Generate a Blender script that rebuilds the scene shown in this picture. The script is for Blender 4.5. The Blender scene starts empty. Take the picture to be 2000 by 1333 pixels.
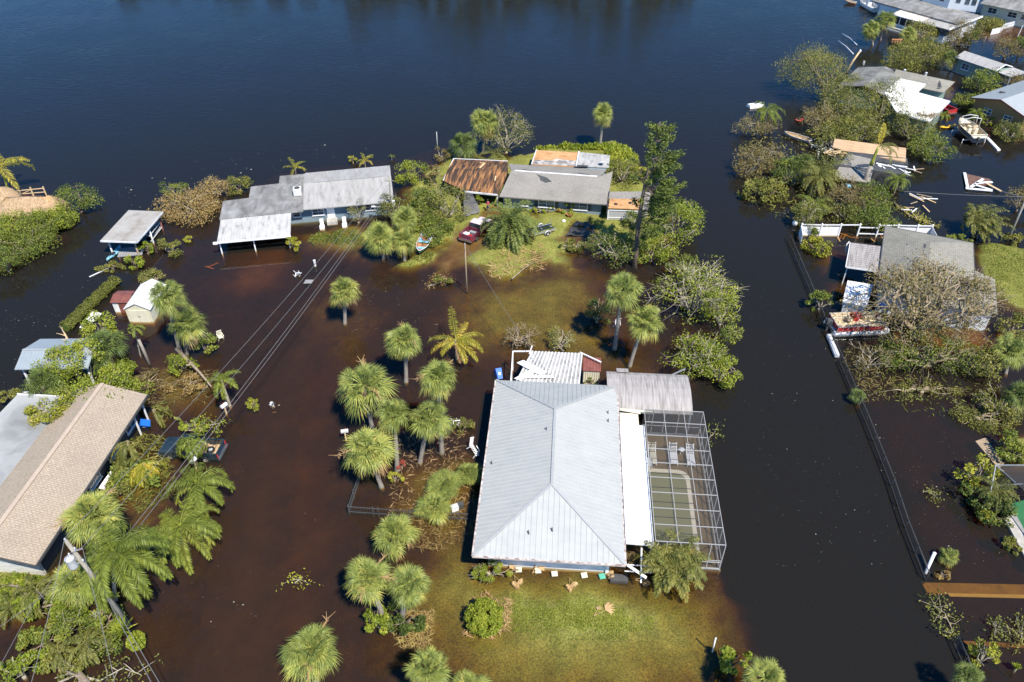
import bpy, bmesh, math, random
import numpy as np
from mathutils import Vector, Matrix, Quaternion
R = math.radians
scene = bpy.context.scene
COL = scene.collection

# ---------------------------------------------------------------- camera, sky, sun
CAM_H, FPX, PITCH = 50.0, 1528.0, R(38.8)
cam_data = bpy.data.cameras.new('camera')
cam = bpy.data.objects.new('camera', cam_data)
COL.objects.link(cam)
cam.location = (0, 0, CAM_H)
cam.rotation_euler = (R(90) - PITCH, 0, 0)
cam_data.sensor_width = 36.0
cam_data.lens = 36.0 * FPX / 2000.0
cam_data.clip_start = 0.5
cam_data.clip_end = 6000
scene.camera = cam

SUN_DIR = Vector((0.36, -0.56, 1.0)).normalized()
SUN_EL = math.asin(SUN_DIR.z)
world = bpy.data.worlds.new('World')
scene.world = world
world.use_nodes = True
wn = world.node_tree.nodes
wl = world.node_tree.links
bg = wn.get('Background') or wn.new('ShaderNodeBackground')
wo = wn.get('World Output') or wn.new('ShaderNodeOutputWorld')
sky = wn.new('ShaderNodeTexSky')
sky.sky_type = 'NISHITA'
sky.sun_disc = False
sky.sun_elevation = SUN_EL
sky.sun_rotation = math.atan2(SUN_DIR.x, SUN_DIR.y)
sky.air_density = 0.75
sky.dust_density = 0.0
sky.ozone_density = 3.0
hs = wn.new('ShaderNodeHueSaturation')
hs.inputs['Saturation'].default_value = 1.33
wl.new(sky.outputs[0], hs.inputs['Color'])
wl.new(hs.outputs[0], bg.inputs[0])
wl.new(bg.outputs[0], wo.inputs[0])
bg.inputs[1].default_value = 0.122
sun_data = bpy.data.lights.new('sun', 'SUN')
sun_data.energy = 4.5
sun_data.angle = R(0.5)
sun_data.color = (1.0, 0.94, 0.84)
sun = bpy.data.objects.new('sun', sun_data)
COL.objects.link(sun)
sun.location = (40, -60, 110)
sun.rotation_euler = (-SUN_DIR).to_track_quat('-Z', 'Y').to_euler()
scene.view_settings.view_transform = 'Standard'
scene.view_settings.look = 'None'
scene.view_settings.exposure = 0.76
scene.view_settings.gamma = 1.0
scene.cycles.max_bounces = 8
scene.cycles.diffuse_bounces = 3
scene.cycles.glossy_bounces = 3
scene.cycles.transmission_bounces = 4
scene.cycles.transparent_max_bounces = 24
scene.cycles.volume_bounces = 0
scene.cycles.use_denoising = True

# ---------------------------------------------------------------- finding places
CP, SP = math.cos(PITCH), math.sin(PITCH)
def at(px, py, z=0.0):
    """the point at height z that the photograph shows at pixel (px, py)"""
    u = (px - 1000.0) / FPX; v = (py - 666.5) / FPX
    d = (u, CP - v * SP, -SP - v * CP)
    t = (CAM_H - z) / (-d[2])
    return Vector((d[0] * t, d[1] * t, z))
def ppm(p):
    """photo pixels per metre at a point"""
    return FPX / (p[1] * CP - (p[2] - CAM_H) * SP)
def above(base, px, py):
    """the point over base (same distance) that shows at pixel (px, py)"""
    lo, hi = -1.0, 30.0
    for _ in range(40):
        mid = (lo + hi) / 2
        if at(px, py, mid).y > base.y: lo = mid
        else: hi = mid
    return at(px, py, lo)

# ---------------------------------------------------------------- mesh builder
class MB:
    def __init__(s):
        s.v = []; s.f = []; s.m = []; s.t = []; s.sm = []
    def face(s, idx, m=0, t=0.5, sm=False):
        s.f.append(tuple(idx)); s.m.append(m); s.t.append(t); s.sm.append(sm)
    def poly(s, pts, m=0, t=0.5):
        n = len(s.v); s.v += [tuple(p) for p in pts]; s.face(range(n, n + len(pts)), m, t)
    def box(s, c, d, m=0, rz=0.0, rot=None):
        n = len(s.v)
        M = rot if rot is not None else (Matrix.Rotation(rz, 3, 'Z') if rz else None)
        for z in (-.5, .5):
            for y in (-.5, .5):
                for x in (-.5, .5):
                    p = Vector((x * d[0], y * d[1], z * d[2]))
                    if M is not None: p = M @ p
                    s.v.append((p.x + c[0], p.y + c[1], p.z + c[2]))
        for q in ((0, 2, 3, 1), (4, 5, 7, 6), (0, 1, 5, 4), (2, 6, 7, 3), (0, 4, 6, 2), (1, 3, 7, 5)):
            s.face([n + i for i in q], m)
        return s
    def bar(s, a, b, w, h=None, m=0):
        """a rectangular bar from a to b"""
        a = Vector(a); b = Vector(b); h = h or w
        d = b - a; L = d.length
        if L < 1e-6: return s
        x = d / L; up = Vector((0, 0, 1)) if abs(x.z) < 0.95 else Vector((0, 1, 0))
        y = up.cross(x).normalized(); z = x.cross(y)
        M = Matrix((x, y, z)).transposed()
        return s.box((a + b) / 2, (L, w, h), m, rot=M)
    def slab(s, pts, t, m=0, mside=None):
        """a plate under a polygon, t thick (downward)"""
        pts = [Vector(p) for p in pts]; k = len(pts); n = len(s.v)
        nz = sum((pts[i].x * pts[(i + 1) % k].y - pts[(i + 1) % k].x * pts[i].y) for i in range(k))
        if nz < 0: pts.reverse()
        s.v += [tuple(p) for p in pts] + [(p.x, p.y, p.z - t) for p in pts]
        s.face(range(n, n + k), m)
        s.face([n + k + i for i in reversed(range(k))], m if mside is None else mside)
        for i in range(k):
            j = (i + 1) % k
            s.face((n + i, n + k + i, n + k + j, n + j), m if mside is None else mside)
        return s
    def walls(s, pts, z0, z1, m=0):
        """closed prism from a ground outline"""
        k = len(pts); n = len(s.v)
        nz = sum((pts[i][0] * pts[(i + 1) % k][1] - pts[(i + 1) % k][0] * pts[i][1]) for i in range(k))
        if nz < 0: pts = list(reversed(pts))
        s.v += [(p[0], p[1], z0) for p in pts] + [(p[0], p[1], z1) for p in pts]
        for i in range(k):
            j = (i + 1) % k
            s.face((n + i, n + j, n + k + j, n + k + i), m)
        s.face(range(n + k, n + 2 * k), m); s.face([n + i for i in reversed(range(k))], m)
        return s
    def tube(s, path, rad, n=6, m=0, t=0.5, cap=True):
        path = [Vector(p) for p in path]
        if not isinstance(rad, (list, tuple)): rad = [rad] * len(path)
        n0 = len(s.v); prev = None
        for i, p in enumerate(path):
            d = (path[min(i + 1, len(path) - 1)] - path[max(i - 1, 0)])
            d = d.normalized() if d.length > 1e-9 else Vector((0, 0, 1))
            if prev is None:
                a = Vector((1, 0, 0)) if abs(d.x) < 0.8 else Vector((0, 1, 0))
                u = d.cross(a).normalized()
            else:
                u = prev - d * prev.dot(d)
                u = u.normalized() if u.length > 1e-6 else d.orthogonal().normalized()
            prev = u; w = d.cross(u)
            for k in range(n):
                an = 2 * math.pi * k / n
                q = p + (u * math.cos(an) + w * math.sin(an)) * rad[i]
                s.v.append((q.x, q.y, q.z))
        for i in range(len(path) - 1):
            for k in range(n):
                k2 = (k + 1) % n
                s.face((n0 + i * n + k, n0 + i * n + k2, n0 + (i + 1) * n + k2, n0 + (i + 1) * n + k), m, t, n > 4)
        if cap and n > 2:
            s.face([n0 + k for k in reversed(range(n))], m, t)
            e = n0 + (len(path) - 1) * n
            s.face([e + k for k in range(n)], m, t)
        return s
    def lathe(s, prof, n=16, c=(0, 0, 0), m=0, axis='Z'):
        """profile of (radius, height) turned about an axis through c"""
        n0 = len(s.v)
        for r, z in prof:
            for k in range(n):
                a = 2 * math.pi * k / n
                x, y = r * math.cos(a), r * math.sin(a)
                if axis == 'Z': p = (x, y, z)
                elif axis == 'X': p = (z, x, y)
                else: p = (x, z, y)
                s.v.append((p[0] + c[0], p[1] + c[1], p[2] + c[2]))
        for i in range(len(prof) - 1):
            for k in range(n):
                k2 = (k + 1) % n
                q = (n0 + i * n + k, n0 + i * n + k2, n0 + (i + 1) * n + k2, n0 + (i + 1) * n + k)
                s.face(q if axis != 'Y' else tuple(reversed(q)), m, 0.5, True)
        return s
    def loft(s, rings, m=0, closed=False, cap=True):
        n0 = len(s.v); n = len(rings[0])
        for r in rings: s.v += [tuple(p) for p in r]
        for i in range(len(rings) - 1):
            for k in range(n if closed else n - 1):
                k2 = (k + 1) % n
                s.face((n0 + i * n + k, n0 + i * n + k2, n0 + (i + 1) * n + k2, n0 + (i + 1) * n + k), m)
        if cap:
            s.face([n0 + k for k in reversed(range(n))], m)
            s.face([n0 + (len(rings) - 1) * n + k for k in range(n)], m)
        return s
    def leaves(s, c, d, nrm, L, W, tone, m=0):
        """many rhombic leaves: centres, long axes, normals (arrays)"""
        c = np.asarray(c, float)
        if len(c) == 0: return s
        d = d / (np.linalg.norm(d, axis=1, keepdims=True) + 1e-9)
        w = np.cross(d, nrm); w /= (np.linalg.norm(w, axis=1, keepdims=True) + 1e-9)
        L = np.broadcast_to(np.asarray(L, float), (len(c),))[:, None]; W = np.broadcast_to(np.asarray(W, float), (len(c),))[:, None]
        pts = np.stack([c - d * L / 2, c - w * W / 2 + d * L * .05, c + d * L / 2, c + w * W / 2 + d * L * .05], 1).reshape(-1, 3)
        n0 = len(s.v)
        s.v += [tuple(p) for p in pts.tolist()]
        for i in range(len(c)):
            b = n0 + i * 4
            s.f.append((b, b + 1, b + 2, b + 3)); s.m.append(m); s.t.append(float(tone[i])); s.sm.append(False)
        return s
    def mesh(s, name, mats):
        me = bpy.data.meshes.new(name)
        me.from_pydata(s.v, [], s.f)
        for mt in (mats if isinstance(mats, (list, tuple)) else [mats]): me.materials.append(mt)
        if len(me.polygons) == len(s.f):
            me.polygons.foreach_set('material_index', s.m)
            me.polygons.foreach_set('use_smooth', s.sm)
            at_ = me.attributes.new('tone', 'FLOAT', 'FACE')
            at_.data.foreach_set('value', s.t)
        me.update()
        return me

def link(name, me, parent=None, loc=None, rz=0.0):
    o = bpy.data.objects.new(name, me)
    COL.objects.link(o)
    if parent is not None: o.parent = parent
    if loc is not None: o.location = loc
    if rz: o.rotation_euler = (0, 0, rz)
    return o
def part(name, mb, mats, parent, label=None):
    o = link(name, mb.mesh(name, mats), parent)
    if label: o['label'] = label
    return o
def tag(o, label, cat, group=None, kind=None):
    o['label'] = label; o['category'] = cat
    if group: o['group'] = group
    if kind: o['kind'] = kind
    return o
def thing(name, label, cat, loc=(0, 0, 0), rz=0.0, group=None):
    o = bpy.data.objects.new(name, None)
    o.empty_display_size = 0.3
    COL.objects.link(o)
    o.location = loc; o.rotation_euler = (0, 0, rz)
    return tag(o, label, cat, group)
def single(name, mb, mats, label, cat, loc=(0, 0, 0), rz=0.0, group=None):
    return tag(link(name, mb.mesh(name, mats), None, loc, rz), label, cat, group)
def structure(name, mb, mats, kind='structure'):
    o = link(name, mb.mesh(name, mats)); o['kind'] = kind
    return o
def copy_tree(o, parent=None):
    c = o.copy(); COL.objects.link(c)
    if parent is not None: c.parent = parent
    for ch in list(o.children): copy_tree(ch, c)
    return c

# ---------------------------------------------------------------- materials
def new_mat(name):
    m = bpy.data.materials.new(name); m.use_nodes = True
    nt = m.node_tree
    for n in list(nt.nodes): nt.nodes.remove(n)
    out = nt.nodes.new('ShaderNodeOutputMaterial')
    return m, nt, out
def ramp(nt, cols):
    r = nt.nodes.new('ShaderNodeValToRGB')
    e = r.color_ramp.elements
    while len(e) > 1: e.remove(e[-1])
    e[0].position = cols[0][0]; e[0].color = (*cols[0][1], 1)
    for p, c in cols[1:]:
        k = e.new(p); k.color = (*c, 1)
    return r
def C3(c): return (c, c, c) if isinstance(c, (int, float)) else c
def nmat(name, cols, scale=1.0, rough=0.7, detail=4, bump=0.0, bscale=None, stretch=(1, 1, 1), metal=0.0, spec=0.4, dist=0.0, coat=0.0):
    """a surface whose colour wanders between the given ones"""
    m, nt, out = new_mat(name); N = nt.nodes.new; K = nt.links.new
    b = N('ShaderNodeBsdfPrincipled'); K(b.outputs[0], out.inputs[0])
    tc = N('ShaderNodeTexCoord'); mp = N('ShaderNodeMapping'); mp.inputs['Scale'].default_value = stretch
    K(tc.outputs['Object'], mp.inputs[0])
    nz = N('ShaderNodeTexNoise'); nz.inputs['Scale'].default_value = scale; nz.inputs['Detail'].default_value = detail
    nz.inputs['Distortion'].default_value = dist
    nz.inputs['Roughness'].default_value = 0.62
    K(mp.outputs[0], nz.inputs['Vector'])
    cols = [(c[0], C3(c[1])) for c in cols]
    r = ramp(nt, cols); K(nz.outputs[0], r.inputs[0]); K(r.outputs[0], b.inputs['Base Color'])
    b.inputs['Roughness'].default_value = rough; b.inputs['Metallic'].default_value = metal
    b.inputs['Specular IOR Level'].default_value = spec
    if coat: b.inputs['Coat Weight'].default_value = coat
    if bump:
        n2 = N('ShaderNodeTexNoise'); n2.inputs['Scale'].default_value = bscale or scale * 4; n2.inputs['Detail'].default_value = 3
        K(mp.outputs[0], n2.inputs['Vector'])
        bp = N('ShaderNodeBump'); bp.inputs['Strength'].default_value = bump; bp.inputs['Distance'].default_value = 0.05
        K(n2.outputs[0], bp.inputs['Height']); K(bp.outputs[0], b.inputs['Normal'])
    return m
def flat(name, c, rough=0.6, var=0.12, scale=2.0, **kw):
    c = C3(c)
    return nmat(name, [(0.3, tuple(x * (1 - var) for x in c)), (0.7, tuple(min(1, x * (1 + var)) for x in c))], scale, rough, **kw)
def shingle(name, c1, c2, mortar, bw, bh, rz=0.0, stain=0.35, stain_c=(.03, .03, .03), msize=0.02, stain_scale=0.35):
    m, nt, out = new_mat(name); N = nt.nodes.new; K = nt.links.new
    b = N('ShaderNodeBsdfPrincipled'); K(b.outputs[0], out.inputs[0])
    tc = N('ShaderNodeTexCoord'); mp = N('ShaderNodeMapping'); mp.inputs['Rotation'].default_value = (0, 0, rz)
    K(tc.outputs['Object'], mp.inputs[0])
    br = N('ShaderNodeTexBrick'); br.inputs['Color1'].default_value = (*c1, 1); br.inputs['Color2'].default_value = (*c2, 1)
    br.inputs['Mortar'].default_value = (*mortar, 1); br.inputs['Scale'].default_value = 1.0
    br.inputs['Brick Width'].default_value = bw; br.inputs['Row Height'].default_value = bh
    br.inputs['Mortar Size'].default_value = msize; br.inputs['Bias'].default_value = 0.0
    K(mp.outputs[0], br.inputs['Vector'])
    nz = N('ShaderNodeTexNoise'); nz.inputs['Scale'].default_value = stain_scale; nz.inputs['Detail'].default_value = 6
    K(tc.outputs['Object'], nz.inputs['Vector'])
    rr = ramp(nt, [(0.42, (0, 0, 0)), (0.72, (1, 1, 1))]); K(nz.outputs[0], rr.inputs[0])
    mul = N('ShaderNodeMath'); mul.operation = 'MULTIPLY'; mul.inputs[1].default_value = stain; K(rr.outputs[0], mul.inputs[0])
    mx = N('ShaderNodeMix'); mx.data_type = 'RGBA'; K(mul.outputs[0], mx.inputs[0]); K(br.outputs[0], mx.inputs[6]); mx.inputs[7].default_value = (*stain_c, 1)
    nz2 = N('ShaderNodeTexNoise'); nz2.inputs['Scale'].default_value = 6; nz2.inputs['Detail'].default_value = 4; K(tc.outputs['Object'], nz2.inputs['Vector'])
    r2 = ramp(nt, [(0.3, (.8, .8, .8)), (0.7, (1.12, 1.12, 1.12))]); K(nz2.outputs[0], r2.inputs[0])
    mm = N('ShaderNodeMix'); mm.data_type = 'RGBA'; mm.blend_type = 'MULTIPLY'; mm.inputs[0].default_value = 1
    K(mx.outputs[2], mm.inputs[6]); K(r2.outputs[0], mm.inputs[7]); K(mm.outputs[2], b.inputs['Base Color'])
    b.inputs['Roughness'].default_value = 0.85; b.inputs['Specular IOR Level'].default_value = 0.25
    bp = N('ShaderNodeBump'); bp.inputs['Strength'].default_value = 0.25; bp.inputs['Distance'].default_value = 0.02
    K(br.outputs['Fac'], bp.inputs['Height']); bp.invert = True; K(bp.outputs[0], b.inputs['Normal'])
    return m
def leafmat(name, cols, trans=0.3, rough=0.5):
    m, nt, out = new_mat(name); N = nt.nodes.new; K = nt.links.new
    g = N('ShaderNodeNewGeometry'); a = N('ShaderNodeAttribute'); a.attribute_name = 'tone'
    oi = N('ShaderNodeObjectInfo')
    m1 = N('ShaderNodeMath'); m1.operation = 'MULTIPLY'; m1.inputs[1].default_value = 0.42; K(g.outputs['Random Per Island'], m1.inputs[0])
    m2 = N('ShaderNodeMath'); m2.operation = 'MULTIPLY_ADD'; m2.inputs[1].default_value = 0.48; K(a.outputs['Fac'], m2.inputs[0]); K(m1.outputs[0], m2.inputs[2])
    m3 = N('ShaderNodeMath'); m3.operation = 'MULTIPLY_ADD'; m3.inputs[1].default_value = 0.16; K(oi.outputs['Random'], m3.inputs[0]); K(m2.outputs[0], m3.inputs[2])
    cols = [(p_, (c_[0] * 1.34, c_[1] * 1.24, c_[2] * 1.05)) for p_, c_ in cols]
    r = ramp(nt, cols); K(m3.outputs[0], r.inputs[0])
    d = N('ShaderNodeBsdfPrincipled'); d.inputs['Roughness'].default_value = rough; d.inputs['Specular IOR Level'].default_value = 0.25
    K(r.outputs[0], d.inputs['Base Color'])
    t = N('ShaderNodeBsdfTranslucent'); K(r.outputs[0], t.inputs[0])
    mx = N('ShaderNodeMixShader'); mx.inputs[0].default_value = trans
    K(d.outputs[0], mx.inputs[1]); K(t.outputs[0], mx.inputs[2]); K(mx.outputs[0], out.inputs[0])
    return m
def screen_mat(name, c, clear):
    m, nt, out = new_mat(name); N = nt.nodes.new; K = nt.links.new
    d = N('ShaderNodeBsdfDiffuse'); d.inputs[0].default_value = (*C3(c), 1)
    t = N('ShaderNodeBsdfTransparent')
    mx = N('ShaderNodeMixShader'); mx.inputs[0].default_value = clear
    K(d.outputs[0], mx.inputs[1]); K(t.outputs[0], mx.inputs[2]); K(mx.outputs[0], out.inputs[0])
    return m
def streak_mat(name, cols, axis_scale, rough=0.6, scale=1.0, spec=0.3, bump=0.0):
    return nmat(name, cols, scale, rough, 6, bump, None, axis_scale, 0, spec)

M = {}
M['bark'] = nmat('bark', [(.3, (.13, .10, .07)), (.7, (.27, .22, .17))], 4, .9, bump=.4)
M['palm_bark'] = nmat('palm_bark', [(.3, (.19, .165, .135)), (.7, (.36, .32, .27))], 3, .9, bump=.5, stretch=(1, 1, 5))
M['pale_bark'] = nmat('pale_bark', [(.3, (.24, .20, .145)), (.7, (.43, .375, .29))], 3, .85)
M['tan_bark'] = nmat('tan_bark', [(.3, (.19, .145, .095)), (.7, (.38, .30, .205))], 3, .85)
M['dark_bark'] = nmat('dark_bark', [(.3, (.07, .055, .04)), (.7, (.16, .13, .10))], 4, .9)
M['green_shaft'] = nmat('green_shaft', [(.3, (.18, .21, .03)), (.7, (.34, .34, .06))], 2, .5)
M['fan'] = leafmat('fan_leaf', [(.05, (.078, .11, .034)), (.3, (.15, .20, .06)), (.6, (.24, .285, .08)), (.85, (.35, .36, .095)), (1, (.44, .37, .14))], .28, .45)
M['fan_dark'] = leafmat('dark_fan_leaf', [(.05, (.04, .07, .025)), (.4, (.085, .13, .04)), (.8, (.16, .20, .055)), (1, (.26, .25, .08))], .25, .45)
M['feather'] = leafmat('feather_leaf', [(.05, (.05, .075, .015)), (.4, (.12, .165, .03)), (.75, (.20, .245, .045)), (1, (.31, .31, .07))], .3, .4)
M['feather_yellow'] = leafmat('yellow_feather_leaf', [(.05, (.08, .11, .02)), (.3, (.18, .21, .03)), (.6, (.34, .31, .045)), (.85, (.50, .37, .06)), (1, (.5, .33, .12))], .3, .4)
M['feather_dull'] = leafmat('dull_feather_leaf', [(.05, (.06, .075, .025)), (.4, (.12, .14, .04)), (.75, (.21, .21, .06)), (1, (.32, .27, .1))], .3, .45)
M['date'] = leafmat('date_leaf', [(.05, (.05, .075, .025)), (.4, (.11, .15, .045)), (.75, (.18, .22, .06)), (1, (.3, .3, .08))], .22, .4)
M['dead_leaf'] = leafmat('dead_leaf', [(.05, (.20, .13, .07)), (.5, (.36, .25, .14)), (1, (.52, .40, .24))], .2, .7)
M['leaf_mid'] = leafmat('mid_leaf', [(.05, (.045, .07, .018)), (.4, (.10, .145, .03)), (.75, (.18, .22, .045)), (1, (.28, .29, .06))], .3, .5)
M['leaf_bright'] = leafmat('bright_leaf', [(.05, (.07, .105, .015)), (.4, (.15, .205, .025)), (.75, (.26, .31, .045)), (1, (.40, .40, .07))], .32, .5)
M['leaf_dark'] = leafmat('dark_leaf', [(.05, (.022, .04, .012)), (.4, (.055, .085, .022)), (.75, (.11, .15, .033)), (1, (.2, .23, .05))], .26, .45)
M['leaf_olive'] = leafmat('olive_leaf', [(.05, (.045, .058, .016)), (.4, (.115, .135, .034)), (.75, (.21, .22, .055)), (1, (.33, .30, .09))], .3, .5)
M['leaf_yellow'] = leafmat('yellow_leaf', [(.05, (.09, .115, .02)), (.4, (.20, .225, .03)), (.75, (.33, .34, .05)), (1, (.45, .41, .08))], .32, .5)
M['leaf_brown'] = leafmat('brown_leaf', [(.05, (.085, .065, .028)), (.4, (.20, .145, .06)), (.75, (.33, .25, .11)), (1, (.36, .34, .10))], .25, .65)
M['leaf_withered'] = leafmat('withered_leaf', [(.05, (.06, .058, .025)), (.4, (.13, .115, .05)), (.7, (.20, .165, .075)), (1, (.19, .20, .06))], .25, .6)
M['leaf_red'] = leafmat('red_leaf', [(.05, (.13, .03, .025)), (.6, (.30, .08, .06)), (1, (.4, .16, .1))], .25, .5)
M['leaf_blue'] = leafmat('bluish_leaf', [(.05, (.12, .16, .10)), (.5, (.22, .28, .17)), (1, (.34, .38, .22))], .25, .5)
M['needle'] = leafmat('needle_leaf', [(.05, (.035, .06, .018)), (.5, (.095, .135, .033)), (1, (.17, .205, .055))], .2, .5)
M['white'] = flat('white_paint', .78, .45, .06)
M['white_dirty'] = nmat('weathered_white', [(.3, .45), (.6, .7), (.8, .78)], 1.2, .6)
M['cream'] = flat('cream_siding', (.66, .62, .48), .6, .07)
M['plastic_white'] = flat('white_plastic', .8, .35, .04)
M['black'] = flat('black_rubber', .022, .7, .2)
M['dark_grey'] = flat('dark_grey', .07, .6, .2)
M['grey'] = flat('grey', .28, .7, .12)
M['light_grey'] = flat('light_grey', .5, .55, .1)
M['alu'] = nmat('aluminium', [(.3, .42), (.7, .62)], 3, .35, metal=.6)
M['chrome'] = nmat('chrome', [(.3, .5), (.7, .65)], 3, .2, metal=.9)
M['glass'] = nmat('window_glass', [(.35, (.03, .045, .06)), (.65, (.10, .13, .16))], .8, .08, spec=.9)
M['dark_glass'] = nmat('tinted_glass', [(.4, (.01, .012, .014)), (.6, (.03, .034, .04))], 1, .06, spec=.9)
M['blue_bin'] = flat('blue_plastic', (.015, .13, .55), .4, .1)
M['red'] = flat('red_paint', (.42, .03, .03), .4, .1)
M['maroon'] = nmat('maroon_paint', [(.35, (.13, .025, .045)), (.65, (.20, .045, .065))], 1.5, .25, coat=.5)
M['navy'] = nmat('dark_teal_paint', [(.35, (.012, .022, .03)), (.65, (.03, .045, .055))], 1.5, .25, coat=.5)
M['skin'] = flat('skin', (.42, .24, .16), .55, .06)
M['hair'] = flat('dark_hair', (.025, .016, .012), .6, .2)
M['pink'] = flat('coral_cloth', (.60, .10, .12), .8, .1)
M['jean'] = flat('dark_blue_cloth', (.03, .045, .12), .8, .15)
M['concrete'] = nmat('concrete', [(.3, (.30, .28, .25)), (.7, (.50, .47, .42))], 1.2, .85, bump=.2)
M['wood'] = nmat('weathered_wood', [(.3, (.22, .16, .10)), (.7, (.42, .32, .21))], 2, .8, stretch=(1, 6, 6))
M['fresh_wood'] = nmat('fresh_wood', [(.3, (.50, .34, .17)), (.7, (.72, .54, .32))], 3, .75)
M['pole_wood'] = nmat('pole_wood', [(.3, (.18, .16, .13)), (.7, (.34, .31, .26))], 3, .85, stretch=(4, 4, .6))
M['wire'] = flat('cable', .16, .45, .1)
M['tan_seat'] = flat('tan_vinyl', (.58, .47, .31), .5, .1)
M['yellow'] = flat('yellow_plastic', (.75, .40, .02), .4, .08)
M['aqua'] = flat('pale_blue_paint', (.22, .48, .66), .45, .1)
M['hull_green'] = flat('green_hull', (.03, .09, .06), .35, .15)
M['kayak'] = nmat('marbled_blue', [(.4, (.05, .24, .36)), (.5, (.35, .62, .72)), (.6, (.03, .12, .2))], 2.2, .35)
M['screen'] = screen_mat('insect_screen', .085, .64)
M['mesh'] = screen_mat('chain_link', .10, .8)
M['ceramic'] = flat('terracotta', (.45, .20, .10), .7, .12)
M['tarp'] = nmat('black_tarp', [(.3, (.03, .03, .03)), (.7, (.09, .09, .09))], 1.5, .5, bump=.5)
# ---------------------------------------------------------------- the ground under the flood
def W2(pts): return np.array([[*at(x, y).xy] for x, y in pts])
def sdist(P, poly):
    """signed distance (positive inside) of points to a closed outline"""
    x, y = P[:, 0], P[:, 1]; d2 = np.full(len(P), 1e18); ins = np.zeros(len(P), bool)
    k = len(poly)
    for i in range(k):
        a = poly[i]; b = poly[(i + 1) % k]
        e = b - a; w0 = x - a[0]; w1 = y - a[1]
        t = np.clip((w0 * e[0] + w1 * e[1]) / (e @ e + 1e-12), 0, 1)
        d2 = np.minimum(d2, (w0 - e[0] * t) ** 2 + (w1 - e[1] * t) ** 2)
        c = ((a[1] > y) != (b[1] > y))
        with np.errstate(divide='ignore', invalid='ignore'):
            xi = a[0] + (y - a[1]) / (b[1] - a[1] + 1e-12) * e[0]
        ins ^= c & (x < xi)
    return np.where(ins, 1, -1) * np.sqrt(d2)
def hnoise(x, y, seed=0):
    r = np.random.RandomState(seed); z = np.zeros_like(x)
    for k, (wl_, am) in enumerate(((9, .5), (4.3, .3), (2.1, .2), (1.1, .13), (.6, .09))):
        for j in range(4):
            an = r.uniform(0, 6.28); ph = r.uniform(0, 6.28)
            z += am * .5 * np.sin((x * math.cos(an) + y * math.sin(an)) * 6.283 / wl_ + ph + 1.3 * np.sin(x * .37 / wl_ * 3 + y * .21 + j))
    return z
LAND_WEST = [(-500, 1500), (-400, 900), (0, 830), (20, 740), (60, 690), (110, 640), (230, 535), (215, 510), (300, 450), (330, 375), (470, 345), (560, 312), (700, 296), (790, 288), (850, 270), (905, 255),
             (1020, 285), (1100, 278), (1200, 268), (1232, 290), (1290, 370), (1345, 420), (1350, 480), (1400, 540), (1440, 600), (1430, 700), (1370, 760), (1400, 900), (1430, 1080), (1462, 1180), (1475, 1333), (1490, 1700), (400, 2200)]
LAND_EAST = [(1555, 455), (1540, 415), (1450, 385), (1445, 260), (1500, 225), (1560, 205), (1570, 150), (1640, 120), (1690, 85), (1680, 40), (1690, -30), (1760, -120), (3200, -150), (3200, 1500), (1990, 1600), (1905, 1290), (1885, 1250), (1815, 1115), (1650, 700), (1600, 580)]
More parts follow.
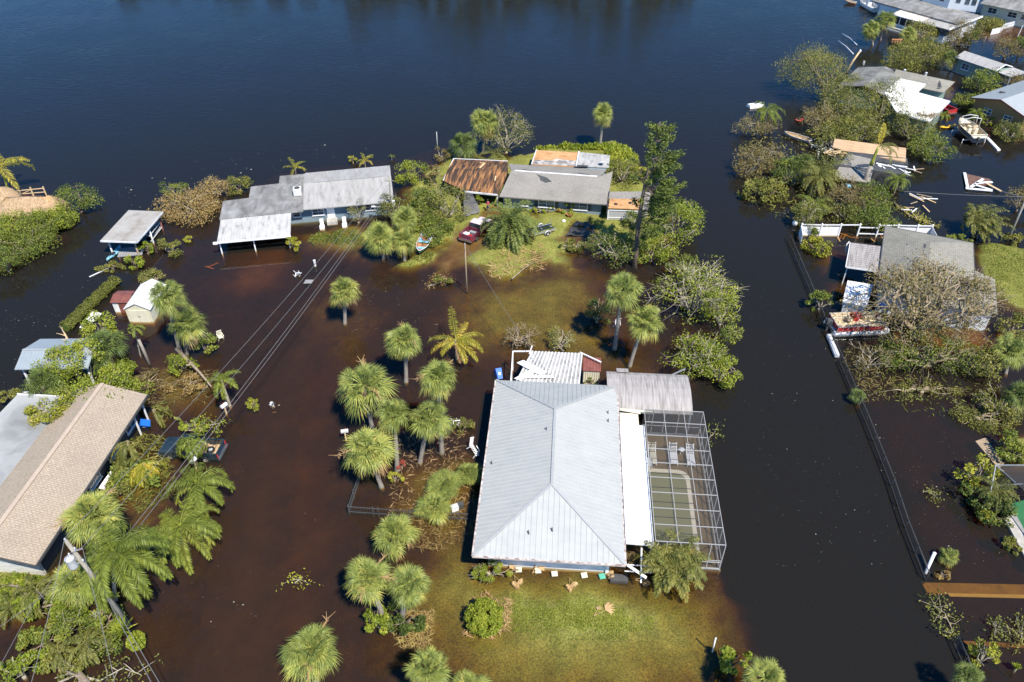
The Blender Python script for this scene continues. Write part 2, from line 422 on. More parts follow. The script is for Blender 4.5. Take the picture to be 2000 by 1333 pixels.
REG = [  # outline, height, blend width, roughness, grass, sand
    (LAND_WEST, -.77, 2.4, .10, .30, 0),
    (LAND_EAST, -1.0, 1.8, .10, .35, 0),
    ([(-200, 420), (-200, 330), (20, 345), (110, 372), (150, 400), (140, 450), (90, 480), (30, 520), (-200, 560)], -.35, 2.0, .08, .2, .5),
    # canals inside the right bank
    ([(1790, 430), (1750, 385), (1800, 320), (1845, 290), (1870, 262), (1905, 280), (1960, 320), (2100, 300), (2300, 520), (2000, 480), (1900, 425)], -2.6, 2.5, .1, 0, 0),
    ([(1690, 90), (1700, 75), (1760, 70), (1830, 95), (1900, 90), (1960, 130), (1880, 100), (1790, 120), (1740, 130), (1700, 120)], -2.2, 1.5, .1, 0, 0),
    # shallow lawns
    ([(905, 560), (960, 545), (1100, 512), (1180, 540), (1190, 640), (1290, 720), (1180, 720), (1000, 690), (900, 690), (880, 620)], -.17, 4.5, .04, 1, 0),
    ([(860, 1040), (935, 1030), (940, 1120), (1270, 1140), (1400, 1120), (1440, 1180), (1450, 1300), (1300, 1400), (900, 1400), (820, 1300), (800, 1150)], -.24, 4.0, .03, 1, 0),
    ([(900, 1125), (1000, 1120), (1180, 1140), (1280, 1160), (1330, 1200), (1320, 1250), (1230, 1290), (1090, 1290), (1000, 1265), (930, 1200)], .05, 4.5, .02, 1, 0),
    ([(790, 910), (920, 880), (930, 1030), (850, 1060), (780, 980)], -.24, 2.5, .06, .9, .1),
    ([(575, 455), (700, 430), (745, 470), (720, 500), (660, 495), (600, 480)], -.10, 2.2, .10, 1, 0),
    ([(640, 545), (720, 545), (740, 640), (680, 700), (590, 690), (590, 600)], -.46, 3.0, .05, .8, 0),
    ([(560, 640), (640, 660), (660, 800), (640, 1000), (560, 1333), (540, 1333), (555, 1000)], -.64, 2.5, .04, 0, .2),
    ([(450, 500), (570, 470), (560, 540), (500, 570), (440, 560)], -.50, 3.0, .04, 0, .7),
    # the island round the torn house
    ([(830, 560), (850, 530), (905, 515), (960, 540), (1000, 535), (1110, 505), (1140, 480), (1250, 500), (1330, 450), (1300, 390), (1262, 350), (1240, 305), (1200, 278), (1120, 285), (1045, 288), (1000, 300), (880, 300), (840, 320), (790, 370), (770, 440), (790, 470), (840, 495), (870, 470), (880, 500), (858, 530)], .09, 1.8, .20, 1, .0),
    ([(765, 520), (800, 505), (850, 490), (885, 470), (880, 485), (850, 508), (800, 525)], .10, .8, .10, 1, 0),
    ([(1050, 300), (1120, 282), (1195, 274), (1228, 295), (1245, 330), (1200, 335), (1100, 310)], .45, 2.0, .1, 1, 0),
    ([(850, 510), (880, 470), (920, 430), (960, 400), (1000, 400), (990, 430), (950, 470), (925, 500), (870, 535)], -.16, 1.0, .05, .1, .6),
    ([(1095, 465), (1110, 435), (1165, 430), (1172, 460), (1150, 485)], -.22, 1.0, .05, .1, .3),
    # the right bank
    ([(1908, 478), (1940, 470), (1985, 478), (2100, 520), (2100, 640), (1990, 610), (1950, 590), (1915, 530)], .28, 1.2, .05, 1, 0),
    ([(1885, 215), (1905, 235), (1950, 250), (2010, 262), (2010, 235), (1930, 200)], .15, 1.0, .06, 1, 0),
    ([(1830, 175), (1865, 150), (1880, 175), (1850, 195)], -.15, 1.5, .05, 1, 0),
    ([(1900, 70), (1925, 55), (2010, 35), (2010, 110), (1950, 85)], -.22, 1.5, .05, .2, .6),
    ([(1600, 470), (1650, 480), (1660, 590), (1620, 590), (1590, 520)], -.38, 2.0, .05, .9, .1),
    ([(1750, 620), (1920, 620), (1960, 680), (1860, 690), (1760, 670)], -.40, 2.0, .06, .3, .5),
    ([(1690, 700), (1860, 700), (1900, 790), (1800, 850), (1740, 900), (1700, 800)], -1.0, 3, .05, .5, .1),
    ([(1960, 850), (2100, 830), (2100, 930), (1960, 900)], .05, 1.2, .12, 1, 0),
    # left bank
    ([(0, 1080), (70, 1120), (100, 1160), (60, 1210), (-100, 1230), (-100, 1080)], .10, 1.2, .1, .8, .1),
    ([(200, 950), (260, 870), (330, 900), (330, 1000), (260, 1020)], -.26, 2.0, .06, .7, .2),
    ([(280, 700), (330, 690), (420, 740), (400, 800), (330, 800), (270, 760)], -.22, 2.5, .1, .5, .3),
]
def axis(lo, hi, step, ext):
    a = list(np.arange(lo, hi + step / 2, step))
    return np.array([-e for e in reversed(ext[0])] + a + ext[1])
xs = axis(-150, 160, .62, ([1500, 700, 350, 220], [230, 360, 700, 1500]))
ys = axis(18, 215, .62, ([400, 150, 40], [235, 300, 500, 900, 2500]))
GX, GY = np.meshgrid(xs, ys)
PT = np.stack([GX.ravel(), GY.ravel()], 1)
Z = np.full(len(PT), -2.7); GR = np.zeros(len(PT)); SA = np.zeros(len(PT))
nz1 = hnoise(PT[:, 0], PT[:, 1], 3); nz2 = hnoise(PT[:, 0] * 1.7, PT[:, 1] * 1.7, 8)
for poly, h, bw, rough, gr, sa in REG:
    d = sdist(PT, W2(poly)) + .55 * nz1 * min(bw, 2)
    w = np.clip(d / bw * .5 + .5, 0, 1); w = w * w * (3 - 2 * w)
    Z = Z * (1 - w) + (h + rough * nz2) * w
    GR = GR * (1 - w) + gr * w; SA = SA * (1 - w) + sa * w
Z = np.where((np.abs(PT[:, 0]) > 215) | (PT[:, 1] > 222), np.where(PT[:, 1] > 222, 1.0, Z), Z)
def ground_z(x, y):
    i = min(max(int(np.searchsorted(xs, x)), 1), len(xs) - 1); j = min(max(int(np.searchsorted(ys, y)), 1), len(ys) - 1)
    return float(Z.reshape(GX.shape)[j, i])
nx, ny = len(xs), len(ys)
idx = np.arange(nx * ny).reshape(ny, nx)
quads = np.stack([idx[:-1, :-1], idx[:-1, 1:], idx[1:, 1:], idx[1:, :-1]], -1).reshape(-1, 4)
gm = bpy.data.meshes.new('ground')
gm.from_pydata(np.column_stack([PT, Z]).tolist(), [], quads.tolist())
ca = gm.color_attributes.new('cover', 'FLOAT_COLOR', 'POINT')
ca.data.foreach_set('color', np.column_stack([GR, SA, np.zeros(len(PT)), np.ones(len(PT))]).ravel())
gm.polygons.foreach_set('use_smooth', [True] * len(gm.polygons))

m, nt, out = new_mat('ground_cover'); N = nt.nodes.new; K = nt.links.new
b = N('ShaderNodeBsdfPrincipled'); K(b.outputs[0], out.inputs[0]); b.inputs['Roughness'].default_value = .95; b.inputs['Specular IOR Level'].default_value = .15
tc = N('ShaderNodeTexCoord'); at_n = N('ShaderNodeAttribute'); at_n.attribute_name = 'cover'
sep = N('ShaderNodeSeparateColor'); K(at_n.outputs['Color'], sep.inputs[0])
def noise(sc, det=5, dist=0):
    n = N('ShaderNodeTexNoise'); n.inputs['Scale'].default_value = sc; n.inputs['Detail'].default_value = det; n.inputs['Distortion'].default_value = dist; K(tc.outputs['Object'], n.inputs['Vector']); return n
def mixc(a, bb, f=None, fv=.5, bl='MIX'):
    x = N('ShaderNodeMix'); x.data_type = 'RGBA'; x.blend_type = bl
    if f is not None: K(f, x.inputs[0])
    else: x.inputs[0].default_value = fv
    for s_, i in ((a, 6), (bb, 7)):
        if isinstance(s_, tuple): x.inputs[i].default_value = (*s_, 1)
        else: K(s_, x.inputs[i])
    return x.outputs[2]
g1 = ramp(nt, [(.25, (.13, .142, .028)), (.5, (.185, .195, .043)), (.75, (.255, .25, .065))]); n1 = noise(.55, 7, .6); K(n1.outputs[0], g1.inputs[0])
g2 = ramp(nt, [(.3, (.5, .5, .5)), (.7, (1.45, 1.4, 1.4))]); n2 = noise(7.5, 5); K(n2.outputs[0], g2.inputs[0])
grass_c = mixc(g1.outputs[0], g2.outputs[0], fv=1, bl='MULTIPLY')
d1 = ramp(nt, [(.3, (.075, .055, .035)), (.7, (.19, .145, .095))]); n3 = noise(.35, 6, .5); K(n3.outputs[0], d1.inputs[0])
s1 = ramp(nt, [(.3, (.28, .22, .14)), (.7, (.42, .34, .23))]); n4 = noise(1.2, 5); K(n4.outputs[0], s1.inputs[0])
c_ = mixc(d1.outputs[0], s1.outputs[0], sep.outputs[1])
wm = N('ShaderNodeMath'); wm.operation = 'ADD'; n5 = noise(1.1, 5); K(n5.outputs[0], wm.inputs[0]); K(sep.outputs[0], wm.inputs[1])
wr = ramp(nt, [(.62, (0, 0, 0)), (.98, (1, 1, 1))]); K(wm.outputs[0], wr.inputs[0])
c_ = mixc(c_, grass_c, wr.outputs[0])
K(c_, b.inputs['Base Color'])
bp = N('ShaderNodeBump'); bp.inputs['Strength'].default_value = .7; bp.inputs['Distance'].default_value = .08; K(n2.outputs[0], bp.inputs['Height']); K(bp.outputs[0], b.inputs['Normal'])
gm.materials.append(m)
go = bpy.data.objects.new('ground', gm); COL.objects.link(go); go['kind'] = 'structure'

# submerged street: a sheet 4 cm over the bed
def sheet(pts_px, lift=.05, n_sub=24, width=None):
    mb = MB(); prev = None
    P = [at(x, y) for x, y in pts_px]
    path = []
    for i in range(len(P) - 1):
        for k in range(n_sub): path.append(P[i].lerp(P[i + 1], k / n_sub))
    path.append(P[-1])
    for i, p in enumerate(path):
        d = (path[min(i + 3, len(path) - 1)] - path[max(i - 3, 0)]); d = Vector((d.x, d.y, 0)).normalized(); nrm = Vector((-d.y, d.x, 0))
        row = []
        for k in range(7):
            q = p + nrm * width * (k / 6 - .5); row.append((q.x, q.y, max(ground_z(q.x, q.y), -.68) + lift - .03 * abs(k - 3)))
        n0 = len(mb.v); mb.v += row
        if prev is not None:
            for k in range(6): mb.face((prev + k, prev + k + 1, n0 + k + 1, n0 + k), 0)
        prev = n0
    return mb
M['asphalt'] = nmat('asphalt', [(.3, (.10, .09, .08)), (.7, (.17, .155, .14))], .5, .9)
structure('road', sheet([(440, 1500), (470, 1200), (520, 900), (560, 720), (620, 640), (760, 590), (850, 560)], .05, 12, 6.0), M['asphalt'])

# ---------------------------------------------------------------- tannin dark flood water: surface + absorbing body
wmb = MB()
E_ = 1450
wmb.box((0, 800, -4), (2 * E_, 2 * 1150, 8))
m, nt, out = new_mat('tannin_water'); N = nt.nodes.new; K = nt.links.new
tc = N('ShaderNodeTexCoord')
def wnoise(sc, det, st):
    mp = N('ShaderNodeMapping'); mp.inputs['Scale'].default_value = st; K(tc.outputs['Object'], mp.inputs[0])
    n = N('ShaderNodeTexNoise'); n.inputs['Scale'].default_value = sc; n.inputs['Detail'].default_value = det; K(mp.outputs[0], n.inputs['Vector']); return n
sx = N('ShaderNodeSeparateXYZ'); K(tc.outputs['Object'], sx.inputs[0])
w1 = wnoise(1.3, 4, (.6, 1.3, 1)); w2 = wnoise(.11, 3, (1, 1, 1))
mr = N('ShaderNodeMapRange'); mr.inputs[1].default_value = -720; mr.inputs[2].default_value = -660; mr.inputs[3].default_value = .02; mr.inputs[4].default_value = .13
K(sx.outputs[1], mr.inputs[0])
r_ = ramp(nt, [(.35, (.6, .6, .6)), (.65, (1, 1, 1))]); K(w2.outputs[0], r_.inputs[0])
mu = N('ShaderNodeMath'); mu.operation = 'MULTIPLY'; K(mr.outputs[0], mu.inputs[0]); K(r_.outputs[0], mu.inputs[1])
bp = N('ShaderNodeBump'); bp.inputs['Distance'].default_value = .6; K(mu.outputs[0], bp.inputs['Strength']); K(w1.outputs[0], bp.inputs['Height'])
gl = N('ShaderNodeBsdfGlossy'); gl.inputs['Roughness'].default_value = .03; K(bp.outputs[0], gl.inputs['Normal'])
tr = N('ShaderNodeBsdfTransparent')
fr = N('ShaderNodeFresnel'); fr.inputs[0].default_value = 1.333; K(bp.outputs[0], fr.inputs['Normal'])
df = N('ShaderNodeBsdfDiffuse'); df.inputs[0].default_value = (.285, .255, .20, 1)   # fine silt held at the surface
tb = N('ShaderNodeMixShader'); tb.inputs[0].default_value = .048; K(tr.outputs[0], tb.inputs[1]); K(df.outputs[0], tb.inputs[2])
mx = N('ShaderNodeMixShader'); K(fr.outputs[0], mx.inputs[0]); K(tb.outputs[0], mx.inputs[1]); K(gl.outputs[0], mx.inputs[2]); K(mx.outputs[0], out.inputs['Surface'])
va = N('ShaderNodeVolumeAbsorption'); va.inputs[0].default_value = (.76, .61, .23, 1); va.inputs[1].default_value = 5.0
K(va.outputs[0], out.inputs['Volume'])
M['water'] = m
wo_ = link('flood_water', wmb.mesh('flood_water', m), None, (0, 0, 0)); wo_['kind'] = 'structure'
wo_.data.transform(Matrix.Translation((0, -800, 0))); wo_.location = (0, 800, 0)

# dark woods on the far bank, out of frame, that darken the far river's reflection
rng = np.random.RandomState(5)
fb = MB()
for k in range(46):
    cx_ = -95 + k * 4.2 + rng.uniform(-1.5, 1.5)
    if cx_ > 45: continue
    hgt = (5.5 if cx_ < -42 else 13.0 + 4 * math.sin(k * .7)) + rng.uniform(-1.5, 1.5); cy_ = 205 + rng.uniform(0, 8)
    n_ = 260
    u = rng.normal(size=(n_, 3)); u /= np.linalg.norm(u, axis=1, keepdims=True)
    c = u * np.array([3.2, 3, hgt * .5]) * rng.uniform(.6, 1, (n_, 1)) + np.array([cx_, cy_, hgt * .5])
    fb.leaves(c, rng.normal(size=(n_, 3)), u + rng.normal(size=(n_, 3)) * .6, 1.3, .8, rng.uniform(0, 1, n_))
o = structure('far_woods', fb, M['leaf_dark'], 'stuff'); o['label'] = 'dark woods along the far river bank mirrored in the water'; o['category'] = 'woods'
# ---------------------------------------------------------------- palms
def unit(a): return a / (np.linalg.norm(a, axis=-1, keepdims=True) + 1e-9)
def fan_leaf(mb, o, d, r, rng, nseg=22, spread=2.0, droop=.35, tone=.5, m=0, w=.058, stem=True):
    """one costapalmate fan leaf: stalk from o along d, then folded segments"""
    d = Vector(d).normalized(); o = Vector(o)
    side = d.cross(Vector((0, 0, 1)))
    side = side.normalized() if side.length > .05 else Vector((1, 0, 0))
    rl_ = rng.normal(0, .45); up = side.cross(d).normalized(); side, up = side * math.cos(rl_) + up * math.sin(rl_), up * math.cos(rl_) - side * math.sin(rl_)
    pet = r * rng.uniform(.46, .58)
    c = o + d * pet - Vector((0, 0, 1)) * pet * .06
    if stem: mb.tube([o, c], [.028, .018], 3, m, tone, False)
    L = r - pet
    for k in range(nseg):
        a = (k / (nseg - 1) - .5) * 2 * spread + rng.normal(0, .04)
        dirv = (d * math.cos(a) + side * math.sin(a)).normalized()
        l = L * (1.12 - .22 * abs(a) / spread) * rng.uniform(.86, 1.1) * (1.0 if abs(a) < 1.57 else .8)
        fold = .10 if k % 2 else -.06
        p1 = c + dirv * l * .5 + up * (l * .07 + fold * l * .35) - Vector((0, 0, 1)) * l * droop * .15
        p2 = c + dirv * l * .97 - Vector((0, 0, 1)) * l * droop * rng.uniform(.6, 1.3)
        wd = (dirv.cross(up)).normalized() * w * .5 * l
        n = len(mb.v)
        mb.v += [tuple(c - wd * .2), tuple(c + wd * .2), tuple(p1 + wd * 1.1), tuple(p1 - wd * 1.1), tuple(p2)]
        tj = tone + rng.normal(0, .12); mb.face((n, n + 1, n + 2, n + 3), m, tj); mb.face((n + 3, n + 2, n + 4), m, tj + .12)
def fan_crown(seed, n=36, r=1.0, low=-.75, dead=.0, nseg=20, mat='fan', gap=0):
    rng = np.random.RandomState(seed); mb = MB()
    for i in range(n):
        if gap and rng.uniform() < gap: continue
        el = math.asin(max(-1, min(1, low + (0.99 - low) * (i + .5) / n)))
        az = i * 2.39996 + rng.normal(0, .25); el += rng.normal(0, .12)
        d = (math.cos(el) * math.cos(az), math.cos(el) * math.sin(az), math.sin(el))
        rr = r * (rng.uniform(.86, 1.08) if i % 3 else rng.uniform(.55, .85)) * (1 - .16 * max(0, math.sin(el)))
        # lower leaves are the older, yellower ones
        tone = .33 + .5 * max(0, -math.sin(el)) + rng.normal(0, .2)
        fan_leaf(mb, (0, 0, 0), d, rr, rng, nseg, 1.75 + rng.uniform(-.15, .3), .18 + .18 * (1 - math.sin(el)), float(np.clip(tone, 0, 1)))
    return mb.mesh('crown', M[mat])
def dead_skirt(seed, n=12, r=1.05):
    rng = np.random.RandomState(seed); mb = MB()
    for i in range(n):
        az = i * 2.4 + rng.normal(0, .3); el = rng.uniform(-1.25, -.55)
        d = (math.cos(el) * math.cos(az), math.cos(el) * math.sin(az), math.sin(el))
        fan_leaf(mb, (0, 0, -.05), d, r * rng.uniform(.75, 1.05), rng, 12, .8, .8, rng.uniform(0, 1), 0, .09)
    return mb.mesh('dead_fronds', M['dead_leaf'])
def flower_stalk(seed):
    rng = np.random.RandomState(seed); mb = MB()
    for s_ in range(2):
        az = rng.uniform(0, 6.28); d = Vector((math.cos(az), math.sin(az), .15))
        p = [Vector((0, 0, 0)), d * .6 + Vector((0, 0, .1)), d * 1.15]
        mb.tube(p, [.02, .015, .01], 3)
        for k in range(14):
            t = rng.uniform(.5, 1); q = p[1].lerp(p[2], (t - .5) * 2); e = Vector(rng.normal(size=3)).normalized() * .22 + d * .1
            mb.tube([q, q + e], [.012, .006], 3)
    return mb.mesh('flower_stalk', M['dead_leaf'])
FAN = [fan_crown(11 + k, (74, 64, 80, 68, 60, 76)[k], 1.0, (-.9, -.75, -.92, -.85, -.7, -.95)[k], 0, 24, 'fan', (0, .12, .05, .2, .1, .15)[k]) for k in range(6)]
FAN_DARK = [fan_crown(31 + k, 44, 1.0, -.7, 0, 22, 'fan_dark') for k in range(2)]
SKIRT = [dead_skirt(51 + k, 7 + 3 * k) for k in range(3)]
STALK = [flower_stalk(61 + k) for k in range(2)]
prng = np.random.RandomState(77)
def trunk_mb(h, x_off, y_off, r0, r1, bend=.0, n=8, boots=True):
    mb = MB(); path = []; rad = []
    for k in range(9):
        t = k / 8; path.append((x_off * (t ** 1.25) + bend * math.sin(t * 3.14), y_off * t, -.8 + (h + .8) * t))
        rad.append((r0 * (1 + .35 * max(0, .25 - t) * 4 * .5) * (1 - t) + r1 * t) * (1 + .05 * math.sin(k * 2.1)))
    mb.tube(path, rad, n)
    return mb
def fan_palm(label, crown_px, w_px, base_px=None, h=None, group='cabbage palms in the flooded yards', dark=False, dead=.6, stalk=0, tilt=(0, 0), squash=1.08):
    cx, cy = crown_px
    if base_px is not None:
        b = at(*base_px); c = above(b, cx, cy)
    else:
        c = at(cx, cy, h); b = Vector((c.x + prng.uniform(-.3, .3), c.y, 0))
    r = w_px / ppm(c) / 2
    o = thing('cabbage_palm', label, 'palm', b, 0, group)
    off = c - b
    part('trunk', trunk_mb(off.z, off.x, off.y, .21, .16, prng.uniform(-.1, .1)), M['palm_bark'], o)
    cr = link('crown', (FAN_DARK if dark else FAN)[prng.randint(2 if dark else 6)], o, off)
    cr.scale = (r * prng.uniform(1.02, 1.14), r * prng.uniform(1.02, 1.14), r * squash * prng.uniform(.9, 1.06)); cr.rotation_euler = (tilt[0] + prng.normal(0, .16), tilt[1] + prng.normal(0, .16), prng.uniform(0, 6.28))
    if dead:
        s_ = link('dead_fronds', SKIRT[prng.randint(3)], o, off); s_.scale = (r * dead, r * dead, r * .95); s_.rotation_euler = (0, 0, prng.uniform(0, 6.28))
    for k in range(stalk):
        s_ = link('flower_stalk', STALK[k % 2], o, off); s_.scale = (r, r, r); s_.rotation_euler = (0, 0, prng.uniform(0, 6.28))
    return o
def frond(mb, o, az, el, L, arch, rng, npair=34, leaf=.55, w=.05, hang=.55, tone=.5, m=0, m_r=0, twist=0.0, wind=(0, 0)):
    """a feather leaf: arching midrib with leaflets on both sides"""
    p = Vector(o); pts = [p.copy()]; e = el
    for k in range(10):
        st = L / 10
        d = Vector((math.cos(e) * math.cos(az), math.cos(e) * math.sin(az), math.sin(e)))
        p = p + d * st + Vector((wind[0], wind[1], 0)) * st * (k / 10); pts.append(p.copy()); e -= arch / 10 * (1 + k * .12)
    mb.tube(pts, [.035 * (1 - k / 12) for k in range(11)], 3, m_r, tone, False)
    cs = []; ds = []; ns = []; Ls = []
    for j in range(npair):
        t = .10 + .9 * (j + .5) / npair; i = min(9, int(t * 10)); q = pts[i].lerp(pts[i + 1], t * 10 - i)
        ax = (pts[i + 1] - pts[i]).normalized(); sd = ax.cross(Vector((0, 0, 1)))
        sd = sd.normalized() if sd.length > .05 else Vector((1, 0, 0))
        up = sd.cross(ax)
        l = leaf * math.sin(math.pi * (.12 + .82 * t)) ** .7 * rng.uniform(.85, 1.12)
        for s_ in (-1, 1):
            dr = (sd * s_ * .85 + ax * .55 + up * (.22 + twist * s_ + rng.normal(0, .25)) - Vector((0, 0, 1)) * hang * rng.uniform(.6, 1.3)).normalized()
            cs.append(q + dr * l * .48); ds.append(dr); ns.append(up + sd * s_ * .3 + Vector(rng.normal(0, .4, 3))); Ls.append(l)
    mb.leaves(np.array(cs), np.array([tuple(d) for d in ds]), np.array([tuple(d) for d in ns]), np.array(Ls), w, np.clip(tone + rng.normal(0, .06, len(cs)), 0, 1), m)
def feather_crown(seed, n=16, L=3.0, arch=1.5, el=(1.2, -.1), mat='feather', npair=34, leaf=.55, w=.06, hang=.5, wind=(0, 0), tone=.42, name='crown', az_rng=None):
    rng = np.random.RandomState(seed); mb = MB()
    for i in range(n):
        f = (i + .5) / n
        e = el[0] * (1 - f) + el[1] * f + rng.normal(0, .1)
        az = i * 2.39996 + rng.normal(0, .15)
        if az_rng is not None: az = rng.uniform(*az_rng)
        frond(mb, (0, 0, 0), az, e, L * rng.uniform(.85, 1.1), arch * rng.uniform(.8, 1.25), rng, npair, leaf, w, hang, float(np.clip(tone + .3 * (f - .5) + rng.normal(0, .12), 0, 1)), 0, 0, 0, wind)
    return mb.mesh(name, M[mat])
def feather_palm(name, label, crown_px, w_px, base_px=None, h=3.0, seed=1, mat='feather', n=16, arch=1.5, el=(1.2, -.2), bark='palm_bark', group=None, wind=(0, 0), leaf=.17, hang=.7, r=(.16, .11), npair=56, cat='palm', w=.04, tone=.42, dead=0, trunk=True, az_rng=None):
    if base_px is not None:
        b = at(*base_px); c = above(b, *crown_px)
    else:
        c = at(crown_px[0], crown_px[1], h); b = Vector((c.x, c.y, 0))
    L = w_px / ppm(c) / 2 * 1.22
    o = thing(name, label, cat, b, 0, group); off = c - b
    if trunk: part('trunk', trunk_mb(off.z, off.x, off.y, r[0], r[1], 0), M[bark], o)
    cr = link('crown', feather_crown(seed, n, L, arch, el, mat, npair, leaf * L, w * max(1, L / 2.6), hang, wind, tone, az_rng=az_rng), o, off)
    if dead:
        link('dead_fronds', feather_crown(seed + 5, dead, L * .8, 1.2, (-.4, -1.0), 'dead_leaf', 24, leaf * L * .8, w, .6, wind, name='dead_fronds'), o, off)
    return o

def clump_palm(label, px, w_px, h, seed, heads=6, mat='feather_dull', wind=(0, 0), hang=.6, tone=.5, n=11):
    c = at(px[0], px[1], h); b = Vector((c.x, c.y, 0)); R_ = w_px / ppm(c) / 2; rng = np.random.RandomState(seed)
    o = thing('areca_palm', label, 'palm', b); st = MB()
    for k in range(heads):
        a = k * 2.39996; rr = R_ * .42 * math.sqrt((k + .3) / heads); hh = h * rng.uniform(.55, 1.1); p = Vector((math.cos(a) * rr, math.sin(a) * rr, hh))
        st.tube([(p.x * .4, p.y * .4, -.6), p * .6, p], [.07, .06, .045], 6)
        link('crown', feather_crown(seed + k, n, R_ * rng.uniform(.68, .9), rng.uniform(1.0, 1.6), (1.35, -.15), mat, 30, .17 * R_, .075, hang, wind, float(np.clip(tone + rng.normal(0, .12), 0, 1))), o, p)
    part('stems', st, M['bark'], o)
    return o

# ---------------------------------------------------------------- broadleaf trees and shrubs
def tree_parts(seed, h, rx, ry, rz, ncl, per, leaf, bare=0.0, wood=1.0, trunk_r=.2, cr=.30, lean=(0, 0), flat_up=.35, limbs=7, thin=1.0, twigs=1.0, multi=False, floor=-.3, even=False):
    """trunk with limbs and a crown of leaf clumps round (0, 0, h); origin on the ground"""
    rng = np.random.RandomState(seed); wd = MB(); lf = MB()
    c = Vector((lean[0], lean[1], h)); fork = Vector((lean[0] * .3, lean[1] * .3, max(.15, (h - rz) * .7 if not multi else .05)))
    if not multi:
        wd.tube([(0, 0, -.8), (fork.x * .4 + rng.normal(0, .05), fork.y * .4, fork.z * .4), fork], [trunk_r * 1.2, trunk_r, trunk_r * .85], 7)
    ends = []; limbpts = []
    for i in range(limbs):
        az = i * 2.39996 + rng.normal(0, .3); el = rng.uniform(-.15, 1.25)
        t = Vector((math.cos(az) * math.cos(el) * rx, math.sin(az) * math.cos(el) * ry, math.sin(el) * rz)) * rng.uniform(.62, .82) + c
        t.z = max(t.z, .2)
        s_ = fork + (Vector((rng.normal(0, .25 * rx), rng.normal(0, .25 * ry), 0)) if multi else Vector((0, 0, 0)))
        mid = s_.lerp(t, .5) + Vector((rng.normal(0, .08 * rx), rng.normal(0, .08 * ry), rng.uniform(-.05, .12) * rz))
        r0 = trunk_r * rng.uniform(.4, .62) * wood
        p = [s_, s_.lerp(mid, .55) + Vector(rng.normal(0, .03 * rx, 3)), mid, mid.lerp(t, .5) + Vector(rng.normal(0, .05 * rx, 3)), t]
        wd.tube(p, [r0, r0 * .8, r0 * .6, r0 * .42, r0 * .22], 5)
        limbpts += [(p[2], r0 * .5), (p[3], r0 * .4), (p[4], r0 * .3)]
    LP = np.array([tuple(q) for q, _ in limbpts])
    cc = []; dd = []; nn = []; ll = []; tt = []
    for k in range(ncl):
        u = rng.normal(size=3); u /= np.linalg.norm(u)
        if u[2] < (-.35 if bare > .3 else -.85): u[2] *= -.6
        rad = rng.uniform(.55, 1.02) ** .6 if not even else rng.uniform(.93, 1.0)
        bump = 1 + (.03 if even else .14) * math.sin(u[0] * 5 + seed) * math.cos(u[1] * 4.3 + seed * 2) + (0 if even else .20 * math.sin(u[0] * 2.3 + u[1] * 1.9 + seed * 1.7) + .10 * math.sin(u[2] * 4 + u[1] * 3 + seed))
        p = np.array([u[0] * rx, u[1] * ry, u[2] * rz]) * rad * bump * .9 + np.array(c)
        if p[2] < floor + .4: p[2] = floor + .4 + rng.uniform(0, .4)
        j = np.argmin(((LP - p) ** 2).sum(1) + rng.uniform(0, .5, len(LP)))
        q, r0 = limbpts[j]; e = Vector(p)
        if twigs > 0 and rng.uniform() < twigs:
            wd.tube([q, q.lerp(e, .5) + Vector(rng.normal(0, .08, 3)) * rx * .6, e], [max(.016, r0 * .5) * thin, max(.012, r0 * .3) * thin, .009 * thin], 3, 0, .5, False)
        if bare > 0:
            for g in range(int(1 + bare * 3)):
                v = Vector(rng.normal(size=3)) * .35 + Vector(u) * .8
                e2 = e + v.normalized() * rng.uniform(.35, 1.0) * cr * rx * 1.1
                wd.tube([e, e.lerp(e2, .5) + Vector(rng.normal(0, .04, 3)), e2], [.014 * thin, .010 * thin, .006 * thin], 3, 0, .5, False)
        m_ = int(per * rng.uniform(.5, 1.4) * (1 - bare * rng.uniform(.4, 1.1)))
        if m_ <= 0: continue
        sc = cr * min(rx, ry) * rng.uniform(.7, 1.25)
        g = rng.normal(size=(m_, 3)); g = g / np.linalg.norm(g, axis=1, keepdims=True) * rng.uniform(.25, 1, (m_, 1)) ** .5 * sc
        g[:, 2] *= .7
        cpos = p + g; cpos[:, 2] = np.maximum(cpos[:, 2], floor + rng.uniform(0, .3, m_))
        cc.append(cpos); dd.append(rng.normal(size=(m_, 3)) + u * .5 + np.array([0, 0, -.25])); nn.append(unit(g) * .7 + rng.normal(0, .55, (m_, 3)) + np.array([0, 0, flat_up]))
        ll.append(leaf * rng.uniform(.65, 1.3, m_)); tt.append(np.clip(np.full(m_, rng.uniform(.05, .95)) + rng.normal(0, .1, m_), 0, 1))
    if cc:
        ll = np.concatenate(ll); lf.leaves(np.concatenate(cc), np.concatenate(dd), np.concatenate(nn), ll, ll * .52, np.concatenate(tt))
    return wd, lf
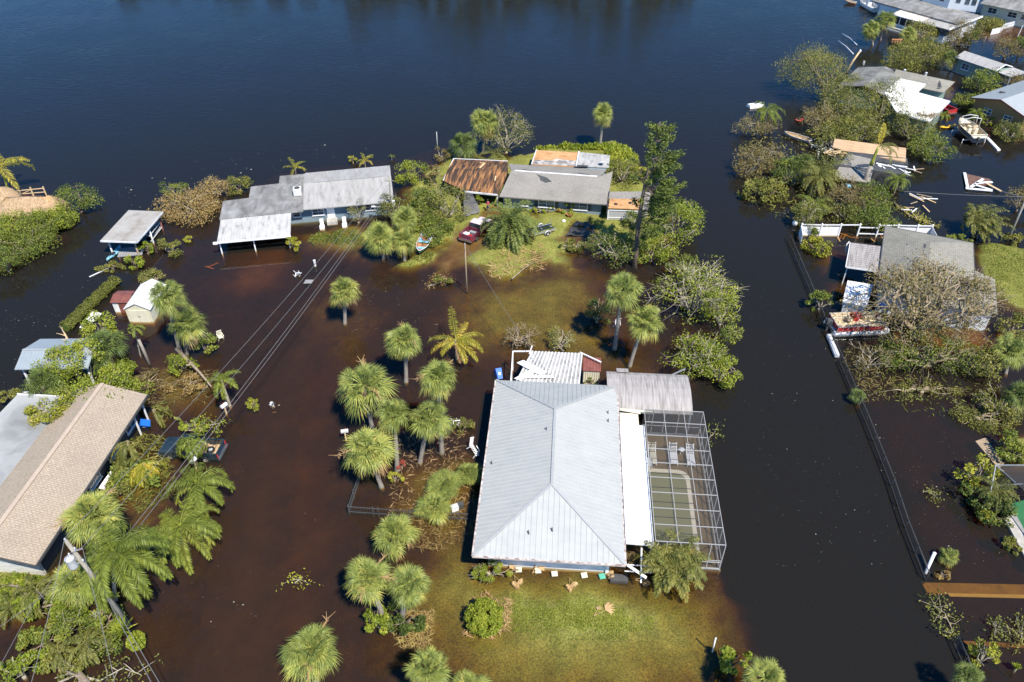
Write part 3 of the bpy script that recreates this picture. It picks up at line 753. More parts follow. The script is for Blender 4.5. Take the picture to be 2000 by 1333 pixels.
def tree(name, label, px, wh, zc=2.0, leaf='leaf_mid', bark='bark', dens=1.0, size=.26, bare=0.0, cat='tree', group=None, seed=None, wood=1.0, cr=.3, limbs=7, multi=False, rzmax=1.2, thin=1.0, base_px=None, twigs=1.0, ry=None, even=False):
    wh = (wh[0] * 1.14, wh[1] * 1.14); size = size * (.82 if size < .33 else .9)
    c = at(px[0], px[1], zc)
    s_ = ppm(c); rx = wh[0] / s_ / 2
    beta = math.atan2(CAM_H - zc, c.y); ryy = rx if ry is None else ry
    v = wh[1] / s_ / 2; rz2 = (v * v - (ryy * math.sin(beta)) ** 2)
    rz = math.sqrt(max(rz2, 0)) / math.cos(beta) if rz2 > 0 else 0
    if rz2 <= (.3 * rx * math.cos(beta)) ** 2 and ry is None:
        rz = max(.45, .42 * rx); ryy = math.sqrt(max(v * v - (rz * math.cos(beta)) ** 2, (.4 * v) ** 2)) / math.sin(beta)
    rz = min(max(rz, .4 * min(rx, ryy)), rzmax * rx, zc + .1)
    if base_px is not None:
        b = at(*base_px); lean = (c.x - b.x, c.y - b.y)
    else:
        b = Vector((c.x, c.y, 0)); lean = (0, 0)
    area = rx * ryy
    ncl = int(np.clip(10 + 4.2 * area, 10, 130)) if not even else 150; per = int(70 * dens * np.clip(rx * rx / (area + .01), .7, 1.4) * (.25 / size) ** 1.3)
    if seed is None: seed = int(px[0] * 7 + px[1]) % 9973
    wd, lf = tree_parts(seed, zc, rx, ryy, rz, ncl, per, size, bare, wood, min(.32, .07 + .05 * rx), cr, lean, limbs=limbs, multi=multi, thin=thin, twigs=twigs, even=even)
    o = thing(name, label, cat, b, 0, group)
    part('trunk', wd, M[bark], o)
    if lf.f: part('crown', lf, M[leaf], o)
    return o
def branch_debris(name, label, pts_px, w=.05, bark='tan_bark', leaf=None, z=.05, seed=3, cat='branch', nside=6, leaf_n=40):
    """a torn-off limb lying on the water, with side twigs"""
    rng = np.random.RandomState(seed); P = [at(x, y, z) for x, y in pts_px]; b = P[0].copy(); b.z = 0
    o = thing(name, label, cat, b); P = [p - b for p in P]
    wd = MB(); wd.tube(P, [w * (1 - .7 * i / max(1, len(P) - 1)) for i in range(len(P))], 6); tips = []
    for k in range(nside):
        t = rng.uniform(.15, 1) * (len(P) - 1); i = min(int(t), len(P) - 2); q = P[i].lerp(P[i + 1], t - i)
        e = q + Vector((rng.normal(), rng.normal(), abs(rng.normal()) * .35)).normalized() * rng.uniform(.4, 1.4)
        mid = q.lerp(e, .5) + Vector(rng.normal(0, .12, 3)); mid.z = abs(mid.z)
        wd.tube([q, mid, e], [w * .4, w * .3, w * .12], 4); tips += [mid, e]
    part('stem', wd, M[bark], o)
    if leaf:
        lf = MB(); tips.append(P[-1])
        for e in tips:
            c = np.array(e) + rng.normal(0, .28, (leaf_n, 3)) * np.array([1, 1, .5]); c[:, 2] = np.maximum(c[:, 2], .02)
            lf.leaves(c, rng.normal(size=(leaf_n, 3)), rng.normal(0, .6, (leaf_n, 3)) + [0, 0, .6], .2 * rng.uniform(.7, 1.3, leaf_n), .11, np.clip(rng.uniform(0, 1) + rng.normal(0, .1, leaf_n), 0, 1))
        part('leaves', lf, M[leaf], o)
    return o
# ================================================================ palms where they stand
P_ = fan_palm
P_('lone cabbage palm standing in open water below the power lines', (671, 566), 70, (672, 631), dead=.9)
P_('cabbage palm in open water left of the yellow coconut palm', (790, 662), 72, (792, 745), dead=.8, stalk=1)
P_('broad double-headed cabbage palm at the upper left of the roadside grove', (711, 752), 114, (728, 838), stalk=1)
P_('slender cabbage palm squeezed in the middle of the roadside grove', (768, 806), 80, (775, 918), dead=.3)
P_('tall full cabbage palm on the right side of the roadside grove', (839, 815), 94, (818, 902), dead=.4)
P_('cabbage palm with a brown hanging frond just under the coconut palm', (855, 733), 84, (863, 885), dead=.8, stalk=1)
P_('large round cabbage palm beside the grey mailbox', (717, 876), 108, (747, 950), dead=.9, stalk=1)
P_('short ragged palm with yellow old fronds above the front lawn', (769, 1043), 96, (775, 1085), dead=.95)
P_('cabbage palm with dry flower stalks over the dark shrub, left of its pair', (718, 1128), 98, (752, 1212), dead=.7, stalk=2)
P_('cabbage palm over the dark shrub, right of its pair, nearest the lawn', (796, 1140), 92, (782, 1218), dead=.7)
P_('wide cabbage palm at the bottom edge with one upright flower spike', (608, 1268), 120, (618, 1345), dead=.8, stalk=1)
P_('cabbage palm cut by the bottom edge below the debris pile', (838, 1306), 94, (842, 1385), dead=.5)
P_('low cabbage palm crown just peeping over the bottom edge', (915, 1345), 84, (918, 1410), dead=.4)
P_('cabbage palm at the bottom edge behind the pale bush by the canal', (1495, 1325), 96, (1500, 1390), dead=.2)
P_('tall cabbage palm on the canal bank with a bare grey trunk', (1216, 563), 82, (1200, 683), dead=.6)
P_('leaning cabbage palm on the canal bank with a ringed trunk', (1262, 626), 78, (1229, 714), dead=.7)
P_('cabbage palm rising behind the roof stripped to brown boards', (948, 234), 62, (942, 300), dead=.7)
P_('single tall cabbage palm on the grassy river point', (1177, 219), 48, (1171, 290), dead=.9)
P_('low bluish green fan palm behind the brown roof', (905, 279), 62, (906, 312), dark=True, dead=0, stalk=0)
P_('leftmost fan palm of the clump below the blue house', (742, 461), 70, (748, 505), dead=.7)
P_('fan palm at the back of the clump beside the utility pole', (790, 425), 58, (792, 470), dead=.3)
P_('fan palm at the front right of the clump beside the blue skiff', (788, 468), 56, (790, 508), dead=.6)
P_('cabbage palm overhanging the white shed roof', (325, 578), 84, (352, 692), dead=.3)
P_('bushy cabbage palm with a thick dark trunk right of the white shed', (366, 630), 82, (362, 692), dead=.9)
P_('wind combed cabbage palm behind the fallen green tree', (203, 676), 96, (222, 712), dark=True, dead=.3)
P_('squat fan palm between the blue metal roof and the tan roof', (82, 748), 88, (90, 790), dark=True, dead=.2)
P_('fan palm leaning over the corner of the tan shingle roof', (178, 1004), 116, (185, 1080), dead=.4, stalk=1)
P_('fan palm tangled round the transformer pole', (148, 1135), 100, (150, 1175), dead=.8)
P_('left one of two palms by the dock of the far white house', (1702, 56), 40, (1707, 88), group='palms by the far dock', dead=.3)
P_('right one of two palms by the dock of the far white house', (1729, 36), 44, (1720, 78), group='palms by the far dock', dead=.3)
P_('small palm in front of the screened porch of the far white house', (1776, 66), 36, (1778, 96), dead=.2)
P_('pale cabbage palm at the left end of the green cottage', (1858, 112), 36, (1860, 138), dark=True, dead=0)
P_('small fan palm growing through the chain link fence', (1675, 772), 36, (1677, 786), dead=0, dark=True)
P_('palm at the bottom right edge beside the end of the fence', (1892, 1318), 60, (1900, 1360), dark=True, dead=0)
P_('cabbage palm on the right edge past the uprooted tree', (1972, 682), 74, (1967, 728), dead=.4)
P_('cabbage palm in deep shade at the right edge below the uprooted tree', (1990, 770), 70, (1985, 800), dark=True, dead=.2)
P_('half sunken fan palm in the right-hand debris island', (1565, 318), 60, (1570, 352), dark=True, dead=.2)
# palms thrown down on the debris by the house
for lab, px, w in (('fallen fan palm head lying in brown litter beside the crates', (846, 988), 84),
                   ('fallen fan palm head lying above the other two, left of the metal roof', (866, 944), 78),
                   ('fallen fan palm head pressed against the metal roof edge', (914, 922), 64)):
    P_(lab, px, w, (px[0] + 4, px[1] + 14), dead=.8, squash=.62, group='palms thrown down beside the house')

F_ = feather_palm
b = at(893, 702); c = above(b, 890, 664); o = thing('coconut_palm', 'yellowed coconut palm with a few arching fronds in open water', 'palm', b); off = c - b
part('trunk', trunk_mb(off.z, off.x, off.y, .17, .12, 0), M['palm_bark'], o); r_g = np.random.RandomState(6); mb = MB(); db = MB()
for az, el, L_, ar, tn in ((1.75, .75, 4.2, .7, .35), (1.15, .55, 2.6, .6, .95), (.35, .55, 3.2, 1.1, .45), (.05, .35, 3.0, 1.3, .4), (-.35, .45, 3.3, 1.2, .55), (-.75, .25, 3.4, 1.0, .6), (-1.05, .0, 2.8, 1.1, .75), (3.0, .5, 3.3, 1.2, .45), (3.5, .3, 3.0, 1.1, .85), (4.0, .35, 2.4, 1.2, .6), (.6, .2, 2.2, 1.2, .5)): frond(mb, off, az, el, L_, ar, r_g, 60, .62, .045, .85, tn)
part('crown', mb, M['feather_yellow'], o)
for az, el in ((-1.3, -.3), (-1.0, -.5), (2.4, -.2)): frond(db, off, az, el, 2.4, .8, r_g, 30, .5, .04, .8, .4)
part('dead_fronds', db, M['dead_leaf'], o)
F_('date_palm', 'big date palm with a dense drooping crown beside the maroon pickup', (996, 438), 124, (998, 470), seed=8, mat='date', n=58, arch=1.5, el=(1.45, -.35), leaf=.13, hang=.1, npair=46, r=(.42, .40), bark='bark', w=.045, dead=5)
F_('queen_palm', 'queen palm standing over the back of the dark pickup', (384, 944), 140, (376, 985), seed=12, n=16, arch=1.6, el=(1.0, -.1), leaf=.2, wind=(.25, -.15), npair=96, w=.027, hang=.9)
F_('queen_palm', 'largest queen palm, half hiding the transformer pole', (224, 1080), 196, (222, 1172), seed=14, n=26, arch=1.7, el=(1.1, -.1), leaf=.2, wind=(.45, -.25), npair=104, w=.026, hang=1.0, tone=.38)
F_('queen_palm', 'bright queen palm leaning over the road next to the largest one', (352, 1028), 158, (350, 1060), seed=16, n=18, arch=1.7, el=(.95, -.1), leaf=.2, wind=(.3, -.35), npair=96, w=.027, hang=.9, tone=.6)
F_('queen_palm', 'small queen palm with a grey trunk right of the snapped trunk', (432, 742), 74, (449, 792), seed=18, n=12, arch=1.6, el=(1.1, -.3), leaf=.2, bark='pale_bark')
F_('queen_palm', 'thin young palm bent over in front of the white shed', (262, 640), 44, (273, 694), seed=20, n=7, arch=1.7, el=(.8, -.2), leaf=.2, bark='palm_bark', r=(.08, .06))
clump_palm('thick clump of areca palm against the front of the pool cage', (1318, 1088), 156, 2.2, 22, 8, tone=.6, n=12)
clump_palm('wind swept feather palm clump behind the grey shingle house', (1918, 430), 96, 2.4, 24, 7, wind=(.5, .05), hang=.9)
F_('queen_palm', 'feather palm above the bare bushes at the tip of the right bank', (1497, 216), 70, (1490, 258), seed=26, mat='feather', n=14, arch=1.9, el=(1.0, -.2), leaf=.2, wind=(.5, 0))
F_('coconut_palm', 'coconut palm with a yellow shaft leaning over the thatched hut', (2, 330), 112, (18, 378), seed=28, mat='feather_yellow', n=8, arch=1.3, el=(1.0, .1), leaf=.2, wind=(.2, 0), bark='green_shaft')
F_('coconut_seedling', 'young coconut palm behind the left part of the blue house', (577, 328), 42, (577, 340), seed=30, n=9, arch=1.2, el=(1.3, .2), mat='feather_yellow', leaf=.22, r=(.08, .06), group='young coconut palms behind the blue house', npair=24)
F_('coconut_seedling', 'young coconut palm behind the right part of the blue house', (713, 314), 36, (713, 326), seed=32, n=8, arch=1.2, el=(1.3, .2), mat='feather_yellow', leaf=.22, r=(.08, .06), group='young coconut palms behind the blue house', npair=24)
F_('coconut_seedling', 'tiny palm seedling in red shallows right of the blue house', (765, 306), 14, (765, 312), seed=34, n=7, arch=1.2, el=(1.3, .2), leaf=.22, r=(.05, .04), npair=14)
F_('feather_palm', 'dull feather palm in the middle of the right-hand debris island', (1600, 345), 100, None, 2.2, 36, 'feather_dull', 22, 1.5, (1.2, -.1), leaf=.18, wind=(.2, -.1))
F_('feather_palm', 'dark green feather palm at the foot of the right-hand debris island', (1590, 400), 76, None, 1.6, 38, 'feather', 16, 1.6, (1.0, -.1), leaf=.18)
F_('feather_palm', 'feather palm standing right of the collapsed boards', (1755, 350), 62, None, 2.0, 40, 'feather', 14, 1.6, (1.0, -.1), leaf=.18)
F_('feather_palm', 'short palm beside the yellow house wall behind the motor boat', (1908, 222), 40, None, 1.6, 42, 'feather', 14, 1.5, (1.1, -.1), leaf=.18)
F_('feather_palm', 'dark palm between the large shrub and the small pool cage', (1950, 960), 92, None, 1.8, 44, 'feather_dull', 14, 1.5, (1.0, -.1), leaf=.18, tone=.2)
F_('feather_palm', 'palm frond cluster under the white roof of the right bank', (1842, 224), 34, None, 1.2, 46, 'feather', 12, 1.5, (1.0, -.1), leaf=.18)
F_('feather_palm', 'low feather palm at the back of the island behind the brown roof', (965, 300), 64, None, 1.0, 48, 'feather_dull', 12, 1.3, (1.0, .0), leaf=.18)
F_('feather_palm', 'drooping feather palm at the foot of the tangled shrubs, bottom left corner', (112, 1272), 88, None, 1.0, 50, 'feather_dull', 12, 1.5, (.8, -.1), leaf=.16, tone=.55)
F_('feather_palm', 'dusky feather palm on the left edge below the tan house', (20, 1185), 84, None, .8, 52, 'feather_dull', 10, 1.3, (.8, .1), leaf=.16, tone=.2)
# royal palm leaning over the torn house
b = at(1681, 372); c = above(b, 1716, 286)
o = thing('royal_palm', 'leaning royal palm with a long green shaft over the torn roof', 'palm', b); off = c - b
mb = MB(); mb.tube([(0, 0, -.8), off * .3, off * .58], [.30, .30, .24], 9); part('trunk', mb, M['palm_bark'], o)
mb = MB(); mb.tube([off * .575, off * .68, off * .9, off], [.25, .25, .17, .10], 9); part('crownshaft', mb, M['green_shaft'], o)
mb = MB(); r_g = np.random.RandomState(5)
frond(mb, off, 1.2, 1.25, 2.9, .25, r_g, 30, .55, .09, .1, .95)
l1 = mb.mesh('spear_leaf', M['feather_yellow']); link('spear_leaf', l1, o)
mb = MB()
for az, el in ((.1, .5), (-.35, .25), (.35, .15), (-.7, -.1)): frond(mb, off, az, el, 3.3, 1.2, r_g, 40, .6, .07, .7, .4)
link('crown', mb.mesh('crown', M['feather_dull']), o)
# snapped palm heap by the tan house: broken trunk with hanging fronds
def hanging_palm(label, px, z, top, n, seed, mat, L, az_rng):
    c = at(px[0], px[1], z); o = thing('broken_palm', label, 'palm', (c.x, c.y, 0), 0, 'broken palms by the tan house')
    mb = MB(); mb.tube([(.15, -.3, -.6), (.05, -.1, z * .6), (0, 0, z)], [.14, .12, .13], 7); part('trunk', mb, M['tan_bark'], o)
    cr = link('crown', feather_crown(seed, n, L, 1.9, (.3, -.4), mat, 36, .5, .06, .8, (0, 0), .5, az_rng=az_rng), o, (0, 0, z))
    return o
hanging_palm('snapped coconut palm with an orange crown base and hanging fronds by the tan roof', (248, 862), 2.6, 0, 12, 91, 'feather_dull', 3.2, (-2.6, .6))
hanging_palm('heap of broken palm fronds standing below the snapped coconut palm', (280, 905), 1.6, 0, 11, 92, 'feather_yellow', 2.6, (-2.8, .4))
hanging_palm('broken palm top draped over the cab of the dark pickup', (368, 862), 2.6, 0, 17, 93, 'feather', 2.5, (-3.2, 3.2))
hanging_palm('torn palm crown between the tan roof corner and the open water', (300, 800), 1.5, 0, 8, 94, 'feather_dull', 2.8, (-1.2, 2.4))
hanging_palm('broken palm with browned fronds under the tan roof edge', (235, 905), 1.4, 0, 7, 95, 'feather_dull', 2.3, (-2.5, 1.2))
# fan of one pale leaf floating
mb = MB(); fan_leaf(mb, (0, 0, .25), (.8, -.5, -.05), 2.0, np.random.RandomState(3), 16, .75, .1, .9, 0, .12)
single('palm_leaf', mb, M['fan'], 'single upturned fan leaf on a pale stalk beside the broken palms', 'palm leaf', at(326, 808))
b = at(1855, 1100)
P_('round bright yucca-like palm beside the white leaning post', (1855, 1085), 42, (1855, 1098), dead=.2, squash=1.1)

# Norfolk pine leaning over the canal bank
b = at(1240, 522); c = above(b, 1290, 238); off = c - b
o = thing('norfolk_pine', 'tall leaning Norfolk pine stripped on its left side', 'pine', b)
mb = MB(); tp = [off * t + Vector((math.sin(t * 3.1) * -.5, 0, 0)) for t in np.linspace(0, 1, 11)]; tp[0] = Vector((0, 0, -.8))
mb.tube(tp, [.34 * (1 - .85 * k / 10) for k in range(11)], 8); lf = MB(); r_g = np.random.RandomState(9)
for k in range(84):
    t = .24 + .76 * ((k + .5) / 84) ** .9; p = tp[0].lerp(tp[1], .5); i = min(9, int(t * 10)); p = tp[i].lerp(tp[i + 1], t * 10 - i)
    az = r_g.normal(0, .85) if (t < .78 and r_g.uniform() < .86) else r_g.uniform(-3.14, 3.14)
    Lb = (1.2 - abs(t - .52) * 1.15) * 3.2 * r_g.uniform(.5, 1.15) * (1 if abs(az) < 1.2 else .62)
    e = p + Vector((math.cos(az), math.sin(az), r_g.uniform(-.08, .35))) * Lb; mid = p.lerp(e, .55) - Vector((0, 0, .22 * Lb))
    mb.tube([p, mid, e], [.045, .03, .015], 4)
    n_ = int(50 * Lb); tt_ = r_g.uniform(.4, 1.0, n_) ** .8
    q = np.array([tuple(mid.lerp(e, (x - .5) * 2) if x > .5 else p.lerp(mid, x * 2)) for x in tt_]) + r_g.normal(0, .17, (n_, 3))
    lf.leaves(q, np.array(e - p) * .5 + r_g.normal(0, 1.0, (n_, 3)) + np.array([0, 0, .4]), r_g.normal(size=(n_, 3)) + np.array([0, 0, .6]), .42, .11, np.clip(r_g.uniform(0, 1) + r_g.normal(0, .12, n_), 0, 1))
part('trunk', mb, M['dark_bark'], o); part('crown', lf, M['needle'], o)

# ================================================================ broadleaf trees and bushes
T_ = tree
MG = 'mangroves on the left shore'
T_('mangrove', 'round mangrove bush on stilt roots at the tip of the left shore', (150, 390), (80, 78), 1.8, 'leaf_mid', group=MG, size=.24)
T_('mangrove', 'mangrove bush in front of the thatched hut', (66, 438), (130, 60), 1.6, 'leaf_mid', group=MG, size=.24)
T_('mangrove', 'mangrove bush on the left edge, between the hut and the lowest bush', (44, 474), (110, 68), 1.6, 'leaf_mid', group=MG, size=.24)
T_('mangrove', 'lowest mangrove bush at the left edge above the canal mouth', (8, 508), (76, 76), 1.5, 'leaf_mid', group=MG, size=.24)
T_('mangrove', 'mangrove bush between the round one and the thatched hut', (104, 428), (70, 56), 1.6, 'leaf_bright', group=MG, size=.24)
T_('mangrove', 'bright mangrove bush below the hut against the left edge', (20, 452), (80, 60), 1.7, 'leaf_bright', group=MG, size=.24)
T_('tree', 'leafy tree between the skiff and the bare plywood roof', (1630, 262), (80, 50), 1.9, 'leaf_olive', 'pale_bark', size=.28)
T_('tree', 'dark green tree filling the gap right of the white shutter boards', (1700, 420), (90, 52), 1.4, 'leaf_mid', 'bark', size=.28)
T_('tree', 'olive shrub in front of the bare plank sheathing', (1625, 320), (70, 54), 1.5, 'leaf_olive', 'bark', size=.28)
T_('bush', 'pale leaved bush at the waterline of the debris island', (1462, 330), (50, 50), 1.2, 'leaf_withered', 'pale_bark', size=.28, bare=.2, cat='bush')
T_('tree', 'olive trees behind the torn gables', (1760, 118), (70, 44), 2.0, 'leaf_olive', 'bark', size=.3)
T_('tree', 'shaggy green tree at the water edge left of the torn gables', (1655, 168), (80, 52), 2.2, 'leaf_olive', 'bark', size=.28, bare=.1)
T_('bush', 'mass of frond like weeds under the hanging palms by the tan house', (262, 930), (90, 60), .6, 'leaf_mid', 'tan_bark', size=.34, cat='bush')
T_('bush', 'low green weeds around the foot of the largest queen palm', (150, 1195), (90, 50), .5, 'leaf_bright', 'tan_bark', size=.3, cat='bush')
T_('shrub', 'dense ferny shrub left of the yellow green corner shrub', (80, 1250), (80, 60), .7, 'leaf_mid', 'tan_bark', size=.28, cat='shrub')
T_('tree', 'leafy bush at the right end of the blue metal roof', (160, 690), (52, 52), 2.6, 'leaf_bright', 'tan_bark', size=.26)
T_('bush', 'green thicket between the blue skiff and the draped tree', (842, 462), (56, 36), .8, 'leaf_mid', 'bark', size=.26, cat='bush')
T_('tree', 'leafy small tree behind the fan palm clump of the blue house', (766, 408), (60, 50), 1.8, 'leaf_olive', 'pale_bark', size=.24, bare=.2)
T_('tree', 'shaggy green tree between the draped tree and the fan palm clump', (828, 392), (60, 66), 1.8, 'leaf_mid', 'pale_bark', size=.25, bare=.1)
T_('bush', 'scrub at the back corner of the brown roof', (900, 302), (66, 26), .8, 'leaf_olive', 'pale_bark', size=.26, cat='bush', bare=.2)
T_('bush', 'ragged bush in front of the sunken tarpaulin', (1120, 480), (70, 30), .5, 'leaf_olive', 'pale_bark', size=.24, cat='bush', dens=.7)
T_('shrub', 'wide dark shrub in front of the transformer pole foot', (205, 1205), (90, 54), .9, 'leaf_mid', 'tan_bark', size=.26, cat='shrub')
T_('shrub', 'fern covered mound left of the fan palm round the transformer pole', (72, 1178), (110, 60), .8, 'leaf_bright', 'tan_bark', size=.3, cat='shrub')
T_('shrub', 'olive bramble right of the yellow green corner shrub', (110, 1300), (80, 50), .6, 'leaf_olive', 'tan_bark', size=.26, cat='shrub', dens=.8)
T_('tree', 'tangle of green and brown limbs at the right edge under the leaning pole lawn', (1978, 640), (60, 60), 1.4, 'leaf_olive', 'tan_bark', size=.26, bare=.2)
T_('tree', 'mat of tangled bare twigs at the right edge beyond the fallen crown', (1955, 790), (90, 60), 1.0, 'leaf_olive', 'pale_bark', size=.22, bare=.65, limbs=12, thin=1.4, rzmax=.5)
T_('tree', 'bare grey broken branches in the water below the pontoon boat', (1700, 705), (80, 60), .8, 'leaf_withered', 'pale_bark', size=.2, bare=.8, limbs=10, thin=1.5, rzmax=.5, dens=.6)
F_('feather_palm', 'grey green drooping palm between the tan house front and the transformer pole', (70, 1150), 110, None, 1.6, 54, 'feather_dull', 14, 1.7, (.9, -.2), leaf=.17, wind=(.3, -.2), tone=.45)
F_('feather_palm', 'dull drooping palm beside the agave in the bottom left', (165, 1255), 100, None, 1.3, 56, 'feather_dull', 13, 1.7, (.9, -.2), leaf=.17, wind=(.3, -.2), tone=.3)
T_('fallen_bush', 'browned fallen bush behind the carport of the blue house', (375, 400), (120, 66), 1.1, 'leaf_brown', 'pale_bark', size=.28, bare=.15, cat='bush')
T_('fallen_bush', 'browned branches trailing behind the low grey roof', (425, 368), (70, 40), .9, 'leaf_brown', 'pale_bark', bare=.4, size=.26, cat='bush', dens=.7)
T_('bush', 'small green bush at the end of the trailing brown branches', (466, 362), (46, 36), .8, 'leaf_olive', size=.24, cat='bush')
T_('bush', 'green top growing out of the browned fallen bush', (340, 372), (44, 32), 1.2, 'leaf_mid', 'pale_bark', bare=.3, size=.24, cat='bush')
T_('bush', 'airy green bush in open water right of the boat shelter', (330, 485), (42, 44), .8, 'leaf_olive', 'pale_bark', size=.24, cat='bush', dens=.8)
T_('bush', 'tiny yellow bush in open water left of the white carport', (371, 466), (18, 14), .4, 'leaf_yellow', size=.2, cat='bush')
T_('bush', 'bright bush in front of the sunken dock platform', (262, 510), (36, 40), .8, 'leaf_bright', size=.24, cat='bush')
T_('bush', 'bright bush under the right post of the boat shelter', (286, 484), (26, 24), .8, 'leaf_bright', size=.24, cat='bush')
T_('bush', 'sparse bush behind the white shed', (296, 542), (48, 34), .7, 'leaf_olive', 'pale_bark', size=.24, bare=.4, cat='bush')
T_('bush', 'weedy bush between the kayak and the hedge', (218, 520), (50, 24), .3, 'leaf_olive', size=.22, cat='bush', dens=.6)
T_('bush', 'yellow green bush in the wooden planter by the carport', (573, 478), (28, 28), .8, 'leaf_yellow', size=.2, cat='bush')
T_('bush', 'tiny bush in the red shallows behind the blue house', (688, 312), (17, 16), .5, 'leaf_yellow', size=.2, cat='bush')
T_('tree', 'bright small tree right of the blue house', (802, 336), (58, 62), 1.8, 'leaf_bright', size=.26)
T_('tree', 'large tree draped with pale branches left of the black tarp', (872, 398), (84, 92), 2.2, 'leaf_olive', 'pale_bark', size=.25, bare=.25)
T_('bush', 'grey dead palm like bush at the left end of the brown roof', (848, 340), (34, 40), 1.5, 'leaf_withered', 'pale_bark', size=.4, dens=.7, cat='bush')
T_('bush', 'dry bush between the river and the brown roof', (862, 302), (30, 36), .9, 'leaf_withered', 'pale_bark', size=.25, bare=.3, cat='bush')
T_('bush', 'low green thicket under the draped tree', (828, 415), (90, 60), .8, 'leaf_mid', size=.26, cat='bush')
T_('bush', 'green thicket along the driveway above the blue skiff', (850, 442), (84, 44), .6, 'leaf_mid', size=.26, cat='bush')
T_('bush', 'round bush beside the person under the torn porch', (934, 391), (20, 22), .9, 'leaf_bright', size=.22, cat='bush')
T_('tree', 'half bare storm stripped tree behind the brown roof', (988, 262), (98, 92), 2.8, 'leaf_olive', 'pale_bark', size=.24, bare=.62, dens=.9, limbs=11, thin=1.4)
T_('bush', 'dense dull bush at the right end of the grey roof', (1216, 338), (70, 74), 1.5, 'leaf_olive', 'pale_bark', size=.25, bare=.15, cat='bush')
T_('bush', 'yellow leaved bush on the canal side of the dull one', (1248, 340), (34, 66), 1.3, 'leaf_yellow', size=.25, cat='bush')
T_('tree', 'spreading green tree on the canal bank right of the pine', (1322, 428), (104, 106), 2.4, 'leaf_bright', 'pale_bark', size=.27, bare=.25, limbs=9, thin=1.3)
T_('tree', 'storm bent tree with tangled pale limbs left of the pine foot', (1205, 482), (96, 80), 1.6, 'leaf_mid', 'pale_bark', size=.27, bare=.5, dens=1.1, limbs=12, thin=1.6)
T_('tree', 'leafy green tree at the foot of the pine', (1274, 484), (78, 84), 1.8, 'leaf_bright', 'pale_bark', size=.27, bare=.15)
T_('tree', 'big half bare tree with a web of pale branches by the canal', (1356, 572), (148, 138), 2.8, 'leaf_bright', 'pale_bark', size=.25, bare=.74, dens=1.2, limbs=17, thin=1.9)
T_('tree', 'leafy canal side half of the big half bare tree mass', (1412, 600), (78, 104), 2.2, 'leaf_bright', 'pale_bark', size=.26, bare=.2, limbs=9, thin=1.5)
T_('tree', 'small ragged tree at the river end of the half bare tree mass', (1340, 520), (56, 44), 2.2, 'leaf_mid', 'pale_bark', size=.25, bare=.3, limbs=8)
T_('tree', 'narrow leaning tree between the big and the lower half bare trees', (1422, 655), (44, 58), 1.6, 'leaf_mid', 'pale_bark', size=.25, bare=.35, limbs=8, thin=1.4)
T_('tree', 'lower half bare tree touching the grey canopy roof', (1366, 690), (118, 82), 1.8, 'leaf_bright', 'pale_bark', size=.25, bare=.6, dens=1.2, limbs=13, thin=1.8)
T_('tree', 'green drooping end of the lower half bare tree over the canal', (1410, 722), (70, 66), 1.2, 'leaf_bright', 'pale_bark', size=.25, bare=.25, limbs=8, thin=1.4)
T_('tree', 'small dark tree behind the tall canal palm', (1168, 606), (50, 52), 1.6, 'leaf_dark', 'pale_bark', size=.26, bare=.2)
SB = 'bare shrubs behind the patio cover'
T_('bare_shrub', 'leafless reddish shrub at the left behind the striped patio cover', (1015, 660), (66, 56), .9, 'leaf_withered', 'tan_bark', size=.16, bare=.95, cat='shrub', group=SB, limbs=22, multi=True, thin=1.5, dens=.7)
T_('bare_shrub', 'thin leaved shrub at the right behind the striped patio cover', (1097, 664), (58, 46), .8, 'leaf_olive', 'pale_bark', size=.16, bare=.75, cat='shrub', group=SB, limbs=20, multi=True, thin=1.3)
# right bank
T_('tree', 'brown stripped bush at the tip of the right bank', (1475, 246), (76, 56), 1.3, 'leaf_withered', 'pale_bark', size=.24, bare=.55)
T_('tree', 'tall feathery tree leaning out over the river', (1592, 132), (120, 74), 4.6, 'leaf_olive', 'bark', size=.27, bare=.25, limbs=10, base_px=(1622, 210), rzmax=.8)
T_('tree', 'olive tree left of the white flat roof', (1640, 205), (90, 78), 2.8, 'leaf_olive', 'pale_bark', size=.28, bare=.15)
T_('tree', 'dense green tree touching the white flat roof', (1722, 200), (80, 84), 3.2, 'leaf_olive', 'pale_bark', size=.27)
T_('tree', 'mixed brown and green tree above the bare plywood roof', (1680, 252), (110, 52), 2.2, 'leaf_olive', 'pale_bark', size=.28, bare=.1)
T_('tree', 'tree on the outer side of the moored skiff', (1600, 235), (70, 64), 1.9, 'leaf_withered', 'pale_bark', size=.27, bare=.35)
T_('tree', 'withered tree at the river side of the debris island', (1483, 308), (84, 84), 1.9, 'leaf_withered', 'pale_bark', size=.28, bare=.3)
T_('bush', 'rounded yellowish bush hanging over the canal below the withered tree', (1496, 372), (84, 44), 1.1, 'leaf_olive', 'bark', size=.34, cat='bush')
T_('tree', 'green shrubby tree in the centre of the debris island', (1540, 335), (60, 70), 1.6, 'leaf_mid', size=.28)
T_('tree', 'tangle of brown branches in front of the torn grey roof', (1660, 385), (90, 60), 1.5, 'leaf_withered', 'tan_bark', size=.24, bare=.5, limbs=10, thin=1.3)
T_('tree', 'olive tree at the right of the brown tangle', (1710, 388), (64, 70), 1.8, 'leaf_mid', 'bark', size=.27)
T_('tree', 'withered shrub below the brown tangle', (1648, 415), (60, 40), 1.0, 'leaf_olive', 'pale_bark', size=.26, bare=.3)
T_('tree', 'vine covered dead tree by the white fence', (1578, 420), (60, 62), 1.8, 'leaf_olive', 'pale_bark', size=.22, bare=.4, thin=1.3)
T_('bush', 'broad leaved bush sagging over the white fence', (1598, 478), (52, 44), .9, 'leaf_yellow', 'bark', size=.32, cat='bush')
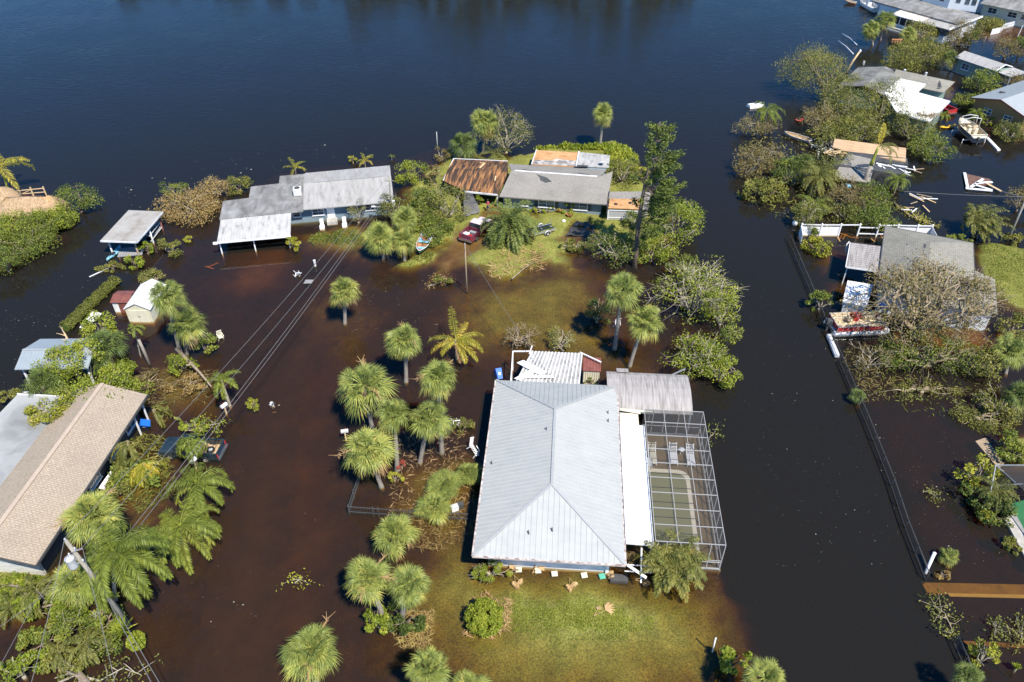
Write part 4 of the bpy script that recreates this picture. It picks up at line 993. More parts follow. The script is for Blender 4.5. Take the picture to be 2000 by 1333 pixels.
T_('bush', 'small green plant at the foot of the white fence post', (1588, 446), (34, 28), .7, 'leaf_mid', size=.24, cat='bush')
T_('bush', 'dense dark round bush beside the inner canal', (1812, 290), (74, 68), 1.7, 'leaf_mid', size=.3, cat='bush')
T_('tree', 'bush heaped with white debris beside the torn house', (1782, 246), (76, 48), 1.9, 'leaf_olive', 'pale_bark', size=.27, bare=.2)
T_('tree', 'broad thicket left of the green cottage', (1802, 100), (96, 56), 1.7, 'leaf_olive', 'pale_bark', size=.3)
T_('tree', 'thicket in front of the porch of the far white house', (1800, 62), (60, 44), 1.9, 'leaf_olive', 'tan_bark', size=.3, bare=.3)
T_('tree', 'uprooted brown tree leaning on the corner of the far white house', (1880, 66), (64, 50), 2.0, 'leaf_withered', 'tan_bark', size=.28, bare=.3)
T_('tree', 'dark bush at the side of the far white house', (1898, 72), (34, 36), 1.7, 'leaf_mid', size=.28)
T_('bush', 'hedge bush by the white picket fence', (1938, 46), (50, 22), .9, 'leaf_olive', size=.3, cat='bush')
T_('tree', 'storm stripped tree in the flooded yard of the green cottage', (1968, 96), (60, 50), 1.8, 'leaf_withered', 'bark', size=.26, bare=.5)
T_('tree', 'dark leafed tree on the right edge behind the green cottage', (1996, 92), (44, 48), 2.2, 'leaf_mid', 'bark', size=.28)
T_('tree', 'dense wind combed tree in front of the green cottage', (1921, 162), (66, 58), 2.0, 'leaf_mid', 'bark', size=.34)
T_('tree', 'withered tree between the cottage and the yellow house', (1978, 158), (52, 40), 1.4, 'leaf_withered', 'bark', size=.25, bare=.6)
T_('bush', 'row of shrubs behind the yellow house corner', (1880, 195), (40, 26), .9, 'leaf_mid', size=.26, cat='bush')
T_('tree', 'grey green shrub between the motor boat and the right edge', (1978, 255), (58, 56), 1.5, 'leaf_olive', 'pale_bark', size=.26)
T_('bush', 'short hedge along the yellow house wall', (1930, 238), (34, 14), .5, 'leaf_bright', size=.22, cat='bush')
T_('tree', 'bush on the right edge behind the leaning pole', (1994, 392), (50, 50), 1.4, 'leaf_withered', 'bark', size=.26, bare=.4)
T_('bush', 'scrub at the foot of the leaning pole', (1982, 466), (34, 20), .5, 'leaf_olive', size=.24, cat='bush')
T_('bush', 'low palm scrub along the grass edge in front of the feather palm', (1868, 470), (60, 26), .6, 'leaf_mid', size=.34, cat='bush')
T_('tree', 'huge uprooted tree with browned leaves lying over the grey shingle roof', (1815, 582), (262, 160), 4.0, 'leaf_withered', 'tan_bark', size=.26, bare=.55, dens=1.4, limbs=22, thin=2.6, wood=1.5, base_px=(1785, 660), rzmax=.45, cr=.2)
T_('tree', 'fallen crown of browned and green branches below the pontoon boat', (1822, 690), (210, 100), 1.5, 'leaf_mid', 'tan_bark', size=.23, bare=.6, dens=.7, limbs=16, thin=1.6, rzmax=.4, cr=.22)
T_('tree', 'greener part of the fallen crown at its right end', (1920, 700), (90, 74), 1.7, 'leaf_olive', 'bark', size=.25, bare=.25)
T_('bush', 'branches of green leaves hanging into the water near the fallen trunk', (1740, 690), (50, 60), .9, 'leaf_mid', size=.25, cat='bush', dens=.8)
T_('bush', 'floating litter of leaves and twigs beyond the fallen crown', (1800, 762), (150, 60), .15, 'leaf_olive', 'tan_bark', size=.2, cat='debris', bare=.3, dens=.35, rzmax=.1)
T_('bush', 'floating raft of brown weeds near the right edge', (1915, 815), (110, 60), .3, 'leaf_olive', 'tan_bark', size=.2, cat='debris', bare=.3, dens=.5, rzmax=.2)
T_('bush', 'small bush standing at the canal side of the chain link fence', (1605, 588), (46, 54), 1.1, 'leaf_mid', 'pale_bark', size=.26, cat='bush', bare=.2)
T_('shrub', 'large leaved shrub with forked pale stems by the small pool cage', (1918, 922), (66, 58), 1.4, 'leaf_yellow', 'pale_bark', size=.36, cat='shrub', dens=.8, bare=.15)
T_('shrub', 'dark glossy shrub in front of the small pool cage', (1940, 985), (78, 84), 1.0, 'leaf_dark', size=.32, cat='shrub')
T_('shrub', 'green shrubs behind the small pool cage', (1982, 878), (70, 56), .9, 'leaf_mid', size=.3, cat='shrub')
T_('shrub', 'yellow leaved plant at the corner of the small pool cage', (1928, 1012), (30, 26), .6, 'leaf_yellow', size=.3, cat='shrub')
T_('shrub', 'strip of weeds along the sea wall of the small pool', (1976, 1062), (30, 36), .5, 'leaf_olive', size=.24, cat='shrub')
T_('shrub', 'round yellow green shrub near the bottom right, behind the fence end', (1922, 1280), (50, 52), 1.0, 'leaf_yellow', 'pale_bark', size=.26, cat='shrub', bare=.2)
T_('shrub', 'small plant on a sunken post at the bottom right', (1988, 1303), (15, 14), .5, 'leaf_bright', size=.18, cat='shrub')
T_('shrub', 'rusty red bromeliad below the yucca-like palm', (1841, 1122), (24, 20), .3, 'leaf_brown', size=.3, cat='shrub')
# left bank
T_('tree', 'green upright tree behind the white broken panel', (192, 645), (66, 56), 2.0, 'leaf_bright', 'pale_bark', size=.26)
T_('fallen_tree', 'sprawling fallen tree spread over the back of the tan roof', (178, 772), (170, 96), 2.4, 'leaf_bright', 'tan_bark', size=.26, bare=.12, rzmax=.45, limbs=12, thin=1.3)
T_('fallen_tree', 'fallen tree limb of yellow green leaves over the grey flat roof', (112, 800), (90, 62), 2.9, 'leaf_yellow', 'tan_bark', size=.26, bare=.15, rzmax=.4, thin=1.2)
T_('fallen_tree', 'leafy limb lying across the blue metal roof', (138, 700), (96, 70), 3.0, 'leaf_bright', 'tan_bark', size=.26, bare=.2, rzmax=.4, thin=1.2, dens=1.1)
T_('fallen_tree', 'green crown of the fallen tree nearest the bent young palm', (232, 738), (80, 54), 1.4, 'leaf_bright', 'tan_bark', size=.26, bare=.1, thin=1.2)
T_('bush', 'thicket under the snapped trunk', (352, 712), (56, 46), .8, 'leaf_bright', size=.26, cat='bush', bare=.1)
T_('bush', 'leafy green bank under the thick palm trunks', (400, 674), (40, 56), .9, 'leaf_mid', size=.3, cat='bush')
T_('bush', 'pile of broken twigs and fronds below the snapped trunk', (365, 752), (64, 40), .4, 'leaf_brown', 'tan_bark', size=.22, cat='debris', bare=.5, thin=1.3)
T_('bush', 'brown twigs between the fallen tree and the snapped trunk', (290, 745), (60, 44), .3, 'leaf_withered', 'tan_bark', size=.2, cat='debris', bare=.7, thin=1.3)
T_('bush', 'low bush at the corner of the grey flat roof by the left canal', (22, 775), (38, 34), .7, 'leaf_olive', size=.24, cat='bush')
T_('bush', 'weeds in the water beside the tan roof', (225, 960), (60, 50), .4, 'leaf_olive', size=.22, cat='bush', dens=.7)
T_('bush', 'sprig of green leaves over the dark pickup hood', (376, 832), (64, 30), 1.5, 'leaf_bright', 'pale_bark', size=.22, cat='bush', dens=.8, bare=.3)
T_('shrub', 'tangled shrub with small leaves left of the agave, bottom left', (130, 1222), (84, 66), 1.0, 'leaf_mid', 'pale_bark', size=.2, cat='shrub', bare=.2)
T_('shrub', 'yellow green shrub in the bottom left corner', (35, 1306), (84, 66), 1.1, 'leaf_bright', 'pale_bark', size=.24, cat='shrub', bare=.2)
T_('shrub', 'ground cover of ferns below the front of the tan house', (40, 1142), (96, 46), .4, 'leaf_bright', size=.24, cat='shrub')
T_('shrub', 'small clipped bright bush beside the dracaena', (266, 1252), (30, 36), .7, 'leaf_bright', size=.16, cat='shrub', dens=.6, bare=0, twigs=0, cr=.2, even=True)
T_('shrub', 'yellow weeds at the foot of the agave', (190, 1246), (34, 28), .3, 'leaf_olive', size=.2, cat='shrub')
T_('round_bush', 'round bright bush ringed with dead fronds on the front lawn', (946, 1206), (66, 68), .95, 'leaf_bright', size=.17, cat='bush', dens=.75, twigs=0, cr=.2, even=True)
T_('bush', 'dark glossy shrub under the pair of cabbage palms', (790, 1212), (84, 58), .8, 'leaf_dark', size=.26, cat='bush')
T_('bush', 'green clump under the left palm of the pair', (735, 1210), (50, 50), .9, 'leaf_bright', size=.3, cat='bush')
T_('bush', 'collapsed branches with fine leaves at the front corner of the metal roof', (958, 1118), (92, 42), .5, 'leaf_bright', 'pale_bark', size=.13, cat='bush', bare=.35, thin=1.1, limbs=10)
T_('bush', 'pale strap leaved bush at the bottom edge by the canal', (1432, 1290), (54, 62), 1.0, 'leaf_bright', size=.42, cat='bush')
T_('bush', 'sprawling weeds by the white folding chair left of the metal roof', (906, 830), (46, 30), .3, 'leaf_olive', 'tan_bark', size=.16, cat='bush', bare=.4)
T_('bush', 'red leaved bush between the trunks of the roadside grove', (782, 906), (24, 26), .5, 'leaf_red', size=.16, cat='bush')
T_('bush', 'tuft of pale green leaves beside the large round palm', (770, 934), (30, 20), .3, 'leaf_yellow', size=.2, cat='bush')
T_('bush', 'yellow leaves floating at the road edge under the wires', (494, 790), (26, 20), .3, 'leaf_yellow', size=.22, cat='bush')
T_('bush', 'yellow bush at the left end of the grassy bank by the thin pole', (862, 548), (36, 20), .4, 'leaf_olive', 'tan_bark', size=.2, cat='bush', bare=.3)
T_('bush', 'flowering plant in front of the torn house windows', (1112, 405), (30, 26), .8, 'leaf_bright', size=.22, cat='bush')
T_('bush', 'low plants along the wall of the torn house', (1060, 412), (70, 18), .3, 'leaf_bright', size=.22, cat='bush')
T_('bush', 'branches in front of the lattice wall', (1240, 432), (40, 34), 1.0, 'leaf_mid', 'pale_bark', size=.22, cat='bush', bare=.4, thin=1.2)
T_('bush', 'thin sapling in front of the blue house wall', (698, 415), (40, 40), 1.4, 'leaf_olive', 'pale_bark', size=.14, cat='bush', bare=.5, dens=.6, thin=1.2)
T_('bush', 'green sprigs between the striped patio cover and the small cream shed', (1155, 745), (30, 10), .6, 'leaf_bright', size=.16, cat='bush')

# agave and dracaena rosettes
def rosette(name, label, px, w_px, mat, n=26, seed=1, z=.3):
    c = at(px[0], px[1], z); r = w_px / ppm(c) / 2; rng = np.random.RandomState(seed); mb = MB()
    for i in range(n):
        el = 1.3 * (1 - (i + .5) / n) + .1; az = i * 2.4; d = np.array([math.cos(el) * math.cos(az), math.cos(el) * math.sin(az), math.sin(el)])
        mb.leaves(np.array([d * r * .5]), np.array([d]), np.array([[-d[0] * math.tan(el), -d[1] * math.tan(el), 1]]), r, .16 * r, [rng.uniform(0, 1)])
    return single(name, mb, M[mat], label, 'plant', c)
rosette('agave', 'silvery agave rosette near the bottom of the transformer pole', (191, 1216), 50, 'leaf_blue', 34, 2)
rosette('dracaena', 'spiky green dracaena at the foot of the transformer pole', (240, 1232), 60, 'leaf_bright', 30, 3, .9)
rosette('agave', 'bluish agave in the water right of the thick palm trunks', (408, 664), 34, 'leaf_blue', 24, 4)
rosette('plant', 'bright rosette plant against the small pool sea wall', (1972, 1062), 30, 'leaf_yellow', 20, 6)
# clipped hedge along the left canal
mb = MB(); rngh = np.random.RandomState(2); A = at(127, 640, .5); B = at(226, 547, .5)
for k in range(5200):
    t = rngh.uniform(0, 1); a_ = rngh.uniform(-.3, 3.44); q = A.lerp(B, t); dr = (B - A).normalized(); nr = Vector((-dr.y, dr.x, 0))
    rr_ = .62 * (1 + .12 * math.sin(t * 40))
    p = q + nr * math.cos(a_) * rr_ + Vector((0, 0, math.sin(a_) * rr_ * .75)) + Vector(rngh.normal(0, .05, 3)) - A
    mb.leaves(np.array([p]), rngh.normal(size=(1, 3)), np.array([tuple(nr * math.cos(a_) + Vector((0, 0, math.sin(a_))))]) + rngh.normal(0, .4, (1, 3)), .14, .09, [rngh.uniform(.1, .8)])
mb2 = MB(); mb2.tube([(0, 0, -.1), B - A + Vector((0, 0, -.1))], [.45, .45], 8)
o = thing('hedge', 'long clipped hedge along the left canal bank', 'hedge', A)
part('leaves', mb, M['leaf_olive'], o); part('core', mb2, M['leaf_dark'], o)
# ================================================================ buildings
class Lot:
    """a local frame: origin and x axis given by two places seen in the photograph"""
    def __init__(s, o, x, z):
        a = at(o[0], o[1], z); b = at(x[0], x[1], z)
        s.o = Vector((a.x, a.y, 0)); s.yaw = math.atan2(b.y - a.y, b.x - a.x)
        s.c, s.s = math.cos(s.yaw), math.sin(s.yaw)
    def L(s, px, py, z=0.0):
        w = at(px, py, z); dx, dy = w.x - s.o.x, w.y - s.o.y
        return (dx * s.c + dy * s.s, -dx * s.s + dy * s.c, z)
    def W(s, x, y, z=0.0):
        return Vector((s.o.x + x * s.c - y * s.s, s.o.y + x * s.s + y * s.c, z))
    def thing(s, name, label, cat, group=None): return thing(name, label, cat, s.o, s.yaw, group)
def rect(x0, x1, y0, y1): return [(x0, y0), (x1, y0), (x1, y1), (x0, y1)]
def ribs(mb, a, b, c, d, n, w=.03, h=.03, m=0, ends=True):
    """n bars from edge a-b to edge d-c, standing on a roof plane"""
    a, b, c, d = map(Vector, (a, b, c, d))
    for k in range(n):
        t = (k + (0 if ends else .5)) / ((n - 1) if ends else n)
        p, q = a.lerp(b, t), d.lerp(c, t); mb.bar(p + Vector((0, 0, h / 2)), q + Vector((0, 0, h / 2)), w, h, m)
def window(parent, c, w, h, axis_='x', out=-1, frame='white', glass='glass', mull=1, sill=True):
    """a framed window standing proud of a wall; axis_ = the wall's direction"""
    fr = MB(); t = .07; d = .06
    def B(cx, cz, sx, sz, mb, dep, off):
        if axis_ == 'x': mb.box((c[0] + cx, c[1] + out * off, c[2] + cz), (sx, dep, sz))
        else: mb.box((c[0] + out * off, c[1] + cx, c[2] + cz), (dep, sx, sz))
    B(0, h / 2, w + t, t, fr, d, .035); B(0, -h / 2, w + t, t, fr, d, .035); B(-w / 2, 0, t, h - t, fr, d, .035); B(w / 2, 0, t, h - t, fr, d, .035)
    for k in range(mull): B((k + 1) * w / (mull + 1) - w / 2, 0, .04, h - t, fr, d * .8, .033)
    B(0, 0, w - t - .01, .035, fr, d * .7, .033)
    if sill: B(0, -h / 2 - .075, w + .2, .06, fr, .14, .075)
    f = part('window', fr, M[frame], parent)
    g = MB(); B(0, 0, w - .02, h - .02, g, .02, .011); part('pane', g, M[glass], f)
def gutter(mb, a, b, w=.12, h=.14):
    a, b = Vector(a), Vector(b); mb.bar(a, b, w, h)

# ---- materials of the buildings
M['metal_roof'] = nmat('pale_metal_roof', [(.3, (.335, .35, .345)), (.5, (.37, .38, .37)), (.7, (.40, .405, .39))], 1.1, .5, 5, spec=.3, stretch=(.6, 1, 1))
M['metal_trim'] = flat('grey_ridge_cap', (.34, .35, .35), .45, .08)
M['porch_white'] = nmat('white_coated_roof', [(.3, .66), (.6, .78)], 1.3, .55, stretch=(1, 8, 1))
M['stucco'] = flat('white_stucco', (.66, .68, .69), .8, .05)
M['canopy_grey'] = streak_mat('weathered_canvas', [(.28, (.17, .155, .145)), (.5, (.33, .305, .29)), (.75, (.46, .43, .41))], (5, .35, 1), .8, 1.1)
M['corrugated'] = nmat('weathered_corrugated', [(.28, (.14, .135, .13)), (.5, (.36, .35, .335)), (.75, (.46, .45, .435))], 1.6, .5, stretch=(1, .6, 1))
M['corrugated_white'] = nmat('stained_white_corrugated', [(.25, (.16, .16, .15)), (.42, (.42, .415, .40)), (.75, (.56, .555, .54))], .9, .5, 6, stretch=(2.2, .7, 1))
M['grey_membrane'] = nmat('grey_roof_membrane', [(.25, (.10, .097, .09)), (.5, (.205, .20, .19)), (.72, (.33, .325, .315))], .55, .8, 7, stretch=(1.6, .7, 1), bump=.1, dist=.5)
M['pale_membrane'] = nmat('pale_roof_membrane', [(.2, (.20, .195, .18)), (.45, (.33, .32, .305)), (.75, (.42, .41, .395))], .9, .8, 7, stretch=(2.4, .5, 1), bump=.1)
M['shaded_blue_wall'] = flat('eave_shaded_blue', (.12, .19, .25), .7, .08)  # blue grey wall with the eave shadow put into its colour
M['blue_grey_wall'] = flat('pale_blue_grey_paint', (.19, .245, .275), .7, .08)
M['shingle_grey'] = shingle('grey_shingle', (.325, .30, .265), (.285, .265, .235), (.22, .205, .18), .32, .15, 0, .3, (.12, .11, .095))
M['shingle_dark'] = shingle('dull_grey_shingle', (.32, .30, .25), (.26, .245, .205), (.15, .142, .12), .42, .22, 0, .3, (.12, .11, .10))
M['shingle_tan'] = shingle('tan_tile_shingle', (.415, .345, .265), (.385, .32, .245), (.31, .245, .18), .30, .19, R(90), .35, (.26, .21, .16), .03, .5)
M['shingle_patchy'] = shingle('storm_torn_shingle', (.27, .265, .24), (.22, .22, .2), (.14, .14, .13), .32, .15, 0, .8, (.05, .05, .05), .02, .6)
M['bare_deck'] = nmat('torn_bare_boards', [(.30, (.022, .018, .015)), (.46, (.06, .035, .022)), (.56, (.26, .12, .045)), (.68, (.44, .22, .085)), (.8, (.52, .32, .15))], 1.1, .8, 8, stretch=(2.6, .30, 1), bump=.3, dist=.6)
M['plywood'] = nmat('orange_plywood', [(.25, (.27, .13, .055)), (.5, (.52, .28, .12)), (.75, (.66, .42, .22))], 1.0, .8, 7, stretch=(1, 2.5, 1), bump=.2)
M['sheathing'] = nmat('bare_plank_sheathing', [(.25, (.22, .13, .07)), (.5, (.50, .33, .19)), (.75, (.60, .43, .27))], 1.4, .8, 6, stretch=(.5, 4, 1), bump=.2)
M['underlay'] = nmat('peeling_underlay', [(.3, (.07, .065, .06)), (.5, (.34, .31, .28)), (.7, (.62, .57, .52))], 1.1, .8, 6, dist=.8)
M['white_flat_roof'] = nmat('white_flat_roof', [(.2, (.44, .41, .36)), (.4, (.70, .68, .64)), (.75, (.80, .79, .77))], .5, .6, 6, stretch=(1, 1.6, 1))
M['blue_metal'] = flat('blue_grey_metal_roof', (.31, .355, .385), .4, .07, metal=.15)
M['grey_metal'] = flat('grey_metal_roof', (.38, .40, .40), .45, .06, metal=.15)
M['ochre_wall'] = flat('ochre_stucco', (.34, .20, .085), .8, .07)
M['green_wall'] = flat('pale_green_stucco', (.22, .32, .27), .8, .07)
M['shed_white'] = nmat('white_shed_sheet', [(.25, (.55, .54, .50)), (.6, (.76, .76, .74))], 1.0, .5, stretch=(3, .7, 1))
M['shed_cream'] = flat('cream_shed_sheet', (.62, .58, .44), .6, .06)
M['shed_red'] = nmat('red_brown_sheet', [(.3, (.15, .05, .04)), (.7, (.25, .09, .07))], 1.4, .6)
M['thatch'] = nmat('palm_thatch', [(.25, (.19, .12, .065)), (.5, (.38, .26, .15)), (.75, (.54, .40, .25))], 5, .95, 6, bump=.8, stretch=(1, 1, .4))
M['gable_white'] = nmat('white_gable_board', [(.3, (.52, .50, .45)), (.7, (.72, .70, .66))], 1.4, .7, stretch=(1, 1, 4))
M['lattice'] = screen_mat('white_lattice', .62, .38)
M['pool_olive'] = nmat('murky_pool_water', [(.3, (.23, .245, .145)), (.7, (.265, .28, .17))], .3, .15, spec=.5)
M['coping'] = flat('pale_coping', (.62, .60, .55), .7, .08)
M['deck'] = nmat('pool_deck_tile', [(.3, (.20, .18, .165)), (.7, (.28, .255, .235))], .8, .85)
M['green_court'] = flat('green_pool_floor', (.045, .20, .075), .7, .1)

# ---- A: the big metal roof
A_ = Lot((924, 1085), (1220, 1103), 2.6)
o = A_.thing('house', 'white house with a big pale metal hip roof in the middle foreground', 'house')
W_, D_, E_Z, R_Z = 10.9, 19.05, 2.6, 4.5; ya, yb, xm = 5.45, 13.65, 5.45
wb = MB(); wb.walls(rect(.95, 9.95, 1.15, 18.1), -1, 2.5); part('wall', wb, M['stucco'], o)
mb = MB(); mb.walls(rect(9.7, 9.95, 1.0, 1.15), -1, 2.5); part('corner_pillar', mb, M['white'], o)
rf = MB(); z0 = E_Z
FL, FR, BR, BL, R0, R1 = (0, 0, z0), (W_, 0, z0), (W_, D_, z0), (0, D_, z0), (xm, ya, R_Z), (xm, yb, R_Z)
n0 = len(rf.v); rf.v += [FL, FR, BR, BL, R0, R1, (0, 0, z0 - .14), (W_, 0, z0 - .14), (W_, D_, z0 - .14), (0, D_, z0 - .14)]
for f in ((0, 1, 4), (1, 2, 5, 4), (2, 3, 5), (3, 0, 4, 5), (6, 7, 1, 0), (7, 8, 2, 1), (8, 9, 3, 2), (9, 6, 0, 3), (9, 8, 7, 6)): rf.face(f)
def lerp3(a, b, t): return tuple(a[i] + (b[i] - a[i]) * t for i in range(3))
sp = .407
x = sp
while x < W_ - .1:     # seams of the two hip ends
    t = x / xm if x < xm else (W_ - x) / (W_ - xm)
    p = lerp3(FL, R0, t) if x < xm else lerp3(FR, R0, t)
    rf.bar((x, .02, z0 + .02), (x, p[1] - .02, p[2] + .02), .026, .036)
    q = lerp3(BL, R1, t) if x < xm else lerp3(BR, R1, t)
    rf.bar((x, D_ - .02, z0 + .02), (x, q[1] + .02, q[2] + .02), .026, .036)
    x += sp
y = sp
while y < D_ - .1:     # seams of the long sides
    t = min(1, y / ya, (D_ - y) / (D_ - yb))
    rf.bar((.02, y, z0 + .02), (xm * t - .02, y, z0 + (R_Z - z0) * t + .02), .026, .036, 1)
    rf.bar((W_ - .02, y, z0 + .02), (W_ - xm * t + .02, y, z0 + (R_Z - z0) * t + .02), .026, .036, 1)
    y += sp
roof = part('roof', rf, [M['metal_roof'], flat('sunlit_seam', (.475, .475, .46), .45, .05)], o)  # long-side seams paler: sun on their flanks is put into the colour
cp_ = MB()
for a, b in ((FL, R0), (FR, R0), (BL, R1), (BR, R1), (R0, R1)): cp_.bar((a[0], a[1], a[2] + .04), (b[0], b[1], b[2] + .04), .22, .05)
part('ridge_cap', cp_, M['metal_trim'], roof)
for vx, vy in ((.55, 8.7), (10.0, 15.1), (10.0, 14.1), (3.9, 1.75), (5.6, 2.05), (4.8, 11.4)):
    t = min(1, vx / xm, (W_ - vx) / xm, vy / ya, (D_ - vy) / ya); vz = z0 + (R_Z - z0) * t
    v = MB(); v.lathe([(.10, -.05), (.06, .06), (.045, .08), (.045, .32), (0, .32)], 8, (vx, vy, vz)); part('vent_pipe', v, M['dark_grey'], roof)
g = MB(); gutter(g, (-.05, -.06, 2.53), (W_ + .05, -.06, 2.53)); gutter(g, (-.06, 0, 2.53), (-.06, D_, 2.53)); gutter(g, (W_ + .06, 0, 2.53), (W_ + .06, D_, 2.53)); part('gutter', g, nmat('faded_gutter', [(.35, (.20, .13, .11)), (.55, (.55, .48, .44)), (.7, (.7, .66, .62))], 3, .6, stretch=(1, 1, 6)), o)
pr = MB(); pr.slab([(11.02, 1.75, 2.72), (13.08, 1.8, 2.58), (13.12, 14.15, 2.58), (11.02, 14.1, 2.72)], .1)
for k in range(1, 24): pr.bar((11.05, 1.75 + k * .515, 2.725), (13.08, 1.79 + k * .515, 2.585), .02, .012)
part('porch_roof', pr, M['porch_white'], o)
ut = MB(); ut.slab([(11.1, 14.5, 2.3), (12.7, 14.5, 2.25), (12.7, 15.9, 2.25), (11.1, 15.9, 2.3)], .1); ut.bar((11.1, 16.1, 2.5), (12.9, 15.85, 2.4), .22, .05); ut.bar((11.2, 16.35, 2.2), (14.0, 16.2, 2.2), .35, .06); part('utility_roof', ut, M['cream'], o)
pp = MB()
for y_ in (2.0, 5.9, 9.9, 13.9): pp = MB(); pp.box((12.95, y_, .8), (.1, .1, 3.4)); part('porch_post', pp, M['white'], o)
for a_, b_, w_, h_ in (((11.2, 1.0, 1.2), (13.1, 1.0, 1.2), .06, .06), ((12.2, 1.75, 2.3), (12.2, -.2, .8), .10, .10), ((11.1, .2, 2.3), (12.5, -.3, 1.6), .22, .05), ((11.1, 1.0, .4), (13.1, 1.0, .4), .06, .06)): pp = MB(); pp.bar(a_, b_, w_, h_); part('fallen_bar', pp, M['white'], o)
ds = MB(); ds.box((10.7, .55, .0), (1.3, .6, .4)); part('utility_box', ds, M['dark_grey'], o)

# pool and its cage
o = A_.thing('pool', 'murky olive swimming pool with pale coping under the large cage', 'pool')
mb = MB(); mb.slab([(11, 1.9, -.15), (18.35, 1.9, -.15), (18.35, 15.8, -.15), (11, 15.8, -.15)], .5); part('pool_deck', mb, M['deck'], o)
def pool_outline(x0, x1, y0, y1, r):
    pts = [(x0, y0), (x1 - r, y0)] + [(x1 - r + r * math.sin(a), y0 + r - r * math.cos(a)) for a in np.linspace(0, 1.57, 6)] + [(x1 - r + r * math.cos(a), y1 - r + r * math.sin(a)) for a in np.linspace(0, 1.57, 6)] + [(x0, y1)]
    return pts
po = pool_outline(13.3, 17.0, 2.4, 11.7, 1.0); pi_ = pool_outline(13.3, 16.62, 2.78, 11.32, .8)
cb = MB(); k_ = len(po); cb.v += [(p[0], p[1], -.02) for p in po] + [(p[0], p[1], -.02) for p in pi_] + [(p[0], p[1], -.19) for p in po] + [(p[0], p[1], -.19) for p in pi_]
for i in range(k_ - 1): cb.face((i, i + 1, k_ + i + 1, k_ + i)); cb.face((i + 1, i, 2 * k_ + i, 2 * k_ + i + 1)); cb.face((k_ + i, k_ + i + 1, 3 * k_ + i + 1, 3 * k_ + i))
part('coping', cb, M['coping'], o)
pw = MB(); pw.poly([(p[0], p[1], -.04) for p in pi_] ); part('pool_surface', pw, M['pool_olive'], o)
o = A_.thing('pool_cage', 'large white framed screen enclosure over the olive pool', 'pool cage')
fr = MB(); sc = MB(); X0, X1, Y0, Y1, CZ = 13.15, 18.2, 1.9, 15.75, 3.0; nr = 9
for x in (X0, 14.8, 16.5, X1): fr.bar((x, Y0, CZ), (x, Y1, CZ), .04, .06)
for k in range(nr + 1):
    y = Y0 + (Y1 - Y0) * k / nr; fr.bar((X0, y, CZ), (X1, y, CZ), .04, .06)
    fr.box((X1, y, CZ / 2 - .3), (.06, .06, CZ + .5))
fr.bar((X1, Y0, 1.1), (X1, Y1, 1.1), .05); fr.bar((X1, Y0, .12), (X1, Y1, .12), .06, .16)
for x in (14.0, 15.0, 16.2, 17.2):
    fr.box((x, Y1, CZ / 2 - .3), (.06, .06, CZ + .5)); fr.box((x, Y0, CZ / 2 - .3), (.06, .06, CZ + .5))
for y in (Y0, Y1): fr.bar((X0, y, 1.1), (X1, y, 1.1), .05); fr.bar((X0, y, .12), (X1, y, .12), .06, .18)
fr.bar((X0, Y0, .9), (X1, Y0, .9), .06); fr.bar((X1, Y1, 1.1), (X1, Y1 - 1.5, 3.0), .04); fr.bar((X1, Y0, 3.0), (X1, Y0 + 1.5, 1.1), .04)
part('frame', fr, flat('dulled_white_frame', (.38, .375, .37), .5, .06), o)
sc.poly([(X0, Y0, CZ - .02), (X1, Y0, CZ - .02), (X1, Y1, CZ - .02), (X0, Y1, CZ - .02)])
for a, b in (((X1, Y0), (X1, Y1)), ((X0, Y0), (X1, Y0)), ((X0, Y1), (X1, Y1))): sc.poly([(*a, -.2), (*b, -.2), (*b, CZ - .04), (*a, CZ - .04)])
part('screen', sc, M['screen'], o)
for k, (x, y, cm, lab) in enumerate(((13.95, 12.9, 'cream', 'cream sun lounger nearest the porch roof inside the pool cage'), (15.75, 13.0, 'plastic_white', 'white sun lounger in the middle of the three inside the pool cage'), (17.2, 12.95, 'plastic_white', 'white sun lounger nearest the canal inside the pool cage'))):
    q = thing('sun_lounger', lab, 'lounger', A_.W(x, y), A_.yaw, 'sun loungers inside the pool cage')
    s_ = MB()
    for j in range(11): s_.box((0, -.9 + j * .125, .30), (.56, .085, .03))
    part('seat', s_, M[cm], q); b_ = MB()
    for j in range(6): b_.bar((-.28, .52 + j * .10, .33 + j * .085), (.28, .52 + j * .10, .33 + j * .085), .07, .03)
    part('backrest', b_, M[cm], q); f_ = MB()
    for sx in (-.31, .31): f_.bar((sx, -.98, .29), (sx, .48, .29), .05); f_.bar((sx, .48, .29), (sx, 1.1, .84), .05)
    part('frame', f_, M['white'], q)
    for sx in (-.31, .31):
        for sy in (-.8, .4): l_ = MB(); l_.box((sx, sy, .03), (.05, .05, .5)); part('leg', l_, M['white'], q)
q = thing('side_table', 'small round white table between two loungers inside the pool cage', 'table', A_.W(16.5, 13.7)); t_ = MB(); t_.lathe([(0, .40), (.27, .40), (.27, .44), (0, .45)], 14); part('table_top', t_, M['plastic_white'], q)
for a in range(3): l_ = MB(); l_.bar((.1 * math.cos(a * 2.1), .1 * math.sin(a * 2.1), .40), (.22 * math.cos(a * 2.1), .22 * math.sin(a * 2.1), -.2), .035); part('leg', l_, M['plastic_white'], q)
q = thing('storage_box', 'pale storage box under the porch roof edge by the pool', 'box', A_.W(13.55, 11.9), A_.yaw); b_ = MB(); b_.box((0, 0, .15), (.6, .9, .7)); part('body', b_, M['cream'], q); b_ = MB(); b_.box((0, 0, .535), (.66, .96, .07)); part('lid', b_, M['light_grey'], q)

